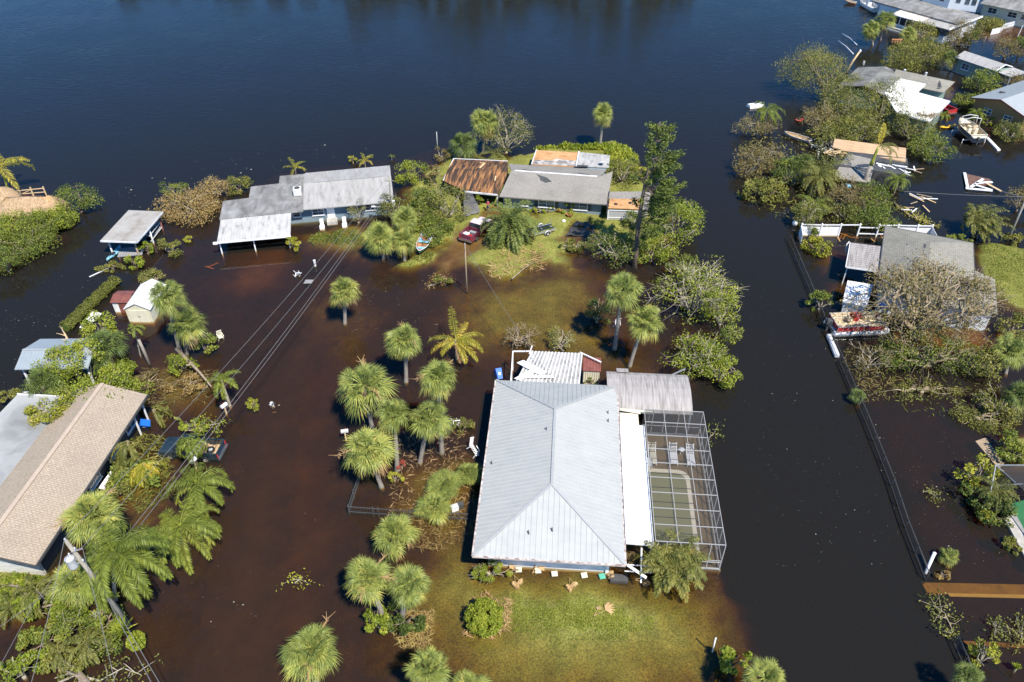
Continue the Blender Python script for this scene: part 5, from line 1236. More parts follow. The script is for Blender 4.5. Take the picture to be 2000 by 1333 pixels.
# grey canopy, striped patio cover and small shed behind the big roof
o = A_.thing('canopy', 'weathered grey arched canopy roof behind the pool cage', 'canopy')
mb = MB(); prof = [(16.35, 2.05), (17.0, 2.38), (17.9, 2.62), (18.9, 2.72), (19.9, 2.66), (20.8, 2.48), (21.5, 2.15)]
rings = [[(x, y, z) for y, z in prof] + [(x, y, z - .06) for y, z in reversed(prof)] for x in np.linspace(10.05, 17.5, 9)]
mb.loft(rings, closed=True); mb.slab([(11.0, 21.2, 2.45), (12.1, 21.2, 2.45), (12.1, 21.85, 2.3), (11.0, 21.85, 2.3)], .06)
part('roof', mb, M['canopy_grey'], o)
mb = MB()
for x in (10.3, 13.8, 17.3):
    for y in (16.55, 21.3): mb.tube([(x, y, -1), (x, y, 2.2)], .05, 6)
    mb.tube([(x, a, b - .09) for a, b in prof], .035, 5)
mb.bar((16.0, 21.6, 1.9), (17.4, 22.2, 2.3), .1); part('posts', mb, M['alu'], o)
o = A_.thing('patio_cover', 'striped white corrugated patio cover with loose panels behind the big roof', 'patio cover')
mb = MB(); mb.slab([(1.7, 19.3, 2.2), (7.6, 19.3, 2.2), (7.85, 23.75, 2.35), (3.05, 23.7, 2.35)], .05)
part('roof', mb, M['corrugated'], o); mb = MB(); ribs(mb, (1.8, 19.3, 2.21), (7.5, 19.3, 2.21), (7.8, 23.7, 2.36), (3.1, 23.7, 2.36), 16, .13, .05); part('ribs', mb, M['white_dirty'], o)
mb = MB(); mb.slab([(1.7, 21.6, 2.62), (2.3, 21.9, 2.72), (4.6, 20.6, 2.5), (4.0, 20.2, 2.4)], .04); mb.slab([(1.6, 19.5, 2.5), (3.0, 20.8, 2.52), (3.4, 20.5, 2.5), (2.2, 19.3, 2.45)], .04); mb.bar((2.6, 19.9, 2.42), (5.2, 20.1, 2.42), .3, .06); part('loose_panels', mb, M['white'], o)
mb = MB()
for a, b in (((1.2, 23.6, 2.3), (3.1, 23.7, 2.35)), ((1.2, 23.6, -.8), (1.2, 23.6, 2.3)), ((1.25, 21.4, 2.1), (1.2, 23.6, 2.3)), ((1.3, 19.4, 2.1), (1.25, 21.4, 2.1)), ((1.25, 21.4, -.8), (1.25, 21.4, 2.1)), ((7.6, 23.8, 2.4), (9.6, 22.6, 2.3)), ((3.0, 24.2, 2.6), (2.8, 23.2, 2.4))): mb = MB(); mb.bar(a, b, .10); part('frame_bar', mb, M['white'], o)
o = A_.thing('tool_shed', 'little cream corrugated shed with a red brown roof beside the patio cover', 'shed')
mb = MB(); mb.walls(rect(8.0, 9.5, 21.9, 23.4), -.8, 1.75); ribs(mb, (8.02, 21.88, 0), (9.48, 21.88, 0), (9.48, 21.88, 1.75), (8.02, 21.88, 1.75), 8, .05, .04); part('wall', mb, M['shed_cream'], o)
mb = MB(); mb.slab([(7.9, 21.8, 1.85), (9.6, 21.8, 1.85), (9.6, 23.55, 2.05), (7.9, 23.55, 2.05)], .06); ribs(mb, (8, 21.8, 1.86), (9.5, 21.8, 1.86), (9.5, 23.5, 2.06), (8, 23.5, 2.06), 6); part('roof', mb, M['shed_red'], o)

# ---- B: blue house with low grey roofs and a white carport
B_ = Lot((592, 409.5), (761, 395), 2.25)
o = B_.thing('house', 'slate blue house with long low grey roofs by the river', 'house')
mb = MB(); mb.walls(rect(-1.9, 10.6, .85, 9.2), .55, 2.04); part('wall', mb, M['shaded_blue_wall'], o)  # upper wall: eave shadow painted in as a darker tone
mb = MB(); mb.walls(rect(-1.93, 10.63, .80, 9.25), -.9, .55); part('sunlit_lower_wall', mb, M['blue_grey_wall'], o)  # same wall below the painted shadow, paler as if sunlit
mb = MB(); mb.walls([(-9.5, .2), (-1.95, .2), (-1.95, 9.0), (-3.1, 9.0), (-3.1, 7.4), (-6.6, 7.2), (-6.6, 4.2), (-9.5, 4.0)], -.9, 1.9); part('wing_wall', mb, M['blue_grey_wall'], o)
mb = MB(); mb.slab([(0, 0, 2.25), (11.15, 0, 2.25), (11.15, 5.6, 2.95), (0, 5.55, 2.95)], .12); mb.slab([(0, 5.56, 2.95), (11.15, 5.61, 2.95), (11.2, 10.1, 2.3), (0, 9.8, 2.3)], .12)
ribs(mb, (.1, .02, 2.25), (11.1, .02, 2.25), (11.1, 5.55, 2.95), (.1, 5.5, 2.95), 56, .025, .018); ribs(mb, (.1, 5.6, 2.95), (11.1, 5.65, 2.95), (11.1, 10, 2.31), (.1, 9.8, 2.31), 56, .025, .018)
rf = part('roof', mb, M['pale_membrane'], o)
mb = MB(); mb.bar((1.2, 5.55, 3.0), (10.0, 5.6, 3.0), .10, .05); part('ridge_cap', mb, M['grey'], rf)
mb = MB(); mb.slab([(-9.95, -.4, 2.10), (-.03, -.15, 2.10), (-.03, 9.8, 2.2), (-3.3, 9.75, 2.2), (-3.3, 7.65, 2.18), (-6.85, 7.4, 2.18), (-6.85, 4.4, 2.15), (-9.95, 4.15, 2.15)], .14); part('flat_roof', mb, M['grey_membrane'], o)
mb = MB(); mb.slab([(-9.8, -.5, 2.05), (-1.45, -.28, 2.05), (-1.4, -5.4, 1.8), (-9.75, -5.4, 1.8)], .06); ribs(mb, (-9.7, -.5, 2.06), (-1.5, -.3, 2.06), (-1.5, -5.38, 1.81), (-9.7, -5.38, 1.81), 25, .10, .06); part('carport_roof', mb, M['corrugated_white'], o)
mb = MB(); mb.bar((-10.1, -5.42, 1.78), (-1.35, -5.42, 1.78), .14, .16); mb.bar((-10.2, -5.4, 1.75), (-9.7, -5.4, 1.75), .3, .2); part('carport_beam', mb, M['white'], o)
for x in (-9.6, -5.75, -1.75): mb = MB(); mb.box((x, -4.9, .4), (.13, .13, 2.7)); part('post', mb, M['white'], o)
for x0, x1, zz, hh, mu_ in ((-1.45, -.5, 1.25, .75, 0), (.95, 2.35, 1.3, .85, 1), (5.3, 6.3, 1.35, .8, 1), (7.5, 8.7, 1.35, .8, 1)): window(o, ((x0 + x1) / 2, .85, zz), x1 - x0, hh, mull=mu_)
mb = MB(); mb.box((3.2, .82, .95), (.95, .07, 2.1)); d_ = part('door', mb, M['white'], o); mb = MB(); mb.lathe([(0, -.05), (.035, -.05), (.035, .02), (0, .02)], 8, (2.85, .76, 1.0), axis='Y'); part('handle', mb, M['dark_grey'], d_)
mb = MB(); mb.box((3.25, .2, .12), (1.3, 1.1, .5)); part('doorstep', mb, M['concrete'], o)
ac = MB(); ac.box((-.75, 4.2, 2.65), (1.0, 1.0, .85)); ac_ = part('air_conditioner', ac, M['white_dirty'], o)
fb_ = MB(); fb_.lathe([(0, .0), (.33, .0), (.36, .03), (.33, .05), (.08, .05), (.08, .08), (0, .08)], 14, (-.75, 4.2, 3.08)); part('fan_grille', fb_, M['dark_grey'], ac_)
mb = MB()
for x in (-1.2, -.3): mb.box((x, 3.75, 2.2), (.06, .06, .3))
part('unit_stand', mb, M['alu'], o)
for vx, vy in ((.8, 1.6), (4.4, 2.4), (4.3, 1.2)): v = MB(); v.lathe([(.08, 0), (.05, .05), (.05, .3), (0, .3)], 8, (vx, vy, 2.3 + vy * .125)); part('vent_pipe', v, M['grey'], o)
for lab, x in (('white planter box left of the blue house door', 2.0), ('white planter box right of the blue house door', 4.75)):
    q = thing('planter_post', lab, 'planter', B_.W(x, -1.0), B_.yaw, 'white planters by the blue house door'); b_ = MB(); b_.box((0, 0, .0), (.6, .6, .55)); part('base', b_, M['white'], q); b_ = MB(); b_.box((0, .55, .3), (.45, .4, 1.2)); part('pillar', b_, M['white'], q)

# ---- C: torn house on the island
C_ = Lot((975, 384), (1187.5, 400), 1.95); C_.o.z = -.45
o = C_.thing('house', 'storm torn house with grey shingles, half its roof stripped to brown boards', 'house'); f = .991
mb = MB(); mb.walls(rect(.4, 13.0, .7, 8.6), -.6, 2.3); part('wall', mb, M['blue_grey_wall'], o)
mb = MB(); mb.slab([(0, 0, 2.4), (13.65, 0, 2.4), (12.4, 5.3, 3.45), (.75, 5.3, 3.45)], .14); mb.slab([(.75, 5.31, 3.45), (12.4, 5.31, 3.45), (13.0, 9.3, 2.5), (-.3, 9.1, 2.5)], .14); mb.slab([(13.65, 0, 2.4), (13.9, 9.2, 2.45), (12.4, 5.31, 3.45)], .14)
rf = part('roof', mb, M['shingle_grey'], o)
mb = MB(); mb.bar((1.2, 5.3, 3.48), (12.0, 5.3, 3.48), .22, .05); part('ridge_cap', mb, M['white'], rf)
mb = MB(); mb.slab([(4.1, 4.9, 3.385), (5.6, 4.35, 3.276), (6.3, 3.6, 3.128), (5.5, 3.3, 3.069), (4.8, 3.7, 3.148), (4.6, 4.3, 3.267)], .01); mb.slab([(2.2, 6.4, 3.212), (3.6, 6.0, 3.306), (3.5, 5.8, 3.35), (2.0, 6.1, 3.28)], .01); mb.slab([(9.6, 6.5, 3.19), (11.0, 6.1, 3.28), (11.0, 5.8, 3.35), (9.4, 6.2, 3.26)], .01); part('torn_patch', mb, M['dark_grey'], rf)
mb = MB(); mb.slab([(-7.9, 3.0, 2.45), (-4.6, .75, 2.35), (-.22, .5, 2.35), (.3, 5.3, 3.15), (-7.9, 5.3, 2.85)], .12); mb.slab([(-7.9, 5.31, 2.85), (.3, 5.31, 3.15), (-.5, 9.9, 2.45), (-7.9, 9.5, 2.45)], .12); br = part('stripped_roof', mb, M['bare_deck'], o)
mb = MB(); mb.slab([(-3.9, 6.6, 2.83), (-3.6, 6.6, 2.83), (-3.3, 9.1, 2.50), (-4.2, 9.1, 2.50), (-4.2, 8.7, 2.555), (-3.65, 8.7, 2.555)], .02); mb.slab([(-1.2, 3.2, 2.92), (-1.0, 3.2, 2.92), (-1.1, 4.2, 3.06), (-1.25, 4.2, 3.06)], .02); part('loose_board', mb, M['fresh_wood'], br)
mb = MB(); mb.bar((-4.7, .70, 2.32), (-.3, .44, 2.32), .14, .20); part('fascia', mb, M['white_dirty'], o); mb = MB(); mb.bar((-7.95, 3.1, 2.42), (-7.95, 9.5, 2.48), .14, .14); mb.bar((-7.9, 9.55, 2.45), (-.5, 9.95, 2.45), .12, .12); part('fascia', mb, M['white_dirty'], o)
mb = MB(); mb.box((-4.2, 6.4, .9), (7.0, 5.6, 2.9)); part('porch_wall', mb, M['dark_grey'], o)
mb = MB(); mb.box((-4.4, 1.3, .8), (.14, .14, 2.9)); mb.box((-.4, 1.0, .8), (.14, .14, 2.9)); part('post', mb, M['white_dirty'], o)
mb = MB(); mb.slab([(2.95, 9.35, 2.5), (8.85, 9.7, 2.5), (8.85, 14.2, 2.45), (2.95, 14.0, 2.45)], .15); part('rear_roof', mb, M['plywood'], o)
mb = MB(); mb.slab([(3.0, 9.4, 2.525), (8.8, 9.75, 2.525), (8.8, 11.4, 2.51), (5.9, 11.6, 2.51), (5.6, 11.0, 2.51), (3.1, 10.9, 2.51)], .012); part('underlay', mb, M['underlay'], o)
mb = MB(); mb.walls(rect(3.2, 13.0, 9.4, 13.7), -.5, 2.33); part('rear_wall', mb, M['blue_grey_wall'], o)
mb = MB(); mb.slab([(9.1, 9.8, 2.52), (13.3, 10.0, 2.52), (13.25, 13.9, 2.45), (9.0, 14.25, 2.45)], .08); ribs(mb, (9.1, 9.9, 2.53), (9.0, 14.2, 2.46), (13.2, 13.85, 2.46), (13.25, 10.05, 2.53), 18, .06, .04); part('corrugated_roof', mb, M['corrugated_white'], o)
mb = MB(); mb.bar((8.95, 9.6, 2.62), (8.9, 14.2, 2.55), .2, .14); mb.bar((2.9, 9.3, 2.56), (2.95, 14.0, 2.52), .14, .12); part('roof_curb', mb, M['white_dirty'], o)
mb = MB(); mb.slab([(8.6, 9.35, 2.60), (10.6, 9.6, 2.62), (10.4, 10.0, 2.64), (9.0, 9.9, 2.64)], .05); part('tar_heap', mb, M['tarp'], o)
for x0, x1, mu_, sh in ((2.6, 3.6, 0, 0), (5.0, 7.0, 1, 1), (9.2, 11.2, 1, 1)):
    window(o, ((x0 + x1) / 2, .7, 1.5), x1 - x0, .95, mull=mu_)
    if sh:
        for x in (x0 - .32, x1 + .32): mb = MB(); mb.box((x, .66, 1.5), (.4, .06, 1.05)); part('shutter', mb, M['dark_grey'], o)
sd = MB(); sd.lathe([(0, .12), (.28, .16), (.38, .24), (.39, .25), (.28, .18), (0, .14)], 14); sd.tube([(0, 0, -.3), (0, 0, .14)], .03, 6)
single('satellite_dish', sd, M['light_grey'], 'white satellite dish on the corrugated rear roof of the torn house', 'satellite dish', C_.W(12.4, 10.5, 2.4))
o = C_.thing('outbuilding', 'small outbuilding with a holed plywood roof and a white lattice front', 'outbuilding')
mb = MB(); mb.slab([(13.85, 1.5, 2.42), (19.0, 2.2, 2.42), (19.0, 4.1, 2.5), (13.6, 3.2, 2.5)], .1); mb.slab([(17.8, -.6, 2.38), (19.0, -.4, 2.38), (19.0, 2.19, 2.42), (17.8, 2.02, 2.42)], .1); part('roof', mb, M['shingle_grey'], o)
mb = MB(); mb.slab([(13.9, -.85, 2.40), (17.75, -.55, 2.40), (17.75, 2.0, 2.44), (13.95, 1.48, 2.44)], .08); pf = part('bare_roof', mb, M['plywood'], o)
mb = MB(); mb.slab([(14.5, .0, 2.425), (14.95, .0, 2.425), (15.0, .45, 2.43), (14.6, .5, 2.43)], .01); mb.slab([(16.3, .55, 2.43), (16.7, .5, 2.43), (16.75, 1.1, 2.435), (16.35, 1.1, 2.435)], .01); part('hole', mb, M['black'], pf)
mb = MB(); mb.walls([(14.1, .2), (18.8, .7), (18.8, 3.7), (13.9, 2.9)], -.5, 2.3); part('wall', mb, M['grey'], o)
mb = MB(); mb.poly([(13.95, -.72, -.4), (17.7, -.42, -.4), (17.7, -.42, 2.0), (13.95, -.72, 2.0)]); part('lattice', mb, M['lattice'], o)
mb = MB(); mb.bar((13.9, -.74, 2.05), (17.75, -.44, 2.05), .1); mb.bar((13.95, -.74, 1.0), (17.75, -.44, 1.0), .06); mb.box((13.93, -.73, .8), (.12, .12, 2.6)); mb.box((17.72, -.43, .8), (.12, .12, 2.6)); part('frame', mb, M['white'], o)
mb = MB(); mb.slab([(13.72, -.95, 2.55), (13.8, -.95, 2.55), (13.85, 3.2, 2.7), (13.75, 3.2, 2.7)], 1.0); part('side_flap', mb, M['dark_grey'], o)
# black roofing sheet hanging in front
r_g = np.random.RandomState(4); mb = MB(); gx_, gy_ = 6, 9
A0 = at(907, 374, 1.85); B0 = at(922, 378, 1.8); C0 = at(938, 415, .25); D0 = at(905, 424, .15)
for j in range(gy_ + 1):
    for i in range(gx_ + 1):
        p = A0.lerp(B0, i / gx_).lerp(D0.lerp(C0, i / gx_), j / gy_); mb.v.append((p.x - A0.x, p.y - A0.y, p.z + r_g.normal(0, .06) + .25 * math.sin(j / gy_ * 3.1)))
for j in range(gy_):
    for i in range(gx_): a = j * (gx_ + 1) + i; mb.face((a, a + 1, a + gx_ + 2, a + gx_ + 1), 0, .5, True)
single('roofing_sheet', mb, M['tarp'], 'black roofing sheet sliding off the brown roof towards the driveway', 'roofing sheet', (A0.x, A0.y, 0))

# ---- G: tan tiled house at the left edge
G_ = Lot((69, 1104), (287.5, 770.5), 2.7)
o = G_.thing('house', 'house with a long tan tiled roof on the left edge', 'house')
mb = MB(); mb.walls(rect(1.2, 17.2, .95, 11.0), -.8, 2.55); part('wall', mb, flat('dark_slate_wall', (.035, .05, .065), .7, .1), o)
mb = MB(); mb.walls(rect(.95, 1.19, .9, 6.0), -.8, 2.5); mb.poly([(.93, .6, 2.5), (.93, 6.2, 2.5), (.93, 3.75, 3.5)]); gw = part('gable_wall', mb, M['gable_white'], o)
mb = MB()
for k in range(6): mb.box((.90, 2.3, 1.2 + k * .13), (.05, 1.6, .05))
part('louvre', mb, M['light_grey'], gw)
mb = MB(); mb.slab([(0, 0, 2.7), (17.9, 0, 2.7), (17.9, 3.75, 3.75), (0, 3.75, 3.75)], .14); rf = part('roof', mb, M['shingle_tan'], o)
mb = MB(); mb.slab([(0, 3.76, 3.75), (17.9, 3.76, 3.75), (17.9, 6.65, 2.85), (0, 6.65, 2.85)], .14); part('rear_roof', mb, shingle('tan_rear_shingle', (.385, .315, .24), (.355, .29, .22), (.31, .25, .185), .4, .14, R(90), .2, (.25, .2, .15), .02), o)
mb = MB(); mb.bar((0, 3.75, 3.78), (17.9, 3.75, 3.78), .34, .06); part('ridge_cap', mb, flat('tan_ridge', (.44, .35, .27), .8, .1), rf)
mb = MB(); mb.bar((0, -.07, 2.62), (17.9, -.07, 2.62), .1, .2); mb.bar((-.06, 0, 2.62), (-.06, 3.75, 3.67), .06, .2); part('fascia', mb, M['dark_grey'], o)
mb = MB(); mb.slab([(-4, 6.7, 2.6), (17.1, 6.7, 2.6), (17.1, 11.6, 2.6), (14.4, 11.8, 2.6), (14.4, 22, 2.6), (-4, 22, 2.6)], .2); part('flat_roof', mb, nmat('pale_grey_roof_coating', [(.25, (.15, .15, .145)), (.45, (.30, .305, .30)), (.7, (.41, .415, .40))], .35, .75, 5, stretch=(.6, .6, 1), dist=.8), o)
mb = MB(); mb.bar((17.1, 6.7, 2.63), (17.1, 11.6, 2.63), .12, .1); part('roof_edge', mb, M['white_dirty'], o)
for k in range(4): window(o, (6 + k * 3.2, .95, 1.3), 1.6, 1.1, mull=1, glass='glass')
mb = MB(); mb.box((15.6, .3, 1.0), (.12, .12, 3.2)); mb.box((17.2, .3, 1.0), (.12, .12, 3.2)); part('post', mb, M['white'], o)

# ---- H: small blue metal roof pavilion
H_ = Lot((28, 722), (172, 720), 2.3)
o = H_.thing('pavilion', 'open pavilion with a pale blue metal gable roof by the left canal', 'pavilion')
mb = MB(); mb.slab([(0, 0, 2.3), (6.8, 0, 2.3), (6.8, 2.0, 3.0), (.1, 2.0, 3.0)], .08); mb.slab([(.1, 2.01, 3.0), (6.8, 2.01, 3.0), (6.8, 4.5, 2.3), (.35, 4.55, 2.3)], .08); ribs(mb, (.05, 0, 2.3), (6.75, 0, 2.3), (6.75, 2, 3), (.12, 2, 3), 22, .03, .025); ribs(mb, (.12, 2.02, 3.0), (6.75, 2.02, 3.0), (6.75, 4.5, 2.31), (.4, 4.5, 2.31), 22, .03, .025); part('roof', mb, M['blue_metal'], o)
mb = MB(); mb.bar((.1, 2.0, 3.03), (6.8, 2.0, 3.03), .2, .05); part('ridge_cap', mb, M['grey_metal'], o)
for x in (.4, 6.4):
    for y in (.5, 4.1): mb = MB(); mb.box((x, y, .7), (.16, .16, 3.1)); part('post', mb, M['white'], o)
mb = MB(); mb.bar((.4, -1.2, .5), (2.4, -1.2, .5), .08); mb.bar((.4, -1.2, -.3), (.4, -1.2, .5), .08); mb.bar((1.0, -2.4, .3), (.4, -1.2, .5), .08); part('railing', mb, M['white'], o)

# ---- F: sheds in the water on the left
F0 = Lot((240, 604), (292, 605), 1.7)
o = F0.thing('garden_shed', 'tall white garden shed with cream double doors and a steep roof', 'shed')
mb = MB(); mb.walls(rect(.12, 2.7, .12, 4.5), -.7, 1.65)
n = len(mb.v); mb.v += [(.12, .13, 1.65), (2.7, .13, 1.65), (1.42, .13, 2.3), (.12, 4.49, 1.65), (2.7, 4.49, 1.65), (1.42, 4.49, 2.3)]; mb.face((n, n + 1, n + 2)); mb.face((n + 4, n + 3, n + 5)); part('wall', mb, M['shed_cream'], o)
mb = MB(); mb.slab([(0, 0, 1.66), (1.42, 0, 2.4), (1.42, 4.6, 2.4), (0, 4.6, 1.66)], .05); mb.slab([(1.425, 0, 2.4), (2.85, 0, 1.66), (2.85, 4.6, 1.66), (1.425, 4.6, 2.4)], .05)
ribs(mb, (0, .1, 1.66), (0, 4.5, 1.66), (1.42, 4.5, 2.4), (1.42, .1, 2.4), 9, .04, .03); ribs(mb, (2.85, .1, 1.66), (2.85, 4.5, 1.66), (1.43, 4.5, 2.4), (1.43, .1, 2.4), 9, .04, .03); part('roof', mb, M['shed_white'], o)
for x in (.93, 1.89): mb = MB(); mb.box((x, .09, .55), (.93, .05, 1.85)); d_ = part('door', mb, M['cream'], o); h_ = MB(); h_.box((1.41 + (.07 if x > 1.4 else -.07), .05, .7), (.04, .04, .16)); part('handle', h_, M['black'], d_)
F1 = Lot((214, 591), (250, 591), 1.35)
o = F1.thing('garden_shed', 'low white shed with a red brown roof and door left of the tall shed', 'shed')
mb = MB(); mb.walls(rect(.12, 1.85, .15, 2.1), -.6, 1.25); part('wall', mb, M['shed_white'], o)
mb = MB(); mb.slab([(0, 0, 1.3), (2.0, 0, 1.3), (2.0, 1.1, 1.6), (0, 1.1, 1.6)], .05); mb.slab([(0, 1.11, 1.6), (2.0, 1.11, 1.6), (2.0, 2.2, 1.3), (0, 2.2, 1.3)], .05); ribs(mb, (.1, 0, 1.3), (1.9, 0, 1.3), (1.9, 1.1, 1.6), (.1, 1.1, 1.6), 7); part('roof', mb, M['shed_red'], o)
mb = MB(); mb.box((1.2, .12, .45), (.9, .05, 1.5)); part('door', mb, M['shed_red'], o)

# ---- E: boat shelter
E0 = Lot((196, 470), (266, 472.5), 2.2)
o = E0.thing('boat_shelter', 'flat grey roofed boat shelter on posts in the left canal', 'boat shelter')
mb = MB(); mb.slab([(0, 0, 2.2), (4.3, 0, 2.2), (4.5, 6.85, 2.3), (.2, 6.95, 2.3)], .12); ribs(mb, (.05, .05, 2.2), (4.25, .05, 2.2), (4.45, 6.8, 2.3), (.25, 6.9, 2.3), 12, .03, .02); part('roof', mb, nmat('dusty_grey_roof', [(.25, (.20, .16, .12)), (.45, (.33, .31, .28)), (.7, (.40, .385, .36))], .5, .75, 6), o)
mb = MB(); mb.bar((0, -.05, 2.12), (4.3, -.05, 2.12), .08, .2); mb.bar((4.36, 0, 2.1), (4.56, 6.85, 2.2), .08, .18); part('fascia', mb, M['white_dirty'], o)
for x, y, c in ((.5, .6, 'white_dirty'), (3.7, .5, 'wood'), (4.1, 6.4, 'shed_red'), (.6, 6.4, 'wood'), (4.2, 3.4, 'white_dirty')): mb = MB(); mb.tube([(x, y, -2.6), (x, y, 2.1)], .10, 7); part('post', mb, M[c], o)
mb = MB(); mb.bar((4.2, 3.0, .4), (4.1, 6.4, .4), .08); mb.bar((4.2, 3.0, 1.1), (4.1, 6.4, 1.1), .06); part('railing', mb, M['white_dirty'], o)
P0 = at(257, 491, .15); q = thing('dock_platform', 'grey weathered dock platform half sunk in front of the boat shelter', 'dock', (P0.x, P0.y, 0), .2)
mb = MB()
for k in range(9): mb.box((-1.3 + k * .31, 0, .10), (.28, 1.9, .08))
part('planks', mb, M['grey'], q); mb = MB()
for x in (-1.3, 1.2):
    for y in (-.8, .8): mb.tube([(x, y, -2.6), (x, y, .06)], .08, 6)
part('piles', mb, M['wood'], q)

# ---- I: thatched hut on the left edge
c = at(58, 398, 2.0); q = thing('thatched_hut', 'long thatched roof hut among the mangroves on the left edge', 'hut', (c.x, c.y, 0), .12)
mb = MB(); rngt = np.random.RandomState(6)
for j, (t, zz) in enumerate(((0, 2.9), (.35, 2.6), (.7, 2.05), (1.0, 1.35))):
    for k in range(28):
        a = 2 * math.pi * k / 28; ex = 2.0 * (0.55 if j == 0 else 1); r_ = t * 2.0 * (1 + rngt.normal(0, .035)) + .02
        mb.v.append((math.cos(a) * r_ + 2.3 * (1 if math.cos(a) > 0.05 else -1 if math.cos(a) < -.05 else 0), math.sin(a) * r_, zz + rngt.normal(0, .06)))
for j in range(3):
    for k in range(28): k2 = (k + 1) % 28; mb.face((j * 28 + k, (j + 1) * 28 + k, (j + 1) * 28 + k2, j * 28 + k2), 0, .5, True)
part('roof', mb, M['thatch'], q); tf = MB()
for k in range(900):
    a = rngt.uniform(0, 6.283); t = rngt.uniform(.15, 1.03); r_ = t * 2.0; zz = 2.95 - 1.6 * t ** 1.35
    p = np.array([[math.cos(a) * r_ + 2.3 * np.sign(math.cos(a)) * min(1, abs(math.cos(a)) * 6), math.sin(a) * r_, zz]])
    tf.leaves(p, np.array([[math.cos(a), math.sin(a), -.75]]) + rngt.normal(0, .2, (1, 3)), np.array([[math.cos(a) * .5, math.sin(a) * .5, 1]]) + rngt.normal(0, .2, (1, 3)), .6, .12, [rngt.uniform(0, 1)])
part('thatch_fringe', tf, M['dead_leaf'], q)
for x in (-3.2, 0, 3.2):
    for y in (-1.3, 1.3): mb = MB(); mb.tube([(x, y, -.7), (x, y, 2.0)], .08, 6); part('post', mb, M['wood'], q)
c = at(4, 378, 1.8); q2 = thing('thatched_hut', 'second thatched roof cut by the left edge beside the coconut palm', 'hut', (c.x, c.y, 0), 0)
mb = MB(); mb.lathe([(1.9, 1.2), (1.5, 1.8), (.9, 2.3), (.05, 2.7)], 18); part('roof', mb, M['thatch'], q2); mb = MB(); [mb.tube([(x, y, -.6), (x, y, 1.6)], .08, 6) for x in (-1.1, 1.1) for y in (-1, 1)]; part('posts', mb, M['wood'], q2)
c = at(62, 385); q = thing('dock_railing', 'wooden dock railing behind the thatched hut', 'railing', (c.x, c.y, 0), .12)
for x in (-1.2, .3, 1.9): mb = MB(); mb.box((x, 0, .4), (.14, .14, 2.0)); part('post', mb, M['fresh_wood'], q)
mb = MB(); mb.bar((-2.4, 0, .95), (1.9, 0, 1.15), .10, .08); mb.bar((-1.2, 0, .5), (1.9, 0, .6), .08, .08); mb.bar((-1.2, .02, .45), (.2, .02, 1.0), .07); part('rails', mb, M['fresh_wood'], q)
# ---- L: grey shingle house on the right, white fence, awning
L_ = Lot((1729, 442), (1901, 475), 2.8)
o = L_.thing('house', 'grey shingle hip roof house buried under the uprooted tree', 'house')
mb = MB(); mb.walls(rect(.55, 8.9, -13.9, -.6), -.8, 2.7); part('wall', mb, M['stucco'], o)
mb = MB(); ap, ap2 = (4.5, -4.5, 4.25), (4.5, -10.0, 4.25)
for pl in (((0, 0, 2.8), (9.4, 0, 2.8), ap), ((0, 0, 2.8), ap, ap2, (0, -14.5, 2.8)), ((9.4, 0, 2.8), (9.4, -14.5, 2.8), ap2, ap), ((0, -14.5, 2.8), ap2, (9.4, -14.5, 2.8))): mb.slab(pl, .12)
rf = part('roof', mb, M['shingle_dark'], o)
mb = MB(); mb.bar((0, .05, 2.74), (9.4, .05, 2.74), .08, .16); mb.bar((-.05, 0, 2.74), (-.05, -14.5, 2.74), .08, .16); mb.bar((9.45, 0, 2.74), (9.45, -14.5, 2.74), .08, .16); part('fascia', mb, M['dark_grey'], o)
mb = MB(); mb.slab([(2.1, -3.9, 3.47), (2.35, -3.8, 3.54), (2.5, -4.6, 3.6), (2.3, -5.0, 3.55)], .02); mb.slab([(2.6, -5.3, 3.63), (3.3, -5.6, 3.86), (3.35, -5.85, 3.88), (2.7, -5.6, 3.66)], .02); mb.slab([(3.9, -4.9, 4.06), (4.15, -4.9, 4.14), (4.1, -5.8, 4.12), (3.9, -5.8, 4.06)], .02); part('torn_patch', mb, M['dark_grey'], rf)
mb = MB(); mb.slab([(9.5, -6.0, 2.72), (11.5, -6.6, 2.5), (11.5, -13.5, 2.5), (9.5, -13.5, 2.72)], .1); part('side_roof', mb, M['shingle_dark'], o); mb = MB(); mb.walls(rect(9.5, 11.1, -13.2, -6.6), -.8, 2.35); part('side_wall', mb, M['stucco'], o)
mb = MB(); mb.slab([(-3.3, -4.7, 2.35), (-.05, -4.7, 2.65), (-.05, -10.2, 2.65), (-3.35, -10.2, 2.35)], .08); ribs(mb, (-3.3, -4.75, 2.36), (-3.3, -10.15, 2.36), (-.1, -10.15, 2.66), (-.1, -4.75, 2.66), 14, .05, .03); part('awning', mb, M['canopy_grey'], o)
mb = MB(); mb.bar((-3.35, -10.25, 2.32), (-.1, -10.25, 2.6), .08, .14); mb.bar((-3.4, -4.7, 2.3), (-3.4, -10.2, 2.3), .08, .12); part('awning_beam', mb, M['white'], o)
for y in (-5.0, -9.9): mb = MB(); mb.box((-3.2, y, .7), (.1, .1, 3.1)); part('post', mb, M['white'], o)
mb = MB(); mb.slab([(-2.9, -12.0, 1.8), (-.3, -11.9, 1.9), (-.6, -16.0, 1.6), (-3.0, -15.8, 1.5)], .15); mb.box((-1.7, -13.9, .4), (2.2, 3.6, 2.0)); part('side_porch', mb, M['white'], o)
for k in range(2): window(o, (.55, -11.0 - k * 1.6, 1.6), 1.2, 1.0, 'y', -1)
window(o, (3.5, -.6, 1.6), 1.4, 1.0, 'x', 1)
mb = MB(); mb.tube([(-3.5, -4.4, 2.3), (-3.7, -4.6, 2.0), (-3.6, -5.2, 1.6), (-3.5, -5.3, 1.2)], .09, 6); part('downspout', mb, M['light_grey'], o)
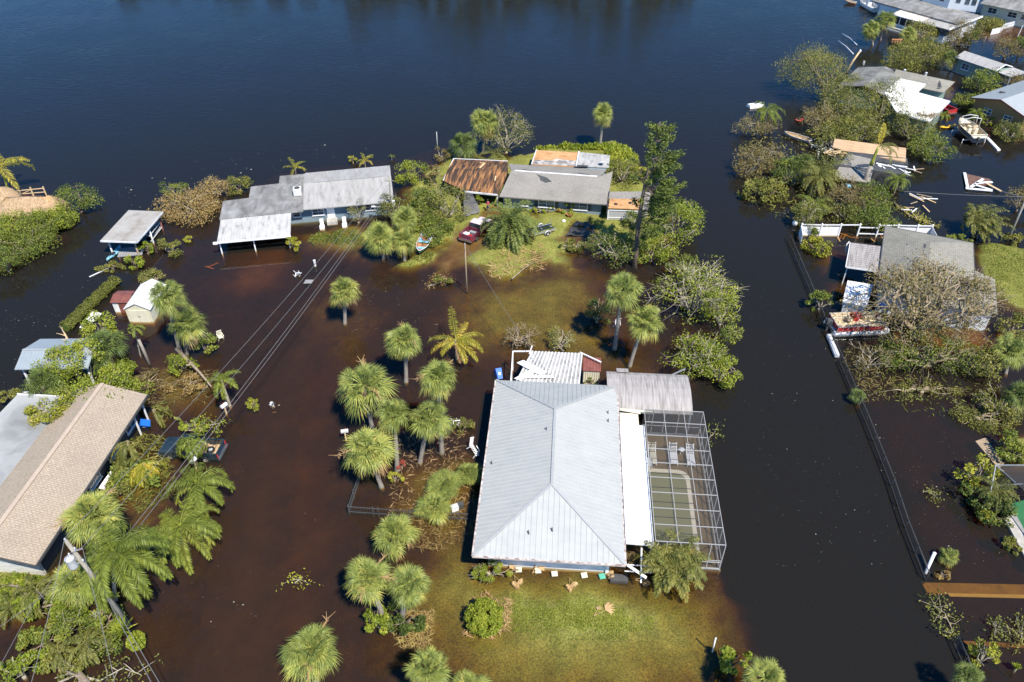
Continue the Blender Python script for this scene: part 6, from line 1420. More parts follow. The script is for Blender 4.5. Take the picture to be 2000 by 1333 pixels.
# white vinyl fence: posts, rails and panels
fz = 1.35; fb = [(1561, 459), (1600, 460), (1637, 460), (1674, 460), (1711, 461), (1748, 461), (1786, 462), (1814, 462)]
pb = [at(*p) for p in fb]; o = thing('fence', 'white vinyl fence missing panels behind the grey shingle house', 'fence', pb[0])
for p in pb: mb = MB(); d = p - pb[0]; mb.box((d.x, d.y, .45), (.16, .16, 2.2)); mb.lathe([(.13, 1.55), (.13, 1.6), (0, 1.7)], 4, (d.x, d.y, 0)); part('post', mb, M['white'], o)
for i in range(len(pb) - 1):
    a, b = pb[i] - pb[0], pb[i + 1] - pb[0]
    mb = MB(); mb.bar(a + Vector((0, 0, 1.45 if i != 3 else 1.1)), b + Vector((0, 0, 1.45 if i != 3 else 1.1)), .07, .13)
    if i in (3, 4): mb.bar(a + Vector((0, 0, .25)), b + Vector((0, 0, .25)), .07, .13)
    part('rail', mb, M['white'], o)
    if i in (0, 1, 5, 6):
        mb = MB(); m_ = (a + b) / 2; mb.bar(a + Vector((0, 0, .5)), b + Vector((0, 0, .5)), .04, 1.35); part('panel', mb, M['white'], o)
mb = MB(); mb.bar(pb[-1] - pb[0] + Vector((0, 0, .6)), pb[-1] - pb[0] + Vector((-.4, -2.6, .6)), .04, 1.5); part('panel', mb, M['white'], o)
mb = MB(); d = pb[0] - pb[0]; mb.bar(d + Vector((-.05, 0, .6)), d + Vector((-.5, -2.2, .6)), .04, 1.4); part('panel', mb, M['white'], o)

# ---- J: white flat roof with torn grey gables
J_ = Lot((1722, 130), (1865, 160), 2.8)
o = J_.thing('house', 'house with a bright white flat roof joined to torn grey gables', 'house')
mb = MB(); mb.walls(rect(-2.4, 4.0, -13.0, -2.6), -.8, 2.6); mb.walls(rect(.6, 11.0, -5.6, -.5), -.8, 2.55); part('wall', mb, M['green_wall'], o)
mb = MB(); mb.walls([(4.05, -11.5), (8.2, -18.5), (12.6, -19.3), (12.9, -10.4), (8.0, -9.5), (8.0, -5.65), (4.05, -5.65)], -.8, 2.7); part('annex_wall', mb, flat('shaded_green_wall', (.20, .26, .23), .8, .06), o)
mb = MB(); mb.slab([(0, 0, 2.8), (11.8, 0, 2.8), (9.0, -2.9, 3.7), (3.0, -2.9, 3.7)], .12); mb.slab([(3.0, -2.91, 3.7), (9.0, -2.91, 3.7), (11.5, -6.0, 2.75), (3.0, -6.0, 2.75)], .12); mb.slab([(11.8, 0, 2.8), (11.5, -6.0, 2.75), (9.0, -2.905, 3.7)], .12); rf = part('roof', mb, M['shingle_dark'], o)
mb = MB(); mb.slab([(-3.1, -2.6, 2.75), (1.2, -2.6, 3.75), (1.2, -13.4, 3.75), (-2.9, -13.4, 2.75)], .12); mb.slab([(1.21, -2.6, 3.75), (4.4, -2.6, 3.0), (4.4, -13.4, 3.0), (1.21, -13.4, 3.75)], .12); part('torn_gable', mb, M['shingle_patchy'], o)
mb = MB(); mb.slab([(4.5, -3.2, 3.12), (8.5, -3.5, 3.12), (8.3, -9.2, 3.08), (13.4, -9.9, 3.08), (12.95, -19.8, 3.0), (8.0, -19.2, 3.0), (4.1, -12.3, 3.05)], .22); part('flat_roof', mb, M['white_flat_roof'], o)
rv = MB()
for k in range(9): rv.box((9.4 + k * .16, -1.9 - k * .42, 3.42 - .02 * k), (.5, .24, .06), rz=.3 * (k % 3))
part('loose_shingles', rv, M['dark_grey'], rf)
for x, y in ((4.2, -2.3), (7.4, -1.6)): mb = MB(); mb.lathe([(.18, 3.3), (.18, 3.75), (.26, 3.78), (0, 3.9)], 8, (x, y, 0)); part('vent', mb, M['white'], rf)
branch_debris('branch', 'dead branch lying on the white flat roof', [(1790, 221), (1806, 226), (1822, 226), (1833, 224)], .07, 'dark_bark', 'leaf_brown', 3.15, 31, nside=12, leaf_n=14)

# ---- K: torn house of the debris island
K_ = Lot((1626, 287), (1767, 306), 2.8)
o = K_.thing('house', 'wrecked house with bare plank sheathing and a slumped grey roof', 'house')
mb = MB(); mb.walls(rect(.4, 9.4, -4.5, 2.0), -.8, 2.2); part('wall', mb, M['dark_grey'], o)
mb = MB(); mb.slab([(0, -.2, 2.85), (2.2, -.7, 2.7), (9.5, -1.2, 2.6), (9.6, 2.4, 3.0), (.2, 2.4, 3.0)], .14); part('bare_roof', mb, M['sheathing'], o)
mb = MB(); mb.slab([(2.0, -.8, 2.78), (9.7, -.3, 2.72), (9.9, -1.6, 2.3), (7.5, -1.7, 2.3), (4.5, -2.2, 2.4), (2.1, -1.5, 2.7)], .04); part('underlay', mb, M['tarp'], o)
mb = MB(); mb.slab([(2.0, -1.5, 2.75), (5.6, -2.3, 2.75), (5.2, -6.9, 1.5), (.5, -6.8, 1.5)], .12); part('slumped_roof', mb, M['shingle_grey'], o)
mb = MB(); r_g = np.random.RandomState(8)
for k in range(26):
    p = Vector((r_g.uniform(-1.2, 1.8), r_g.uniform(-2.0, -.4), r_g.uniform(2.2, 2.7))); a = r_g.uniform(-.6, .9); mb.bar(p, p + Vector((math.cos(a), math.sin(a), r_g.uniform(-.2, .2))) * r_g.uniform(.6, 1.8), .14, .05)
part('broken_rafters', mb, M['fresh_wood'], o); mb = MB()
for k in range(22):
    p = Vector((r_g.uniform(5.6, 8.8), r_g.uniform(-3.6, -2.0), r_g.uniform(1.7, 2.4))); a = r_g.uniform(-.9, .2); mb.bar(p, p + Vector((math.cos(a), math.sin(a), r_g.uniform(-.25, .1))) * r_g.uniform(.6, 2.0), r_g.uniform(.1, .4), .05)
part('broken_boards', mb, M['white_dirty'], o)

# ---- N, M, O, P: houses further up the right bank
N_ = Lot((1865, 112), (1935, 136), 2.6)
o = N_.thing('house', 'pale green cottage with a long plain grey gable roof', 'house')
mb = MB(); mb.walls(rect(.5, 8.0, .5, 3.9), -.6, 2.5); part('wall', mb, M['green_wall'], o)
mb = MB(); mb.slab([(0, 0, 2.6), (7.9, 0, 2.6), (7.9, 2.2, 3.35), (0, 2.2, 3.35)], .12); mb.slab([(0, 2.21, 3.35), (7.9, 2.21, 3.35), (7.9, 4.5, 2.6), (0, 4.5, 2.6)], .12); part('roof', mb, M['pale_membrane'], o)
mb = MB(); mb.bar((7.95, 0, 2.58), (7.95, 2.2, 3.33), .1, .14); mb.bar((7.95, 4.5, 2.58), (7.95, 2.2, 3.33), .1, .14); part('gable_trim', mb, M['white'], o)
mb = MB(); mb.slab([(8.1, .2, 2.5), (10.4, .6, 2.3), (10.6, 4.6, 2.4), (8.1, 4.4, 2.55)], .1); part('porch_roof', mb, M['pale_membrane'], o)
mb = MB(); [mb.box((x, y, .7), (.12, .12, 3.0)) for x, y in ((10.2, .9), (10.3, 4.3))]; part('post', mb, M['white'], o)
window(o, (2.2, .5, 1.5), 1.4, 1.0); window(o, (5.4, .5, 1.4), 1.0, 1.0)
a, b = at(1846, 134), at(1910, 158); mb = MB(); mb.bar(Vector((0, 0, -.4)), b - a + Vector((0, 0, -.4)), .4, 1.2); single('sea_wall', mb, M['concrete'], 'concrete sea wall in front of the green cottage', 'wall', a)
Y_ = Lot((1899, 192), (1951, 206), 2.9)
o = Y_.thing('house', 'ochre walled house with a grey metal gable roof on the right edge', 'house')
a0 = Y_.L(1899, 192, 2.9); ap = Y_.L(1951, 206, 4.1); b0 = Y_.L(2002, 229, 2.9)
u = Vector((b0[0] - a0[0], b0[1] - a0[1], 0)); Wd = u.length; u /= Wd; v = Vector((-u.y, u.x, 0)); v = v if v.y > 0 else -v
G0 = Vector((a0[0], a0[1], 0)); Lh = 15.0
def q_(s, t, z): p = G0 + u * s + v * t; return (p.x, p.y, z)
mb = MB(); mb.walls([q_(.3, .6, 0)[:2], q_(Wd - .3, .6, 0)[:2], q_(Wd - .3, Lh, 0)[:2], q_(.3, Lh, 0)[:2]], -.5, 2.8)
n = len(mb.v); mb.v += [q_(.3, .58, 2.8), q_(Wd - .3, .58, 2.8), q_(Wd / 2, .58, 3.95)]; mb.face((n, n + 1, n + 2)); part('wall', mb, M['ochre_wall'], o)
mb = MB(); mb.slab([q_(-.3, 0, 2.85), q_(Wd / 2, 0, 4.1), q_(Wd / 2, Lh, 4.1), q_(-.3, Lh, 2.85)], .1); mb.slab([q_(Wd / 2 + .01, 0, 4.1), q_(Wd + .3, 0, 2.85), q_(Wd + .3, Lh, 2.85), q_(Wd / 2 + .01, Lh, 4.1)], .1); ribs(mb, q_(-.2, .2, 2.88), q_(-.2, Lh, 2.88), q_(Wd / 2, Lh, 4.11), q_(Wd / 2, .2, 4.11), 30, .03, .02); rf = part('roof', mb, M['grey_metal'], o)
mb = MB(); mb.bar(q_(-.3, -.05, 2.78), q_(Wd / 2, -.05, 4.03), .08, .2); mb.bar(q_(Wd / 2, -.05, 4.03), q_(Wd + .3, -.05, 2.78), .08, .2); part('fascia', mb, M['shed_red'], o)
for s in (Wd * .32, Wd * .70):
    fr = MB(); gl_ = MB()
    for dx in (-.62, 0, .62): fr.bar(q_(s + dx, .54, 1.1), q_(s + dx, .54, 2.0), .07)
    for z in (1.1, 1.55, 2.0): fr.bar(q_(s - .65, .54, z), q_(s + .65, .54, z), .06)
    w_ = part('window', fr, M['white'], o); gl_.poly([q_(s - .62, .565, 1.1), q_(s + .62, .565, 1.1), q_(s + .62, .565, 2.0), q_(s - .62, .565, 2.0)]); part('pane', gl_, M['glass'], w_)
mb = MB(); mb.box(q_(Wd * .22, 4.5, 3.5), (.8, .5, .2)); part('skylight', mb, M['dark_grey'], rf)
O_ = Lot((1742, 27), (1854, 58), 3.0)
o = O_.thing('house', 'large white waterfront house with a two storey tower at the top right', 'house')
mb = MB(); mb.walls(rect(-5, 11.6, 3.3, 11.0), -.8, 3.25); mb.walls(rect(.4, 11.4, .7, 3.28), -.8, 1.2); part('wall', mb, M['stucco'], o)
mb = MB(); mb.slab([(-7, 3.2, 3.4), (12.1, 3.0, 3.4), (12.1, 11.5, 3.5), (-7, 11.5, 3.5)], .25); part('roof', mb, M['grey_membrane'], o)
mb = MB(); mb.slab([(-.2, 0, 2.9), (6.4, 0, 2.9), (6.4, 4.2, 3.16), (-.2, 3.9, 3.16)], .1); ribs(mb, (-.1, 0, 2.91), (6.3, 0, 2.91), (6.3, 3.1, 3.1), (-.1, 3.1, 3.1), 14, .05, .03); part('porch_roof', mb, nmat('rust_stained_white', [(.3, (.42, .33, .25)), (.5, (.66, .60, .53)), (.7, (.74, .72, .69))], .6, .55, 5, stretch=(2.5, .5, 1)), o)
mb = MB(); mb.slab([(6.42, .1, 2.85), (12.2, .2, 2.85), (12.1, 2.98, 3.1), (6.42, 3.9, 3.1)], .1); ribs(mb, (6.5, .1, 2.86), (12.1, .2, 2.86), (12.0, 2.9, 3.1), (6.5, 2.9, 3.1), 12, .05, .03); part('side_porch_roof', mb, M['pale_membrane'], o)
mb = MB(); mb.bar((12.2, .2, 2.9), (12.2, 11.5, 3.4), .14, .3); mb.bar((-.2, -.05, 2.85), (6.4, -.05, 2.85), .1, .14); part('fascia', mb, M['white'], o)
mb = MB(); mb.box((3.1, .75, 1.9), (5.6, .05, 1.5)); part('porch_screen', mb, M['dark_glass'], o); mb = MB(); [mb.box((.3 + k * 1.4, .68, 2.0), (.12, .1, 1.8)) for k in range(5)]; part('porch_post', mb, M['white'], o)
mb = MB(); mb.bar((-.4, -.3, .5), (7.6, -.3, .5), .6, .4); mb.bar((-.4, -.6, -.6), (7.6, -.6, -.6), .3, 1.8); part('dock_wall', mb, M['concrete'], o)
mb = MB(); mb.box((9.0, .68, 1.7), (2.6, .05, 1.7)); part('garage_opening', mb, M['dark_glass'], o)
c0 = O_.L(1800, 3, 3.45); c1 = O_.L(1850, 17, 3.45); c2 = O_.L(1905, 24, 3.45); d3 = (c0[0] + c2[0] - c1[0], c0[1] + c2[1] - c1[1])
mb = MB(); mb.walls([c0[:2], c1[:2], c2[:2], d3], 3.42, 8.2); tw = part('tower', mb, M['stucco'], o)
d = Vector((c1[0] - c0[0], c1[1] - c0[1], 0)).normalized(); nn_ = Vector((d.y, -d.x, 0)); cm = Vector((*c0[:2], 0)).lerp(Vector((*c1[:2], 0)), .72) + nn_ * .03
mb = MB(); mb.bar(cm - d * .45 + Vector((0, 0, 5.2)), cm + d * .45 + Vector((0, 0, 5.2)), .06, 1.5); part('window', mb, M['glass'], tw)
d = Vector((c2[0] - c1[0], c2[1] - c1[1], 0)).normalized(); nn_ = Vector((d.y, -d.x, 0))
for t, z in ((.3, 5.3), (.62, 5.2), (.85, 5.2)): cm = Vector((*c1[:2], 0)).lerp(Vector((*c2[:2], 0)), t) + nn_ * .03; mb = MB(); mb.bar(cm - d * .4 + Vector((0, 0, z)), cm + d * .4 + Vector((0, 0, z)), .06, 1.1); part('window', mb, M['glass'], tw)
P0 = Lot((1914, 7), (1998, 24), 3.0)
o = P0.thing('house', 'low house with a weathered grey roof in the top right corner', 'house')
mb = MB(); mb.walls(rect(.6, 14, .8, 9), -.5, 2.9); part('wall', mb, M['cream'], o)
mb = MB(); mb.slab([(0, 0, 3.0), (15, 0, 3.0), (15, 5, 3.9), (0, 5, 3.9)], .12); mb.slab([(0, 5.01, 3.9), (15, 5.01, 3.9), (15, 10, 3.0), (0, 10, 3.0)], .12); part('roof', mb, M['grey_membrane'], o)
for x in (2.6, 6.5, 9.0): window(o, (x, .8, 1.9), 1.7, 1.0, glass='dark_glass')
a, b = at(1906, 24), at(2005, 52); mb = MB(); mb.bar(Vector((0, 0, .6)), b - a + Vector((0, 0, .6)), .05, 1.9); d = b - a
for k in range(40): p = d * (k / 39); mb.bar(p + Vector((0, -.05, -.2)), p + Vector((0, -.05, 1.5)), .06)
single('fence', mb, M['light_grey'], 'tall grey board fence of the top right corner house', 'fence', a)
pk = [at(*p) for p in ((1935, 68), (1953, 64), (1958, 57), (1985, 50))]; o = thing('picket_fence', 'white picket fence along the flooded street at the top right', 'fence', pk[0]); mb = MB(); rl = MB()
for i in range(3):
    a, b = pk[i] - pk[0], pk[i + 1] - pk[0]
    for k in range(14): p = a.lerp(b, k / 13); mb.box((p.x, p.y, .45), (.12, .05, 1.2))
    for z in (.3, .75): rl.bar(a + Vector((0, .05, z)), b + Vector((0, .05, z)), .05, .1)
part('pickets', mb, M['white'], o); part('rails', rl, M['white'], o)

# ---- small pool cage, bottom right edge
q0 = at(1945, 909, 2.6); q1 = at(2035, 909, 2.6); o = thing('pool_cage', 'small screen enclosure over a green floor on the right edge', 'pool cage', (q0.x, q0.y, 0))
fr = MB(); sc = MB(); z = 2.6; dx = Vector((-.35, -2.0, 0)); A0 = Vector((0, 0, z)); B0 = Vector((6, 0, z)); A1 = Vector((-.9, -1.4, 1.9)); A2 = Vector((.9, -8.5, z))
def ln(a, b, w=.07): fr.bar(a, b, w)
ln(A0, B0); ln(Vector((-.9, -1.6, 1.9)), Vector((5, -1.6, 2.6))); ln(A0, Vector((-1.2, -2.2, 1.9))); ln(Vector((-1.2, -2.2, 1.9)), Vector((-1.2, -2.2, -.5))); ln(A0, Vector((.9, -1.6, 2.3))); ln(Vector((2.6, 0, z)), Vector((1.2, -2.4, 2.3))); ln(Vector((2.6, 0, z)), Vector((3.6, -1.9, 2.4))); ln(Vector((1.2, -2.4, 2.3)), Vector((1.4, -6.0, 2.2))); ln(Vector((1.2, -2.4, 2.3)), Vector((6, -2.4, 2.3))); ln(Vector((1.4, -6, 2.2)), Vector((6, -6, 2.2))); ln(Vector((1.4, -6, 2.2)), Vector((2.6, -12, 2.2))); ln(Vector((1.4, -6, 2.2)), Vector((.2, -6.4, -.5))); ln(Vector((2.6, -12, 2.2)), Vector((1.6, -12.3, -.5)))
part('frame', fr, M['alu'], o); sc.poly([tuple(A0), tuple(B0), (6, -2.4, 2.3), (1.2, -2.4, 2.3)]); sc.poly([(1.2, -2.41, 2.3), (6, -2.41, 2.3), (6, -12, 2.2), (2.6, -12, 2.2), (1.4, -6, 2.2)]); part('screen', sc, M['screen'], o)
mb = MB(); mb.poly([tuple(at(*p, .12) - Vector((q0.x, q0.y, 0))) for p in ((1972, 985), (2060, 960), (2080, 1180), (2008, 1052))]); part('pool_floor', mb, M['green_court'], o)
mb = MB(); pts = [at(*p, .2) - Vector((q0.x, q0.y, 0)) for p in ((1962, 1012), (1984, 1004), (2030, 1090), (2012, 1106))]; mb.slab([tuple(p) for p in pts], .9); part('sea_wall', mb, M['concrete'], o)
# ================================================================ vehicles
def wheel(parent, x, y, r=.37, w=.24, side=1):
    t = MB(); t.lathe([(r * .55, -w / 2), (r * .93, -w / 2), (r, -w * .3), (r, w * .3), (r * .93, w / 2), (r * .55, w / 2)], 20, (x, y, r), axis='Y'); q = part('wheel', t, M['black'], parent)
    m_ = MB(); m_.lathe([(0, side * w * .42), (r * .28, side * w * .44), (r * .55, side * w * .36), (r * .58, side * w * .5)], 14, (x, y, r), axis='Y'); part('rim', m_, M['alu'], q)
def pickup(label, rear_px, front_px, z, ground, paint, roofp, bed, hoodp=None, cat='pickup', name='pickup_truck'):
    a = at(*rear_px, z); b = at(*front_px, z); yaw = math.atan2(b.y - a.y, b.x - a.x); o = thing(name, label, cat, (a.x, a.y, ground), yaw)
    Lb, Wd, zs, zr = 1.95, .92, .45, 1.12      # bed length, half width, sill, rail
    mb = MB()
    for s in (-1, 1): mb.box((.08 + Lb / 2, s * (Wd - .05), (zs + zr) / 2), (Lb, .10, zr - zs)); mb.box((.08 + Lb / 2, s * (Wd - .06), zr + .015), (Lb + .02, .15, .05))
    mb.box((.06, 0, (zs + zr) / 2), (.10, Wd * 2 - .02, zr - zs)); mb.box((.06, 0, zr + .012), (.13, Wd * 2 - .16, .045)); mb.box((Lb + .1, 0, (zs + zr) / 2 + .03), (.08, Wd * 2 - .2, zr - zs + .06)); part('bed', mb, M[paint], o)
    mb = MB(); mb.box((.1 + Lb / 2, 0, zs + .09), (Lb - .1, Wd * 2 - .22, .06)); part('bed_floor', mb, bed, o)
    prof = [(2.12, .42), (2.12, 1.10), (3.95, 1.10), (4.1, 1.08), (5.1, .98), (5.22, .85), (5.25, .5), (5.15, .42)]
    mb = MB(); rings = [[(x, y, zz) for x, zz in prof] for y in (-Wd, -Wd + .06, Wd - .06, Wd)]
    for i in (0, 3): rings[i] = [(x - (.03 if x > 4 else 0), y_, zz - (.05 if zz > .9 else 0)) for (x, y_, zz) in rings[i]]
    mb.loft(rings, closed=True); part('body', mb, M[paint], o)
    if hoodp: mb = MB(); mb.slab([(4.12, -.8, 1.097), (5.05, -.78, .999), (5.05, .78, .999), (4.12, .8, 1.097)], .012); part('hood', mb, M[hoodp], o)
    cp = [(2.2, 1.08), (2.42, 1.62), (3.42, 1.64), (4.05, 1.08)]; mb = MB(); gl = MB()
    lo = [(2.18, 1.09), (4.0, 1.09)]; ww, wr = Wd - .06, Wd - .2
    V = [(2.18, -ww, 1.09), (4.02, -ww, 1.09), (4.02, ww, 1.09), (2.18, ww, 1.09), (2.42, -wr, 1.6), (3.38, -wr, 1.6), (3.38, wr, 1.6), (2.42, wr, 1.6)]
    n = len(gl.v); gl.v += V
    for f in ((0, 1, 5, 4), (1, 2, 6, 5), (2, 3, 7, 6), (3, 0, 4, 7)): gl.face([n + i for i in f])
    part('windows', gl, M['dark_glass'], o)
    for i, j in ((0, 4), (1, 5), (2, 6), (3, 7)): mb.bar(V[i], V[j], .09, .07)
    for s in (-1, 1): mb.bar((3.0, s * ww, 1.09), (2.95, s * wr, 1.6), .06, .05); mb.bar((2.18, s * ww, 1.09), (4.02, s * ww, 1.09), .05, .06)
    part('pillars', mb, M[paint], o)
    mb = MB(); mb.loft([[(2.36, y, 1.6), (2.44, y, 1.665), (3.36, y, 1.665), (3.48, y, 1.6)] for y in (-wr - .04, -wr + .05, wr - .05, wr + .04)], closed=True); part('roof', mb, M[roofp], o)
    for nm, x in (('bumper', -.10), ('bumper', 5.3)): mb = MB(); mb.box((x, 0, .52), (.16, Wd * 2 - .04, .20)); mb.box((x, 0, .63), (.2, Wd * 2 - .5, .03)); part(nm, mb, M['chrome'], o)
    for s in (-1, 1):
        mb = MB(); mb.box((.01, s * (Wd - .09), .86), (.06, .16, .34)); part('tail_light', mb, M['red'], o)
        mb = MB(); mb.box((5.25, s * .68, .78), (.05, .34, .16)); part('headlight', mb, M['glass'], o)
        mb = MB(); mb.box((3.85, s * (Wd + .1), 1.12), (.1, .2, .16)); part('mirror', mb, M['black'], o)
        mb = MB(); mb.box((3.12, s * (Wd + .008), .78), (1.15, .012, .52)); d_ = part('door', mb, M[paint], o); mb = MB(); mb.box((2.7, s * (Wd + .02), .92), (.16, .03, .04)); part('handle', mb, M['chrome'], d_)
        wheel(o, 1.15, s * (Wd - .1), side=s); wheel(o, 4.35, s * (Wd - .1), side=s)
    return o, yaw, a
M['leaf_bed'] = nmat('leaf_strewn_bed', [(.3, (.20, .13, .07)), (.5, (.42, .29, .16)), (.7, (.55, .42, .26))], 6, .9)
M['bleached_pink'] = flat('sun_bleached_paint', (.62, .50, .50), .35, .06)
tr, yw, ra = pickup('maroon pickup with a bleached white roof on the flooded driveway', (909, 466), (952, 428), .6, -.16, 'maroon', 'bleached_pink', M['dark_grey'], 'bleached_pink')
def cargo(name, label, cat, lx, ly, lz, sz, mt, yw, ra, rz=.2, lid=None):
    c_, s_ = math.cos(yw), math.sin(yw); q = thing(name, label, cat, (ra.x + lx * c_ - ly * s_, ra.y + lx * s_ + ly * c_, lz), yw + rz)
    mb = MB(); mb.loft([[(-sz[0] / 2 * k, -sz[1] / 2 * k, z), (sz[0] / 2 * k, -sz[1] / 2 * k, z), (sz[0] / 2 * k, sz[1] / 2 * k, z), (-sz[0] / 2 * k, sz[1] / 2 * k, z)] for k, z in ((.9, 0), (1, sz[2]))], closed=True); part('body', mb, M[mt], q)
    mb = MB(); mb.box((0, 0, sz[2] + .03), (sz[0] * 1.04, sz[1] * 1.04, .05)); part('lid', mb, M[lid or mt], q)
cargo('fuel_can', 'red fuel can nearest the tailgate in the maroon pickup bed', 'can', .55, -.35, .45, (.35, .45, .35), 'red', yw, ra)
cargo('cooler', 'white lidded red cooler in the maroon pickup bed', 'cooler', .8, .1, .45, (.5, .35, .32), 'red', yw, ra, .4, 'white')
cargo('crate', 'pale crate by the wheel arch of the maroon pickup bed', 'crate', .9, .55, .45, (.55, .4, .25), 'white_dirty', yw, ra, -.2)
cargo('tool_box', 'grey tool box behind the maroon pickup cab', 'tool box', 1.5, -.2, .45, (.4, .9, .28), 'grey', yw, ra, 0)
tr, yw, ra = pickup('dark pickup with a spare wheel in its leaf strewn bed under the palms', (430, 871), (390, 868), 1.0, -.30, 'navy', 'navy', M['leaf_bed'])
c_, s_ = math.cos(yw), math.sin(yw); q = thing('spare_wheel', 'spare wheel lying in the leaf strewn bed of the dark pickup', 'wheel', (ra.x + 1.0 * c_, ra.y + 1.0 * s_, .27), yw)
mb = MB(); mb.lathe([(.20, 0), (.34, 0), (.37, .06), (.37, .15), (.34, .21), (.20, .21)], 20); part('tyre', mb, M['black'], q); mb = MB(); mb.lathe([(.205, .02), (.19, .16), (.08, .17), (.07, .13), (0, .13)], 14); part('rim', mb, M['light_grey'], q)
pickup('red and white pickup half hidden under the edge of the white flat roof', (1862, 215), (1845, 207), .9, -.25, 'red', 'white', M['dark_grey'], cat='pickup')

# ================================================================ boats
def hull_mb(L, B, H, bow=.45, tr_=.92, fl=.62, n=14, z0=0.0, sheer=.12, inner=None):
    """open hull: outer and inner skins; stern at x=0, bow at x=L"""
    out_r = []; in_r = []
    for i in range(n + 1):
        t = i / n; x = L * t
        b = B / 2 * (tr_ + (1 - tr_) * min(1, t / .4)) if t < 1 - bow else B / 2 * math.cos((t - (1 - bow)) / bow * math.pi / 2) ** .75
        b = max(b, .02); zz = z0 + H + sheer * t * t * 2; k = z0 + .12 * t ** 3 * 3
        out_r.append([(x, -b, zz), (x, -b * (.95), zz * .5 + k * .5), (x, -b * fl, k), (x, 0, k - .03), (x, b * fl, k), (x, b * .95, zz * .5 + k * .5), (x, b, zz)])
        bi = max(b - .06, .005); xi = min(x, L - .10)
        in_r.append([(xi + (.05 if i == 0 else 0), -bi, zz), (xi + (.05 if i == 0 else 0), -bi * .9, z0 + .22 + k * .5), (xi + (.05 if i == 0 else 0), 0, z0 + .18 + k * .6), (xi + (.05 if i == 0 else 0), bi * .9, z0 + .22 + k * .5), (xi + (.05 if i == 0 else 0), bi, zz)])
    o = MB(); o.loft(out_r); inn = MB(); inn.loft(in_r, cap=False); inn.poly([in_r[0][j] for j in range(5)])
    rail = MB()
    for s in (0, -1): rail.tube([(p[s][0], p[s][1], p[s][2] + .01) for p in out_r], .035, 5)
    rail.bar(out_r[0][0], out_r[0][-1], .07)
    return o, inn, rail
def outboard(parent, x, y, z, m='dark_grey', s=1.0):
    mb = MB(); mb.loft([[(x - .16 * s * k, y - .13 * s * k, z + dz * s), (x + .16 * s * k, y - .13 * s * k, z + dz * s), (x + .16 * s * k, y + .13 * s * k, z + dz * s), (x - .16 * s * k, y + .13 * s * k, z + dz * s)] for k, dz in ((.8, .1), (1.1, .2), (1.1, .42), (.7, .52))], closed=True); mb.box((x, y, z - .15 * s), (.14 * s, .1 * s, .6 * s)); part('outboard_motor', mb, M[m], parent)
def lay(o_px, x_px, z):
    a = at(*o_px, z); b = at(*x_px, z); return a, math.atan2(b.y - a.y, b.x - a.x), (b - a).length
a, yw, L = lay((835, 459), (819, 497), .3); o = thing('skiff', 'open skiff with pale blue inside and white rails drawn up on the grass', 'boat', (a.x, a.y, .05), yw)
h_, i_, r_ = hull_mb(L, 1.5, .5); part('hull', h_, M['hull_green'], o); part('interior', i_, M['ceramic'], o); part('gunwale', r_, M['white'], o)
for x in (.35, L * .42, L * .74): mb = MB(); mb.box((x, 0, .42), (.42, 1.36 if x < L * .6 else .95, .05)); part('bench', mb, M['aqua'], o)
for s in (-1, 1): mb = MB(); mb.box((L * .28, s * .5, .38), (.4, .3, .12)); part('locker', mb, M['aqua'], o)
outboard(o, -.1, 0, .4)
# pontoon boat
a, yw, L = lay((1627, 657), (1737, 654), .2); L = max(L, 6.0); o = thing('pontoon_boat', 'red sided pontoon boat with tan seats pinned under the uprooted tree', 'boat', (a.x, a.y, 0), yw + .02)
for y in (.3, 2.35): mb = MB(); mb.lathe([(0, -.15), (.26, .05), (.33, .25), (.33, L - .9), (.24, L - .3), (.05, L + .05)], 14, (0, y, .22), axis='X'); part('pontoon', mb, M['alu'], o)
mb = MB(); mb.box((L / 2, 1.32, .58), (L - .2, 2.5, .08)); part('deck', mb, M['light_grey'], o); mb = MB(); mb.box((L / 2, 1.32, .635), (L - .9, 2.3, .02)); part('carpet', mb, M['tan_seat'], o)
fp = MB(); rl = MB(); x0, x1, y0, y1 = .35, L - .7, .1, 2.55
for i in range(9):
    xa = x0 + (x1 - x0) * i / 9; xb = x0 + (x1 - x0) * (i + 1) / 9
    for y in (y0, y1): fp.bar((xa + .03, y, .93), (xb - .03, y, .93), .03, .52); rl.box((xa, y, .95), (.04, .05, .7))
for j in range(4):
    ya_ = y0 + (y1 - y0) * j / 4; yb_ = y0 + (y1 - y0) * (j + 1) / 4; fp.bar((x0, ya_ + .03, .93), (x0, yb_ - .03, .93), .03, .52)
    if j in (0, 3): fp.bar((x1, ya_ + .03, .93), (x1, yb_ - .03, .93), .03, .52)
for z in (.66, 1.22): rl.bar((x0, y0, z), (x1, y0, z), .045); rl.bar((x0, y1, z), (x1, y1, z), .045); rl.bar((x0, y0, z), (x0, y1, z), .045)
rl.bar((x1, y0, 1.22), (x1, y1, 1.22), .045); part('side_panels', fp, M['red'], o); part('rails', rl, M['alu'], o)
for x, y, sx, sy in ((.75, 2.2, .7, .6), (1.8, 2.2, 1.4, .6), (.75, .45, .7, .6), (.65, 1.3, .5, 1.1), (4.4, .45, 1.3, .6), (4.4, 2.2, 1.3, .6)):
    mb = MB(); mb.box((x, y, .84), (sx, sy, .36)); mb.box((x, y + (.26 if y > 1.5 else -.26) * (1 if abs(y - 1.3) > .1 else 0), 1.12), (sx, .14, .3)); part('bench_seat', mb, M['tan_seat'], o)
mb = MB(); mb.loft([[(2.7, 1.75, .65), (3.3, 1.75, .65), (3.3, 2.4, .65), (2.7, 2.4, .65)], [(2.75, 1.75, 1.3), (3.2, 1.75, 1.4), (3.2, 2.4, 1.4), (2.75, 2.4, 1.3)]], closed=True); part('helm_console', mb, M['red'], o)
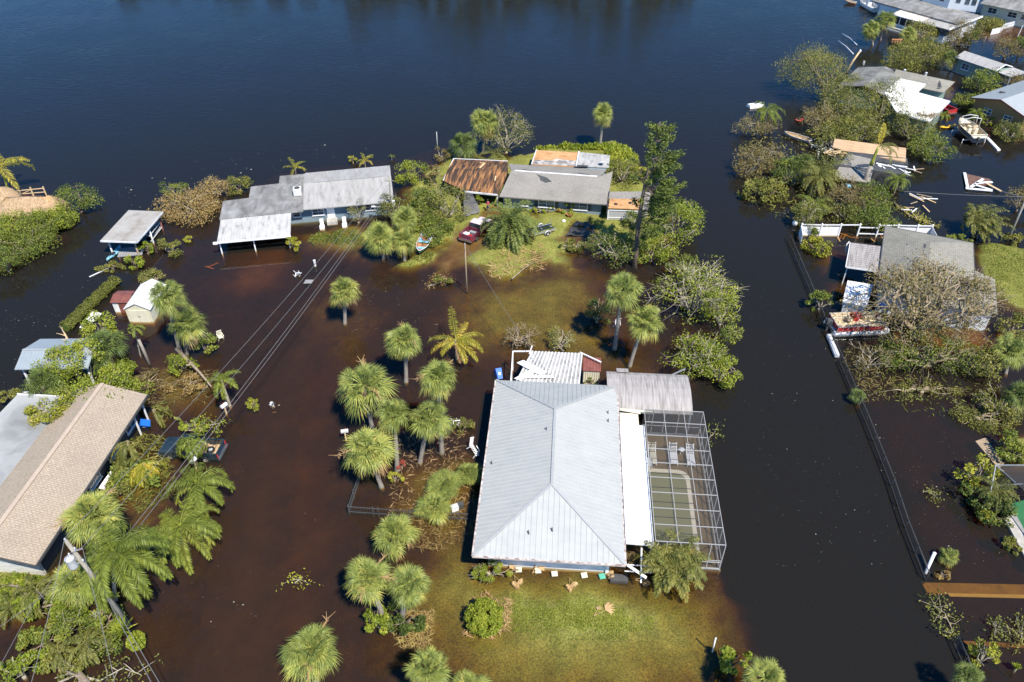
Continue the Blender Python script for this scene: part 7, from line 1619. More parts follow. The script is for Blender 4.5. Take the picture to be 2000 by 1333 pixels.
mb = MB(); mb.lathe([(0, .65), (.12, .66), (.1, .9), (.3, .95), (.32, 1.05), (.1, 1.08), (0, 1.08)], 12, (2.2, 1.6, 0)); mb.box((1.95, 1.6, 1.3), (.1, .5, .5)); part('swivel_seat', mb, M['tan_seat'], o)
mb = MB()
for dx in (0, .9, 1.7): mb.tube([(2.4, .12, 1.22), (2.4 + dx, .2, 1.9), (2.5 + dx, 1.32, 2.05), (2.4 + dx, 2.45, 1.9), (2.4, 2.53, 1.22)], .025, 5)
mb.tube([(2.3, 2.5, 1.22), (2.9, 2.6, 2.6)], .03, 5); part('bimini_frame', mb, M['alu'], o)
mb = MB(); mb.bar((1.2, -.05, .66), (5.0, -.06, .70), .03); mb.bar((.2, -.02, .7), (1.6, -.06, .6), .035); part('loose_rail', mb, M['alu'], o)
outboard(o, -.15, 1.3, .55, 'dark_grey', 1.7)
# deck boat on a lift
a, yw, L = lay((1911, 270), (1874, 238), 1.1); o = thing('motor_boat', 'cream decked motor boat on a lift beside the ochre house', 'boat', (a.x, a.y, 0), yw)
h_, i_, r_ = hull_mb(L, 2.6, 1.2, .5, .95, .55, 14, .35); part('hull', h_, nmat('slate_hull', [(.3, (.07, .075, .09)), (.7, (.13, .14, .16))], .5, .3), o); part('interior', i_, M['tan_seat'], o); part('gunwale', r_, M['cream'], o)
for nm, x, y, sx, sy, sz, mt in (('bench_seat', .5, 0, .6, 2.1, .5, 'cream'), ('bench_seat', L * .62, -.75, 1.6, .5, .45, 'cream'), ('bench_seat', L * .62, .75, 1.6, .5, .45, 'cream'), ('swivel_seat', L * .35, -.5, .5, .5, .75, 'cream'), ('swivel_seat', L * .35, .5, .5, .5, .75, 'cream'), ('helm_console', L * .46, -.6, .5, .7, .95, 'tan_seat')):
    mb = MB(); mb.box((x, y, .75 + sz / 2), (sx, sy, sz)); mb.box((x - sx * .4, y, .75 + sz + .12), (.12, sy * .9, .3)); part(nm, mb, M[mt], o)
mb = MB(); mb.box((-.25, 0, 1.35), (.6, 2.2, .1)); mb.slab([(L * .72, -.9, 1.62), (L * .95, -.2, 1.75), (L * .95, .2, 1.75), (L * .72, .9, 1.62)], .08); part('swim_platform', mb, M['cream'], o)
mb = MB()
for x in (L * .45, L * .62): mb.tube([(x, -1.2, 1.6), (x + .1, -1.15, 2.9), (x + .15, 0, 3.1), (x + .1, 1.15, 2.9), (x, 1.2, 1.6)], .045, 6)
part('bimini_frame', mb, M['white'], o); outboard(o, -.7, .4, .9, 'dark_grey', 1.2)
fl = MB(); fl.bar((-.5, -1.0, 1.3), (-.6, -1.0, 2.0), .03); fl.slab([(-.6, -1.0, 1.95), (-.95, -1.05, 1.8), (-.9, -1.05, 1.45), (-.58, -1.0, 1.6)], .01); part('flag', fl, M['red'], o)
q = thing('boat_lift', 'steel boat lift under the cream decked motor boat', 'boat lift', (a.x, a.y, 0), yw); mb = MB()
for x in (.8, L * .7): mb.bar((x, -1.7, .48), (x, 1.7, .48), .14)
for x in (.8, L * .7):
    for y in (-1.7, 1.7): mb.tube([(x, y, -2.6), (x, y, .6)], .06, 6)
mb.bar((.2, -.4, .50), (L * .8, -.4, .50), .12); mb.bar((.2, .4, .5), (L * .8, .4, .5), .12); part('frame', mb, M['alu'], q)
b0, b1 = at(1925, 266, .3), at(1951, 294, .1); mb = MB(); mb.bar((0, 0, .1), b1 - b0 + Vector((0, 0, .15)), .45, .2); single('gangway', mb, M['white'], 'long white gangway plank beside the motor boat', 'gangway', (b0.x, b0.y, .15))
def small_boat(name, label, o_px, x_px, B, H, mh, mi, z=.0, cat='boat', bench=2):
    a, yw, L = lay(o_px, x_px, .2); o = thing(name, label, cat, (a.x, a.y, z), yw); h_, i_, r_ = hull_mb(L, B, H); part('hull', h_, M[mh], o); part('interior', i_, M[mi], o); part('gunwale', r_, M['light_grey'], o)
    for k in range(bench): mb = MB(); mb.box((L * (.2 + .35 * k), 0, H * .75), (.35, B * .88, .05)); part('bench', mb, M['wood'], o)
    return o
small_boat('skiff', 'flat grey skiff full of leaves moored at the debris island', (1583, 277), (1531, 263), 1.3, .45, 'grey', 'leaf_bed')
small_boat('dinghy', 'small brown dinghy by the mooring poles at the top right', (1672, 7), (1650, 4), 1.3, .4, 'ceramic', 'wood')
small_boat('dinghy', 'dark dinghy tied under the flat grey boat shelter', (292, 462), (312, 440), 1.2, .4, 'dark_grey', 'grey', -.02)
a, yw, L = lay((1712, 20), (1690, 6), .5); o = thing('fishing_boat', 'white fishing boat with spread outriggers at the far dock', 'boat', (a.x, a.y, 0), yw + .1); h_, i_, r_ = hull_mb(6.5, 2.3, .9); part('hull', h_, M['white'], o); part('interior', i_, M['light_grey'], o); part('gunwale', r_, M['white'], o)
mb = MB(); mb.slab([(2.2, -.8, 2.3), (4.4, -.8, 2.35), (4.4, .8, 2.35), (2.2, .8, 2.3)], .1); part('hard_top', mb, M['white'], o); mb = MB(); [mb.bar((x, y, .8), (x, y, 2.25), .06) for x in (2.4, 4.2) for y in (-.7, .7)]; mb.tube([(3, -.8, 2.3), (4.5, -4.5, 3.0), (5, -6.5, 2.2)], .05, 5); mb.tube([(3, .8, 2.3), (1, 3.5, 2.6)], .05, 5); part('outriggers', mb, M['white'], o); mb = MB(); mb.box((3.2, 0, 1.1), (.9, .8, 1.0)); part('console', mb, M['white'], o); outboard(o, -.2, 0, .9, 'white', 1.4)
def kayak(label, o_px, x_px, mt, name='kayak'):
    a, yw, L = lay(o_px, x_px, .15); o = thing(name, label, 'kayak', (a.x, a.y, .02), yw); rings = []
    for i in range(13):
        t = i / 12; b = max(.03, .38 * math.sin(math.pi * min(1, max(0, t))) ** .55); zz = .05 * (2 * t - 1) ** 2 * 3
        rings.append([(L * t, -b, .14 + zz), (L * t, -b * .6, .0 + zz), (L * t, b * .6, zz), (L * t, b, .14 + zz), (L * t, b * .55, .25 + zz), (L * t, -b * .55, .25 + zz)])
    mb = MB(); mb.loft(rings, closed=True); part('hull', mb, M[mt], o); mb = MB(); mb.box((L * .45, 0, .27), (.7, .42, .05)); mb.box((L * .33, 0, .36), (.08, .4, .2)); part('seat', mb, M['black'], o)
kayak('marbled blue kayak floating beside the boat shelter', (209, 510), (236, 482), 'kayak'); kayak('yellow kayak floating left of the motor boat on the lift', (1836, 250), (1865, 246), 'yellow')
kayak('red kayak poking out of the trees at the river side', (1553, 236), (1569, 234), 'red')
a = at(1482, 207); o = thing('capsized_boat', 'white capsized hull behind the feather palm at the tip of the right bank', 'boat', a, .35); mb = MB(); h_, i_, r_ = hull_mb(2.9, 1.3, .5); h_.v = [(x - 2, -y, .45 - z) for x, y, z in h_.v]; part('hull', h_, M['white'], o); mb = MB(); mb.bar((-2.0, 0, .47), (.4, 0, .49), .05, .08); part('keel', mb, M['white_dirty'], o)
# boat trailer
a, yw, L = lay((1040, 455), (1076, 446), .4); o = thing('boat_trailer', 'empty boat trailer on the grass right of the date palm', 'trailer', (a.x, a.y, .1), yw); mb = MB()
for y in (-.7, .7): mb.bar((0, y, .45), (2.9, y, .45), .12)
for x in (.1, 1.3, 2.6): mb.bar((x, -.7, .45), (x, .7, .45), .09)
mb.bar((0, -.7, .45), (-1.3, 0, .45), .09); mb.bar((0, .7, .45), (-1.3, 0, .45), .09); mb.bar((2.8, .7, .45), (2.9, .7, 1.2), .06); mb.bar((-1.2, 0, .45), (-1.2, 0, 1.0), .07); part('frame', mb, M['alu'], o)
mb = MB(); mb.bar((.2, -.35, .6), (2.8, -.35, .6), .14, .08); mb.bar((.2, .35, .6), (2.8, .35, .6), .14, .08); part('bunks', mb, M['navy'], o)
for s in (-1, 1): wheel(o, 1.6, s * .95, .3, .18, s); mb = MB(); mb.lathe([(.36, -.11), (.38, -.1), (.38, .1), (.36, .11)], 16, (1.6, s * .95, .31), axis='Y'); part('fender', mb, M['white_dirty'], o)

# ================================================================ the person in the doorway
def skin_mesh(name, verts, edges, radii, mat, root=0, sub=2):
    me = bpy.data.meshes.new(name); me.from_pydata(verts, edges, []); ob = bpy.data.objects.new(name, me); COL.objects.link(ob)
    md = ob.modifiers.new('skin', 'SKIN'); sv = me.skin_vertices[0].data
    for i, r in enumerate(radii): sv[i].radius = r if isinstance(r, tuple) else (r, r)
    sv[root].use_root = True; md.use_smooth_shade = True
    sb = ob.modifiers.new('sub', 'SUBSURF'); sb.levels = sub; sb.render_levels = sub
    dg = bpy.context.evaluated_depsgraph_get(); nm = bpy.data.meshes.new_from_object(ob.evaluated_get(dg)); nm.name = name
    bpy.data.objects.remove(ob); nm.materials.clear(); nm.materials.append(mat)
    return nm
c = at(953, 413, -.05); per = thing('person', 'person in a coral shirt and dark shorts standing in the flooded porch, arms bent', 'person', (c.x, c.y, -.12), 2.3)
V = [(0, 0, .95), (0, 0, 1.12), (0, 0, 1.32), (0, .01, 1.43), (0, .02, 1.52), (0, .03, 1.62), (0, .04, 1.71),
     (-.1, 0, .90), (-.11, .02, .50), (-.11, -.01, .10), (-.11, .12, .04), (.1, 0, .90), (.12, .05, .50), (.12, .0, .10), (.12, .13, .04),
     (-.19, 0, 1.40), (-.25, -.03, 1.14), (-.15, .20, 1.10), (-.10, .27, 1.14), (.19, 0, 1.40), (.26, -.02, 1.14), (.16, .20, 1.16), (.10, .28, 1.22)]
E_ = [(0, 1), (1, 2), (2, 3), (3, 4), (4, 5), (5, 6), (0, 7), (7, 8), (8, 9), (9, 10), (0, 11), (11, 12), (12, 13), (13, 14), (3, 15), (15, 16), (16, 17), (17, 18), (3, 19), (19, 20), (20, 21), (21, 22)]
Rr = [(.15, .11), (.14, .10), (.16, .11), (.10, .08), .055, (.085, .095), (.07, .08), .09, .06, .042, .04, .09, .06, .042, .04, .06, .044, .035, .03, .06, .044, .035, .03]
link('body', skin_mesh('body', V, E_, Rr, M['skin']), per)
link('shirt', skin_mesh('shirt', [(0, 0, .93), (0, 0, 1.1), (0, 0, 1.3), (0, .01, 1.42), (-.19, 0, 1.39), (-.245, -.02, 1.22), (.19, 0, 1.39), (.25, -.02, 1.22)], [(0, 1), (1, 2), (2, 3), (3, 4), (4, 5), (3, 6), (6, 7)], [(.175, .13), (.165, .12), (.185, .13), (.115, .095), .08, .072, .08, .072], M['pink']), per)
link('shorts', skin_mesh('shorts', [(0, 0, .98), (0, 0, .90), (-.1, 0, .84), (-.11, .02, .52), (.1, 0, .84), (.12, .04, .52)], [(0, 1), (1, 2), (2, 3), (1, 4), (4, 5)], [(.17, .125), (.17, .125), .11, .095, .11, .095], M['jean']), per)
mb = MB(); mb.lathe([(.0, .145), (.06, .13), (.10, .08), (.115, .0), (.105, -.06), (.09, -.09)], 14, (0, .015, 1.65)); part('hair', mb, M['hair'], per)
for s in (-1, 1):
    for k in range(5):
        bx = (.10 * s + (k - 2) * .018, .28, 1.14 if s < 0 else 1.22); mb = MB(); mb.tube([bx, (bx[0] - s * .005, bx[1] + .04, bx[2] + .01), (bx[0] - s * .01, bx[1] + (.075 - .01 * abs(k - 2)), bx[2] - .01)], [.009, .009, .007], 5); part('finger', mb, M['skin'], per)
mb = MB(); mb.box((0, .10, 1.62), (.03, .03, .04)); part('nose', mb, M['skin'], per)

# ================================================================ poles and wires
def pole(label, base_px, top_px, r=.16, arms=True, lean=True, mt='pole_wood'):
    b = at(*base_px); t = above(b, *top_px); o = thing('utility_pole', label, 'utility pole', b); d = t - b
    mb = MB(); mb.tube([(0, 0, -1.0), d * .5, d], [r, r * .85, r * .65], 9); part('pole', mb, M[mt], o); return o, b, d
p1, b1, d1 = pole('grey utility pole with a transformer among the palms by the tan house', (254, 1221), (128, 1056), .19)
def ins(parent, p, s=1.0):
    mb = MB(); mb.lathe([(.03, -.12), (.07, -.06), (.035, 0), (.075, .05), (.03, .1), (0, .14)], 8, tuple(p)); part('insulator', mb, M['light_grey'], parent)
ins(p1, d1 + Vector((0, 0, .1))); ins(p1, d1 * .93 + Vector((.3, -.1, .0))); ins(p1, d1 * .8 + Vector((.25, -.1, 0)))
mb = MB(); tp = d1 * .80 + Vector((-.48, -.18, 0)); mb.lathe([(0, -.62), (.27, -.60), (.30, -.5), (.30, .25), (.31, .27), (.31, .33), (.2, .42), (0, .45)], 18, tuple(tp)); tf = part('transformer', mb, M['light_grey'], p1)
for a in (0, 1.6): mb = MB(); q = tp + Vector((math.cos(a) * .16, math.sin(a) * .16, .4)); mb.lathe([(.05, 0), (.07, .08), (.04, .12), (.06, .2), (0, .28)], 7, tuple(q)); part('bushing', mb, M['white'], tf)
mb = MB(); mb.bar(d1 * .81, tp + Vector((.2, .05, .1)), .1); mb.bar(d1 * .76, tp + Vector((.2, .05, -.3)), .08); mb.bar(d1 * .9 + Vector((0, -.18, 0)), d1 * .9 + Vector((.6, .12, 0)), .07); part('bracket', mb, M['alu'], p1)
p2, b2, d2 = pole('utility pole at the right end of the blue house', (765, 428), (760, 345), .13)
ins(p2, d2 + Vector((0, 0, .1))); mb = MB(); mb.bar(d2 * .9 + Vector((-.5, 0, 0)), d2 * .9 + Vector((.5, 0, 0)), .08); part('cross_arm', mb, M['pole_wood'], p2); mb = MB(); mb.box(d2 * .38 + Vector((.35, -.1, 0)), (.35, .25, .8)); part('meter_box', mb, M['white'], p2); mb = MB(); mb.bar(d2 * .3, d2 * .32 + Vector((-2.0, -.5, .1)), .06); mb.box(d2 * .33 + Vector((-2.1, -.5, .1)), (.5, .2, .12)); part('street_lamp', mb, M['white'], p2)
p3, b3, d3 = pole('thin brown utility pole at the edge of the island grass', (912, 569), (908, 478), .10, mt='wood'); ins(p3, d3 + Vector((0, 0, .05)))
p4, b4, d4 = pole('leaning grey utility pole on the right edge', (1968, 470), (2008, 380), .16)
def cable(label, P, sag=.5, r=.017, group=None):
    pts = []
    for i in range(len(P) - 1):
        L = (P[i + 1] - P[i]).length
        for k in range(16): t = k / 16; q = P[i].lerp(P[i + 1], t); q.z -= sag * 4 * t * (1 - t) * min(1, L / 30); pts.append(q)
    pts.append(P[-1]); b = P[0].copy(); mb = MB(); mb.tube([p - b for p in pts], r, 4)
    single('power_line', mb, M['wire'], label, 'power line', b, 0, group)
T1 = b1 + d1; T2 = b2 + d2
cable('topmost power line between the transformer pole and the blue house pole', [at(58, 1345, 6.5), T1 + Vector((0, 0, .2)), T2 + Vector((0, 0, .15))], .7)
cable('second power line just below the topmost one across the road', [at(230, 1360, 4.0), b1 + d1 * .9 + Vector((.6, .1, .1)), T2 + Vector((.35, 0, -.5))], .7)
cable('upper one of two close cables crossing the road', [at(330, 1400, 3.0), b1 + d1 * .62 + Vector((.2, 0, 0)), T2 + Vector((-.2, 0, -1.6))], .6, .022)
cable('lower one of two close cables crossing the road', [at(350, 1400, 2.6), b1 + d1 * .58 + Vector((.25, 0, 0)), T2 + Vector((-.1, 0, -1.95))], .6, .022)
cable('service cable running to the tan house from the transformer pole', [at(-20, 1238, 4.0), at(103, 1150, 3.2), b1 + d1 * .78], .3)
cable('thin slanting cable from the pole foot to the bottom edge', [at(-5, 1310, 4.5), at(60, 1190, 4.2), b1 + d1 * .9], .1)
cable('cable from the thin brown pole to the back of the metal roof', [b3 + d3, A_.W(5.2, 18.9, 2.75)], .5)
cable('guy wire of the thin brown pole', [b3 + d3 * .7, at(950, 530, .2)], .05, .015)
cable('cable across the inner canal from the leaning pole', [at(1765, 374, 3.2), b4 + d4 * .95], .3, .03); cable('slanting cable down to the grass from the leaning pole', [at(2010, 388, 3.4), at(1950, 372, 5.0)], .2, .02)
cable('cable lying across the bay from the blue house pole to the draped tree', [b2 + d2 * .4, at(800, 387, 1.2), at(836, 372, 1.5)], .3)

# ================================================================ fences, posts, walks
def chain_fence(label, px, h=1.0, n_per=2.4):
    P = [at(*p) for p in px]; o = thing('chain_link_fence', label, 'fence', P[0]); path = []
    for i in range(len(P) - 1):
        k = max(1, round((P[i + 1] - P[i]).length / n_per)); path += [P[i].lerp(P[i + 1], j / k) for j in range(k)]
    path.append(P[-1]); path = [p - P[0] for p in path]; rl = MB(); me_ = MB()
    for p in path: mb = MB(); mb.tube([(p.x, p.y, -.9), (p.x, p.y, h + .05)], .035, 6); mb.lathe([(.05, h + .03), (.05, h + .07), (0, h + .11)], 6, (p.x, p.y, 0)); part('post', mb, M['black'], o)
    rl.tube([p + Vector((0, 0, h)) for p in path], .03, 5); rl.tube([p + Vector((0, 0, h * .9)) for p in path], .012, 4); rl.tube([p + Vector((0, 0, .12)) for p in path], .02, 4)
    for i in range(len(path) - 1): a, b = path[i], path[i + 1]; me_.poly([(a.x, a.y, -.6), (b.x, b.y, -.6), (b.x, b.y, h), (a.x, a.y, h)])
    part('rail', rl, M['dark_grey'], o); part('wire_mesh', me_, M['mesh'], o)
chain_fence('long black chain link fence along the right canal bank', [(1540, 472), (1580, 565), (1610, 640), (1639, 707), (1690, 825), (1740, 950), (1767, 1032), (1807, 1135)])
chain_fence('short black chain link fence at the bottom right', [(1862, 1257), (1880, 1298), (1893, 1335)])
P = [at(*p) for p in ((704, 935), (682, 1002), (740, 1006), (800, 1010), (915, 1016))]; o = thing('railing', 'low grey metal railing round the corner of the roadside grove', 'railing', P[0]); rl = MB(); bars = MB()
for i in range(len(P) - 1):
    a, b = P[i] - P[0], P[i + 1] - P[0]; k = int((b - a).length / .14)
    for z in (.75, .15): rl.bar(a + Vector((0, 0, z)), b + Vector((0, 0, z)), .05)
    for j in range(k): q = a.lerp(b, j / k); bars.box((q.x, q.y, .35), (.025, .025, .8))
    for j in range(0, k + 1, 14): q = a.lerp(b, j / k); mb = MB(); mb.box((q.x, q.y, .3), (.07, .07, 1.3)); part('post', mb, M['dark_grey'], o)
part('rails', rl, M['dark_grey'], o); part('bars', bars, M['dark_grey'], o)
def post_thing(name, label, a_px, b_px, za, zb, r, mt, cat='post', mb2=None):
    a = at(*a_px, za); b = at(*b_px, zb); mb = MB(); mb.tube([(0, 0, 0), b - a], r, 8); mb.lathe([(r * 1.15, -.02), (r * 1.15, .04), (0, .08)], 8, tuple(b - a)); return single(name, mb, M[mt], label, cat, a)
post_thing('leaning_post', 'white round post leaning over the end of the chain link fence', (1807, 1121), (1825, 1081), -.1, 1.2, .12, 'white')
post_thing('lamp_post', 'slim white lawn post with a long shadow near the bottom', (1390, 1278), (1398, 1247), -.3, 1.95, .05, 'white')
a, b = at(1618, 655, .25), at(1635, 696, .25); mb = MB(); mb.bar((0, 0, 0), (b - a) * .48, .42, .3); mb.bar((b - a) * .5, b - a, .46, .32); single('dock_beam', mb, M['white_dirty'], 'white broken dock beam at the stern of the pontoon boat', 'beam', a)
for lab, pa, pb_ in (('left one of two white mooring sticks out in the river', (1637, 80), (1667, 106)), ('right one of two white mooring sticks out in the river', (1645, 66), (1674, 88))):
    a, b = at(*pa, .3), at(*pb_, .3); mb = MB(); mb.tube([(0, 0, 0), (b - a) * .5 + Vector((0, 0, .2)), b - a], .07, 5); single('mooring_stick', mb, M['white'], lab, 'pole', a, 0, 'mooring sticks')
a = at(1650, 142); t = above(a, 1680, 100); mb = MB(); mb.tube([(0, 0, -1), (t - a) * .5, t - a], [.2, .18, .16], 8); o = single('mooring_pile', mb, M['fresh_wood'], 'leaning orange brown mooring pile with a white cap', 'pile', a); mb = MB(); mb.lathe([(.2, -.1), (.2, .1), (0, .3)], 8, tuple(t - a)); part('cap', mb, M['white'], o)
a = at(1686, 127); mb = MB(); mb.tube([(0, 0, -.5), (0, 0, .7)], .2, 8); single('mooring_pile', mb, M['grey'], 'short grey mooring pile between the river trees and the torn gables', 'pile', a)
mb = MB(); [mb.tube([(k * .5 - .8, 0, -1), (k * .5 - .8, 0, .8)], .16, 7) for k in range(4)]; mb.bar((-1, 0, .7), (1, 0, .7), .4, .15); single('dock_piles', mb, M['ceramic'], 'reddish dock piles in the canal below the far white house', 'dock', at(1750, 85))
mb = MB(); mb.tube([(0, 0, -.5), (0, 0, 3.0)], .05, 6); single('channel_post', mb, M['light_grey'], 'thin grey post on the river edge left of the low fan palm', 'post', at(855, 296))
for lab, pa, pb_ in (('white street post in the flooded street, top right', (1920, 88), (1926, 72)), ('grey street post in the flooded street, top right corner', (1986, 76), (1998, 50))): post_thing('street_post', lab, pa, pb_, -.3, 1.6, .06, 'light_grey')
def slab_px(name, pts, z, t, mt):
    mb = MB(); mb.slab([tuple(at(*p, z)) for p in pts], t); structure(name, mb, M[mt])
slab_px('path', [(1800, 1138), (2100, 1144), (2100, 1168), (1812, 1160)], -.40, .15, 'concrete'); slab_px('walkway', [(1850, 1159), (2100, 1164), (2100, 1171), (1855, 1165)], -.31, .06, 'coping'); slab_px('pavement', [(1880, 1252), (2100, 1262), (2100, 1270), (1890, 1260)], -.42, .12, 'concrete'); slab_px('kerb', [(1905, 862), (1925, 855), (1962, 905), (1950, 915)], .02, .3, 'wood')
slab_px('terrace', [(1750, 625), (1960, 640), (1960, 690), (1745, 670)], -.33, .1, 'wood')

# ================================================================ small things
def bin_(label, px, z, sz, mt, lid, rot=(0, 0, 0), name='recycling_bin', cat='bin'):
    c = at(*px, z); o = thing(name, label, cat, c); o.rotation_euler = rot
    mb = MB(); mb.loft([[(-sz[0] / 2 * k, -sz[1] / 2 * k, zz), (sz[0] / 2 * k, -sz[1] / 2 * k, zz), (sz[0] / 2 * k, sz[1] / 2 * k, zz), (-sz[0] / 2 * k, sz[1] / 2 * k, zz)] for k, zz in ((.8, -sz[2] / 2), (1, sz[2] / 2))], closed=True); part('body', mb, M[mt], o)
    mb = MB(); mb.box((0, 0, sz[2] / 2 + .03), (sz[0] * 1.06, sz[1] * 1.06, .06)); part('lid', mb, M[lid], o)
    mb = MB(); [mb.lathe([(0, -.04), (.12, -.04), (.12, .04), (0, .04)], 10, (s * sz[0] * .42, sz[1] * .4, -sz[2] / 2 + .1), axis='X') for s in (-1, 1)]; part('wheels', mb, M['black'], o)
    mb = MB(); mb.poly([(-.10, -sz[1] / 2 * .93 - .012, -.12), (.10, -sz[1] / 2 * .93 - .012, -.12), (.10, -sz[1] / 2 * .98 - .012, .14), (-.10, -sz[1] / 2 * .98 - .012, .14)]); part('sticker', mb, M['white'], o); return o
bin_('blue wheeled bin floating on its side by the striped patio cover', (974, 732), .25, (.6, .65, 1.0), 'blue_bin', 'blue_bin', (-.95, .12, .35))
bin_('blue plastic tub tipped against the tan house wall', (281, 829), .45, (.8, .6, .6), 'blue_bin', 'blue_bin', (.5, .6, .5), 'plastic_tub', 'tub')
bin_('blue barrel in the branches above the pontoon boat', (1718, 600), .6, (.5, .5, .8), 'blue_bin', 'blue_bin', (.4, .3, .2), 'barrel', 'barrel')
bin_('blue tarp covered bin behind the torn grey roof of the debris island', (1655, 366), .6, (.7, .6, .5), 'blue_bin', 'aqua', (.3, .2, .2), 'plastic_tub', 'tub')
def mailbox(label, px, yaw, mt):
    o = thing('mailbox', label, 'mailbox', at(*px), yaw); mb = MB(); mb.box((0, 0, .25), (.12, .12, 1.3)); part('post', mb, M['fresh_wood'], o)
    mb = MB(); pr = [(-.14, 0), (.14, 0), (.14, .16), (.10, .25), (0, .29), (-.10, .25), (-.14, .16)]; mb.loft([[(x, y, .9 + z) for y, z in pr] for x in (-.32, .32)], closed=True); part('box', mb, M[mt], o); mb = MB(); mb.box((.1, .16, 1.12), (.05, .03, .25)); part('flag', mb, M['red'], o)
mailbox('grey roadside mailbox left of the large round palm', (676, 858), .2, 'light_grey'); mailbox('white topped roadside mailbox in the water by the power lines', (442, 808), 1.0, 'white'); mailbox('white roadside mailbox beside the dark pickup', (383, 915), 1.1, 'white')
def plastic_chair(label, px, z, rot, mt='plastic_white', lounge=False):
    o = thing('deck_chair' if lounge else 'plastic_chair', label, 'chair', at(*px, z)); o.rotation_euler = rot; L = 1.1 if lounge else .48
    mb = MB()
    for k in range(7): mb.box((-.2 + k * .068, 0, 0) if not lounge else (0, -.5 + k * .17, 0), (.05, .46, .03) if not lounge else (.5, .11, .03))
    part('seat', mb, M[mt], o); mb = MB()
    for k in range(6): mb.bar((-.22 + k * .09, .24 if not lounge else .6, .02), (-.22 + k * .09, .38 if not lounge else 1.0, .5), .055, .02)
    mb.bar((-.26, .38 if not lounge else 1.0, .5), (.26, .38 if not lounge else 1.0, .5), .06); part('backrest', mb, M[mt], o)
    for sx in (-.24, .24):
        for sy in (-.22, .22): mb = MB(); y_ = sy if not lounge else sy * 2; mb.bar((sx, y_, 0), (sx * 1.15, y_ * 1.15, -.42), .045); part('leg', mb, M[mt], o)
        mb = MB(); mb.bar((sx * 1.1, -.25, .22), (sx * 1.1, .3, .24), .06, .03); mb.bar((sx * 1.1, -.25, .22), (sx * 1.05, -.24, 0), .04); part('armrest', mb, M[mt], o)
plastic_chair('white slatted lounge chair tipped over in the litter by the metal roof', (927, 880), .3, (.5, .5, .9), lounge=True)
plastic_chair('white garden chair thrown on the weeds left of the metal roof', (889, 826), .3, (1.2, .2, .4))
plastic_chair('white chair floating on its back in front of the carport', (580, 536), .1, (1.5, .4, .6))
plastic_chair('cream chair floating near the thick palm trunks', (430, 658), .25, (.3, .1, .7), 'cream')
plastic_chair('pale chair washed under the canal palms', (1205, 632), .35, (.6, .3, .2), 'light_grey')
mb = MB(); mb.lathe([(.0, 0), (.16, 0), (.13, .25), (.16, .5), (.12, .85), (.17, .95), (0, 1.0)], 10); o = single('bollard', mb, M['white'], 'white post with a grey band standing in water before the blue house', 'bollard', at(616, 522, -.2)); mb = MB(); mb.lathe([(.15, .4), (.165, .5), (.15, .6)], 10); part('band', mb, M['grey'], o)
mb = MB(); mb.slab([(-.5, -.35, .12), (.45, -.4, .2), (.5, .3, .16), (-.4, .4, .1)], .06); mb.bar((-.4, 0, .14), (.4, 0, .2), .06); single('tank_lid', mb, M['grey'], 'grey lid floating under the power lines', 'lid', at(603, 552))
r_g = np.random.RandomState(12)
def planks(name, label, px, n, spread, mt, z=.08, Lr=(.6, 2.2), cat='planks', w=.16, aset=None):
    c = at(*px); o = thing(name, label, cat, (c.x, c.y, 0)); 
    for k in range(n):
        a = r_g.uniform(0, 3.14) if aset is None else aset[k % len(aset)] + r_g.normal(0, .15); p = Vector((r_g.normal(0, spread), r_g.normal(0, spread * .6), z + k * .03)); d = Vector((math.cos(a), math.sin(a), r_g.uniform(-.02, .08))) * r_g.uniform(*Lr) / 2
        mb = MB(); mb.bar(p - d, p + d, w, .05); part('plank', mb, M[mt if isinstance(mt, str) else mt[k % len(mt)]], o)
planks('broken_planks', 'crossed white and brown boards floating in the inner canal', (1798, 386), 6, .9, ('white', 'fresh_wood', 'wood'), aset=(2.0, 2.6, 1.9, 2.7))
planks('broken_planks', 'sunken orange planks in the gap of the white fence', (1712, 470), 9, 1.4, 'fresh_wood', -.25, (.5, 1.3)); planks('broken_planks', 'submerged boards left of the white fence gap', (1653, 455), 6, .6, 'fresh_wood', -.4, (.6, 1.4))
planks('broken_planks', 'white shutter boards piled behind the leaves at the canal corner', (1775, 408), 6, 1.3, ('white', 'fresh_wood', 'wood'), .15, (.8, 2.0)); planks('broken_planks', 'loose timbers strewn below the collapsed boards', (1775, 335), 7, 1.0, ('white', 'wood'), .2, (.6, 1.8))
planks('broken_planks', 'wooden board floating beside the hedge and the kayak', (199, 531), 1, .05, 'white_dirty', .1, (3.0, 3.2), aset=(.75,)); planks('broken_planks', 'sunken driftwood boards before the carport of the blue house', (425, 515), 2, .7, 'ceramic', -.3, (.8, 1.6))
planks('porch_wreckage', 'white broken porch panels heaped below the white flat roof', (1778, 242), 9, 1.3, ('white_dirty', 'white', 'light_grey'), 1.7, (1.0, 2.4), w=.7)
a, b = at(196, 955, .3), at(222, 919, .4); mb = MB(); mb.bar((0, 0, 0), b - a, .35, .1); mb.bar(Vector((.25, 0, -.1)), b - a + Vector((.25, 0, -.1)), .1, .2); single('gutter_plank', mb, M['white'], 'long white fallen gutter plank under the tan roof edge', 'plank', a)
o = thing('roof_fragment', 'brown roof fragment with white rafters floating in the inner canal', 'roof fragment', at(1916, 352)); mb = MB(); c0 = at(1916, 352)
mb.slab([tuple(at(*p, .15) - c0) for p in ((1884, 339), (1934, 350), (1938, 361), (1890, 366))], .08); part('panel', mb, nmat('brown_ceiling', [(.3, (.10, .05, .035)), (.7, (.18, .10, .07))], 2, .7), o)
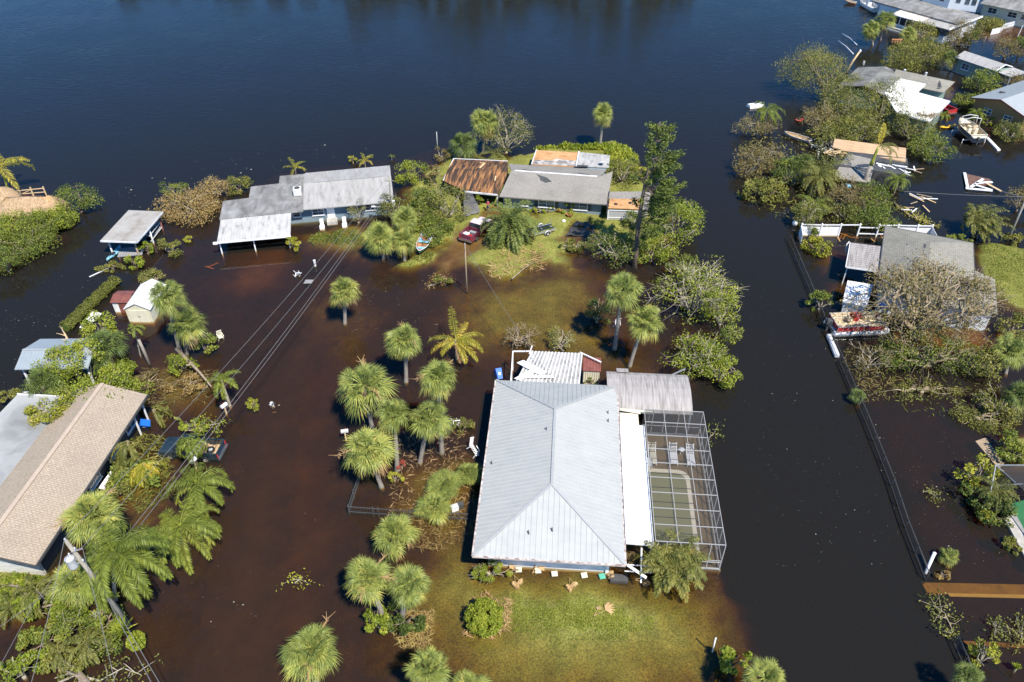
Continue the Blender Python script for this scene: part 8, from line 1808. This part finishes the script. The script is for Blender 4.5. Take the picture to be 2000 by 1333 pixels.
for pa, pb_, mt in (((1886, 368), (1938, 373), 'white'), ((1900, 360), (1938, 372), 'white'), ((1884, 338), (1890, 368), 'white'), ((1905, 358), (1938, 356), 'white'), ((1925, 358), (1955, 374), 'fresh_wood'), ((1896, 366), (1920, 350), 'white')): mb = MB(); mb.bar(at(*pa, .25) - c0, at(*pb_, .25) - c0, .35, .1); part('rafter', mb, M[mt], o)
o = thing('tarpaulin', 'crumpled grey tarpaulin half sunk in the puddle by the torn house', 'tarpaulin', at(1135, 445)); c0 = at(1135, 445); mb = MB(); gx_, gy_ = 12, 9; co = [at(*p) - c0 for p in ((1105, 462), (1160, 460), (1163, 430), (1118, 436))]
for j in range(gy_ + 1):
    for i in range(gx_ + 1): p = co[0].lerp(co[1], i / gx_).lerp(co[3].lerp(co[2], i / gx_), j / gy_); mb.v.append((p.x, p.y, .02 + .22 * math.sin(i * .9 + j * .6) * math.cos(j * .8 - i * .3) + r_g.normal(0, .03)))
for j in range(gy_):
    for i in range(gx_): a = j * (gx_ + 1) + i; mb.face((a, a + 1, a + gx_ + 2, a + gx_ + 1), 0, .5, True)
part('sheet', mb, M['tarp'], o)
def pot(label, px, r=.32, mt='ceramic'):
    mb = MB(); mb.lathe([(0, 0), (r * .6, 0), (r, .5 * r * 2), (r * 1.08, r), (r * .9, r), (r * .85, r * .8), (0, r * .75)], 14); single('flower_pot', mb, M[mt], label, 'flower pot', at(*px, .05))
pot('terracotta bowl in front of the torn house windows', (1093, 415), .4); pot('round clay pot nearer the sunken tarpaulin', (1112, 424), .42)
mb = MB(); mb.lathe([(0, .0), (.2, .02), (.25, .15), (.18, .3), (0, .34)], 10); single('buoy', mb, M['white'], 'white float lying on the island grass', 'buoy', at(1101, 434, .1)); mb = MB(); mb.lathe([(0, .0), (.2, .02), (.26, .2), (.18, .36), (0, .4)], 10); single('buoy', mb, M['red'], 'red float on the grass above the blue skiff', 'buoy', at(841, 446, .2))
mb = MB(); mb.lathe([(0, .0), (.28, .02), (.36, .25), (.28, .5), (0, .56)], 12); single('buoy', mb, M['white'], 'white ball float at the left end of the white fence', 'buoy', at(1552, 440, .1))
def box_thing(name, label, px, z, d, mt, rz=.2, cat='box', lid='light_grey'): c = at(*px, z); o = thing(name, label, cat, c, rz); mb = MB(); mb.loft([[(-d[0] / 2 * k, -d[1] / 2 * k, zz), (d[0] / 2 * k, -d[1] / 2 * k, zz), (d[0] / 2 * k, d[1] / 2 * k, zz), (-d[0] / 2 * k, d[1] / 2 * k, zz)] for k, zz in ((.92, 0), (1, d[2]))], closed=True); part('body', mb, M[mt], o); mb = MB(); mb.box((0, 0, d[2] + .025), (d[0] * 1.03, d[1] * 1.03, .05)); part('lid', mb, M[lid], o)
box_thing('crate', 'white crate in the litter by the fallen palm heads', (888, 996), 0, (.6, .45, .4), 'white', .4); box_thing('crate', 'dark box next to the white crate in the litter', (900, 990), 0, (.45, .4, .35), 'dark_grey', .2, lid='dark_grey')
o = thing('roof_sheet', 'white broken roof panel leaning on the hedge', 'panel', at(175, 620, .3)); c0 = at(175, 620, .3); mb = MB(); mb.slab([tuple(at(*p, z) - c0) for p, z in (((155, 640), .3), ((180, 609), .9), ((199, 612), .9), ((190, 622), .5), ((165, 642), .3))], .06); part('sheet', mb, M['shed_white'], o); mb = MB(); mb.bar(at(158, 638, .4) - c0, at(184, 612, 1.0) - c0, .06); part('edge', mb, M['white'], o)
branch_debris('snapped_log', 'snapped tree trunk with peeled orange wood leaning down right', [(345, 683), (368, 706), (390, 728), (414, 757)], .24, 'tan_bark', None, 1.0, 41, 'trunk', 4)
mb = MB(); a = at(292, 711); t = above(a, 271, 664); mb.tube([(0, 0, -.6), (t - a) * .5, t - a], [.16, .15, .13], 8); single('headless_palm', mb, M['palm_bark'], 'headless palm trunk leaning in front of the white shed', 'trunk', a)
branch_debris('broken_branch', 'forked broken branch with pale torn wood behind the blue metal roof', [(140, 680), (128, 655), (117, 637)], .14, 'fresh_wood', None, 2.2, 42, nside=4)
branch_debris('fallen_log', 'thick grey fallen trunk in the bottom left corner', [(170, 1340), (152, 1312), (140, 1297)], .32, 'bark', None, .3, 43, 'trunk', 3); branch_debris('broken_branch', 'long forked bare branch near the bottom left edge', [(112, 1335), (150, 1318), (195, 1330), (240, 1305), (275, 1318)], .09, 'pale_bark', 'leaf_olive', .25, 44, nside=14, leaf_n=10)
branch_debris('broken_branch', 'branch of green leaves trailing from the agave into the road', [(150, 1290), (190, 1272), (222, 1250)], .06, 'tan_bark', 'leaf_mid', .2, 45, nside=10, leaf_n=26)
branch_debris('broken_branch', 'pale forked branch over the tail of the dark pickup', [(378, 852), (396, 838), (412, 830), (432, 826)], .07, 'pale_bark', 'leaf_bright', 1.0, 46, nside=7, leaf_n=24)
branch_debris('broken_branch', 'pale torn limb on the grey flat roof of the tan house', [(75, 825), (60, 822), (55, 815)], .07, 'fresh_wood', None, 2.75, 47, nside=3)
branch_debris('broken_branch', 'leafy pile of wind thrown twigs near the bottom right, left part', [(1820, 1180), (1845, 1198), (1862, 1235)], .06, 'pale_bark', 'leaf_olive', .08, 48, nside=14, leaf_n=12)
branch_debris('broken_branch', 'short leafy twig floating near the bottom right, right part', [(1938, 1215), (1945, 1232), (1942, 1245)], .05, 'pale_bark', 'leaf_olive', .08, 49, nside=8, leaf_n=10)
branch_debris('broken_branch', 'leafy twig floating at the right edge by the sunken walk', [(1985, 1205), (1992, 1232), (1998, 1250)], .05, 'pale_bark', 'leaf_olive', .08, 50, nside=9, leaf_n=12)
branch_debris('broken_branch', 'arched twig with few leaves floating left of the small pool cage', [(1802, 962), (1815, 958), (1830, 965), (1822, 975)], .04, 'pale_bark', 'leaf_olive', .1, 51, nside=7, leaf_n=8)
branch_debris('broken_branch', 'driftwood tangle at the foot of the thin brown pole', [(835, 560), (855, 552), (880, 548)], .06, 'pale_bark', 'leaf_brown', .1, 52, nside=14, leaf_n=12)
branch_debris('broken_branch', 'fallen pole on the island grass in front of the date palm', [(1000, 545), (1022, 526), (1045, 512)], .09, 'tan_bark', None, .25, 53, nside=3)
branch_debris('broken_branch', 'yellow torn branch floating beside the lawn post and the road', [(575, 1140), (585, 1132), (592, 1128)], .05, 'pale_bark', 'leaf_yellow', .03, 54, nside=5, leaf_n=8)
branch_debris('broken_branch', 'tangle of grey limbs under the storm bent tree', [(1180, 450), (1200, 470), (1228, 478), (1250, 470)], .12, 'pale_bark', 'leaf_mid', .8, 55, nside=22, leaf_n=8)
branch_debris('palm_frond_heap', 'yellow palm fronds and stems floating at the canal corner', [(1745, 395), (1775, 420), (1800, 432), (1815, 436)], .08, 'fresh_wood', 'leaf_yellow', .15, 56, 'fronds', 16, 14)
branch_debris('broken_branch', 'green shoots at the canal side of the large pool cage', [(1385, 855), (1393, 848), (1398, 838)], .04, 'pale_bark', 'leaf_mid', .2, 57, nside=5, leaf_n=8)
mb = MB(); mb.leaves(r_g.normal(0, .14, (14, 3)) + [0, 0, .1], r_g.normal(size=(14, 3)), r_g.normal(size=(14, 3)), .35, .18, r_g.uniform(0, 1, 14)); mb.leaves(r_g.normal(0, .2, (5, 3)) + [.25, -.2, .08], r_g.normal(size=(5, 3)), r_g.normal(size=(5, 3)), .5, .12, r_g.uniform(.8, 1, 5)); single('foam_scraps', mb, M['white_dirty'], 'white torn scraps floating on the road under the power lines', 'scraps', at(531, 793))
# dead fronds on the lawn and stepping stones by the front wall
for k, (px, az, n_) in enumerate((((985, 1120), .2, 'left of the row'), ((1004, 1125), -1.4, 'second in the row'), ((1040, 1122), .7, 'third in the row'), ((1112, 1130), -1.6, 'fourth in the row'), ((1215, 1132), 2.6, 'left of the pair by the areca'), ((1238, 1134), -.3, 'right of the pair by the areca'), ((1160, 1205), .5, 'alone in the middle of the lawn'), ((958, 1138), 1.2, 'under the collapsed branches'))):
    mb = MB(); rg2 = np.random.RandomState(k); fan_leaf(mb, (0, 0, .10), (math.cos(az), math.sin(az), .05), 1.25 if k != 6 else 1.7, rg2, 16, 1.1, .12, .5, 0, .13); fan_leaf(mb, (0, 0, .10), (math.cos(az + .5), math.sin(az + .5), .12), 1.0, rg2, 12, 1.0, .2, .8, 0, .12)
    c = at(*px); single('dead_frond', mb, M['dead_leaf'], 'dry brown palm frond on the front lawn, ' + n_, 'palm frond', (c.x, c.y, max(.0, ground_z(c.x, c.y))), 0, 'dry fronds on the front lawn')
for k, (px, lab) in enumerate((((1013, 1113), 'first stepping stone from the left below the white wall'), ((1051, 1115), 'second stepping stone from the left below the white wall'), ((1083, 1121), 'third stepping stone from the left below the white wall'), ((1141, 1124), 'fourth stepping stone from the left below the white wall'), ((1176, 1126), 'green edged stepping stone nearest the corner pillar'))):
    mb = MB(); mb.slab([(-.22, -.22, 0), (.22, -.22, 0), (.24, .22, 0), (-.22, .22, 0)], .06); mb.slab([(-.18, -.18, .012), (.18, -.18, .012), (.18, .18, .012), (-.18, .18, .012)], .01); c = at(*px, 0); single('stepping_stone', mb, M['cream'] if k < 4 else flat('faded_green', (.10, .42, .30), .7), lab, 'stepping stone', (c.x, c.y, .03), .05 * k, 'stepping stones by the front wall')

# ================================================================ uncountable litter, grass, floating specks
def litter(name, px_poly, n, L=(.2, .9), w=.04, mt='leaf_brown', z=(.02, .18), seed=1, up=.15):
    rng = np.random.RandomState(seed); poly = W2(px_poly); lo, hi = poly.min(0), poly.max(0); P = rng.uniform(lo, hi, (n * 4, 2)); P = P[sdist(P, poly) + hnoise(P[:, 0], P[:, 1], seed) * .8 > 0][:n]; n = len(P)
    zz = np.array([max(0, ground_z(x, y)) for x, y in P]) + rng.uniform(*z, n); a = rng.uniform(0, 6.28, n); mb = MB()
    mb.leaves(np.column_stack([P, zz]), np.column_stack([np.cos(a), np.sin(a), rng.normal(0, up, n)]), rng.normal(0, .35, (n, 3)) + [0, 0, 1], rng.uniform(*L, n), w * rng.uniform(.6, 1.6, n), np.clip(hnoise(P[:, 0] * .7, P[:, 1] * .7, 4) * .4 + .5 + rng.normal(0, .15, n), 0, 1))
    structure(name, mb, M[mt], 'stuff')
litter('fallen_leaves', [(780, 850), (870, 830), (930, 850), (925, 1010), (760, 1015), (770, 930)], 620, w=.03, mt='dead_leaf', seed=1); litter('palm_litter', [(800, 1010), (935, 1010), (920, 1050), (860, 1075), (800, 1075)], 380, w=.03, mt='leaf_brown', seed=2); litter('storm_litter', [(765, 1235), (830, 1195), (845, 1230), (838, 1270), (785, 1270)], 420, (.3, 1.1), .035, 'leaf_brown', seed=3)
litter('dry_fronds', [(905, 1220), (915, 1165), (950, 1155), (990, 1180), (1000, 1230), (960, 1250)], 300, (.3, .9), .05, 'dead_leaf', seed=4); litter('storm_debris', [(960, 500), (1060, 480), (1070, 530), (950, 545)], 260, (.4, 1.6), .06, 'dead_leaf', seed=5); litter('leaf_litter', [(1700, 700), (1880, 690), (1930, 780), (1860, 820), (1760, 800)], 300, (.15, .7), .05, 'leaf_mid', (.0, .15), 6); litter('twig_litter', [(1640, 680), (1740, 670), (1760, 760), (1690, 790)], 500, (.15, .8), .06, 'leaf_withered', (.0, .15), 7)
litter('weed_raft', [(1880, 780), (1990, 790), (1990, 850), (1900, 850)], 350, (.2, .9), .05, 'leaf_olive', (.0, .15), 8); litter('broken_fronds', [(215, 870), (330, 850), (350, 960), (270, 1010), (220, 960)], 900, (.2, 1.0), .06, 'leaf_olive', (.0, .25), 9); litter('drift_twigs', [(280, 720), (430, 730), (410, 790), (290, 790)], 400, (.2, 1.2), .04, 'leaf_withered', (.0, .2), 10); litter('rubble_litter', [(1580, 280), (1640, 275), (1640, 330), (1590, 330)], 300, (.2, 1.0), .1, 'white_dirty', (.1, .6), 11)
litter('bank_litter', [(0, 1120), (90, 1110), (140, 1150), (120, 1200), (0, 1210)], 900, (.15, .6), .06, 'leaf_mid', (.0, .3), 12, .5); litter('debris_bed', [(1450, 270), (1560, 260), (1760, 330), (1740, 430), (1560, 450), (1470, 400)], 1800, (.2, .9), .12, 'leaf_olive', (.0, .4), 13, .4)
M['foam'] = flat('pale_foam', (.30, .28, .23), .8, .3)
def specks(name, px_poly, n, s=(.016, .045), seed=1):
    rng = np.random.RandomState(seed); poly = np.array(px_poly, float); lo, hi = poly.min(0), poly.max(0); Q = rng.uniform(lo, hi, (n * 5, 2))
    Q = Q[(sdist(Q, poly) > 0) & (hnoise(Q[:, 0] / 9, Q[:, 1] / 9, seed) + rng.normal(0, .35, len(Q)) > .2)][:n]; P = np.array([[*at(x, y, .012)] for x, y in Q]); n = len(P); a = rng.uniform(0, 6.28, n); mb = MB(); sz = rng.uniform(*s, n) * (1 + (rng.uniform(0, 1, n) > .93) * 1.5)
    mb.leaves(P, np.column_stack([np.cos(a), np.sin(a), np.zeros(n)]), np.tile([0, 0, 1.0], (n, 1)), sz * 1.3, sz, rng.uniform(0, 1, n)); structure(name, mb, M['foam'], 'stuff')

specks('floating_foam', [(1400, 560), (1580, 560), (1700, 860), (1790, 1100), (1480, 1120), (1420, 850)], 230, seed=21); specks('floating_specks', [(120, 470), (230, 520), (60, 680), (0, 780), (0, 560)], 260, seed=22); specks('drifting_foam', [(700, 540), (900, 560), (880, 640), (640, 650)], 200, seed=23); specks('surface_scum', [(1700, 830), (1900, 830), (1960, 1110), (1830, 1110)], 140, seed=24); specks('river_foam', [(200, 380), (480, 280), (800, 270), (600, 320), (300, 420)], 130, (.05, .12), seed=25); specks('street_foam', [(300, 1000), (460, 900), (640, 1000), (560, 1200), (320, 1250)], 80, seed=26)
def turf(name, px_poly, n, L=(.15, .42), mt='leaf_olive', seed=1, zmin=-.05):
    rng = np.random.RandomState(seed); poly = W2(px_poly); lo, hi = poly.min(0), poly.max(0); P = rng.uniform(lo, hi, (n * 3, 2)); P = P[sdist(P, poly) > 0]; zz = np.array([ground_z(x, y) for x, y in P]); k = (zz > zmin) & (hnoise(P[:, 0], P[:, 1], seed + 2) + rng.normal(0, .3, len(P)) > -.1); P, zz = P[k][:n], zz[k][:n]; n = len(P)
    d = rng.normal(0, .45, (n, 3)) + [0, 0, .9]; l = rng.uniform(*L, n); mb = MB(); mb.leaves(np.column_stack([P, zz + l * .35]), d, rng.normal(size=(n, 3)), l, l * .4, np.clip(hnoise(P[:, 0] * .6, P[:, 1] * .6, 9) * .45 + .5 + rng.normal(0, .12, n), 0, 1)); structure(name, mb, M[mt], 'stuff')
turf('grass', REG[12][0], 26000, mt='leaf_mid', seed=31)
turf('island_weeds', REG[12][0], 9000, (.2, .6), 'leaf_mid', 38, -.1); turf('tall_grass', [(1000, 300), (1045, 285), (1120, 276), (1200, 270), (1235, 295), (1262, 340), (1190, 335), (1180, 300), (1040, 300)], 5000, (.3, .8), 'leaf_bright', 33); turf('lawn_grass', REG[7][0], 16000, (.06, .15), 'leaf_bright', 34, -.04); turf('bank_grass', [(1908, 478), (1985, 478), (2040, 500), (2040, 620), (1950, 590)], 6000, (.08, .18), 'leaf_mid', 35); turf('yard_grass', [(590, 455), (740, 440), (745, 500), (600, 500)], 3000, (.12, .35), 'leaf_mid', 36, -.14); turf('marsh_grass', [(765, 525), (890, 470), (895, 490), (800, 530)], 2500, (.15, .4), 'leaf_olive', 37)
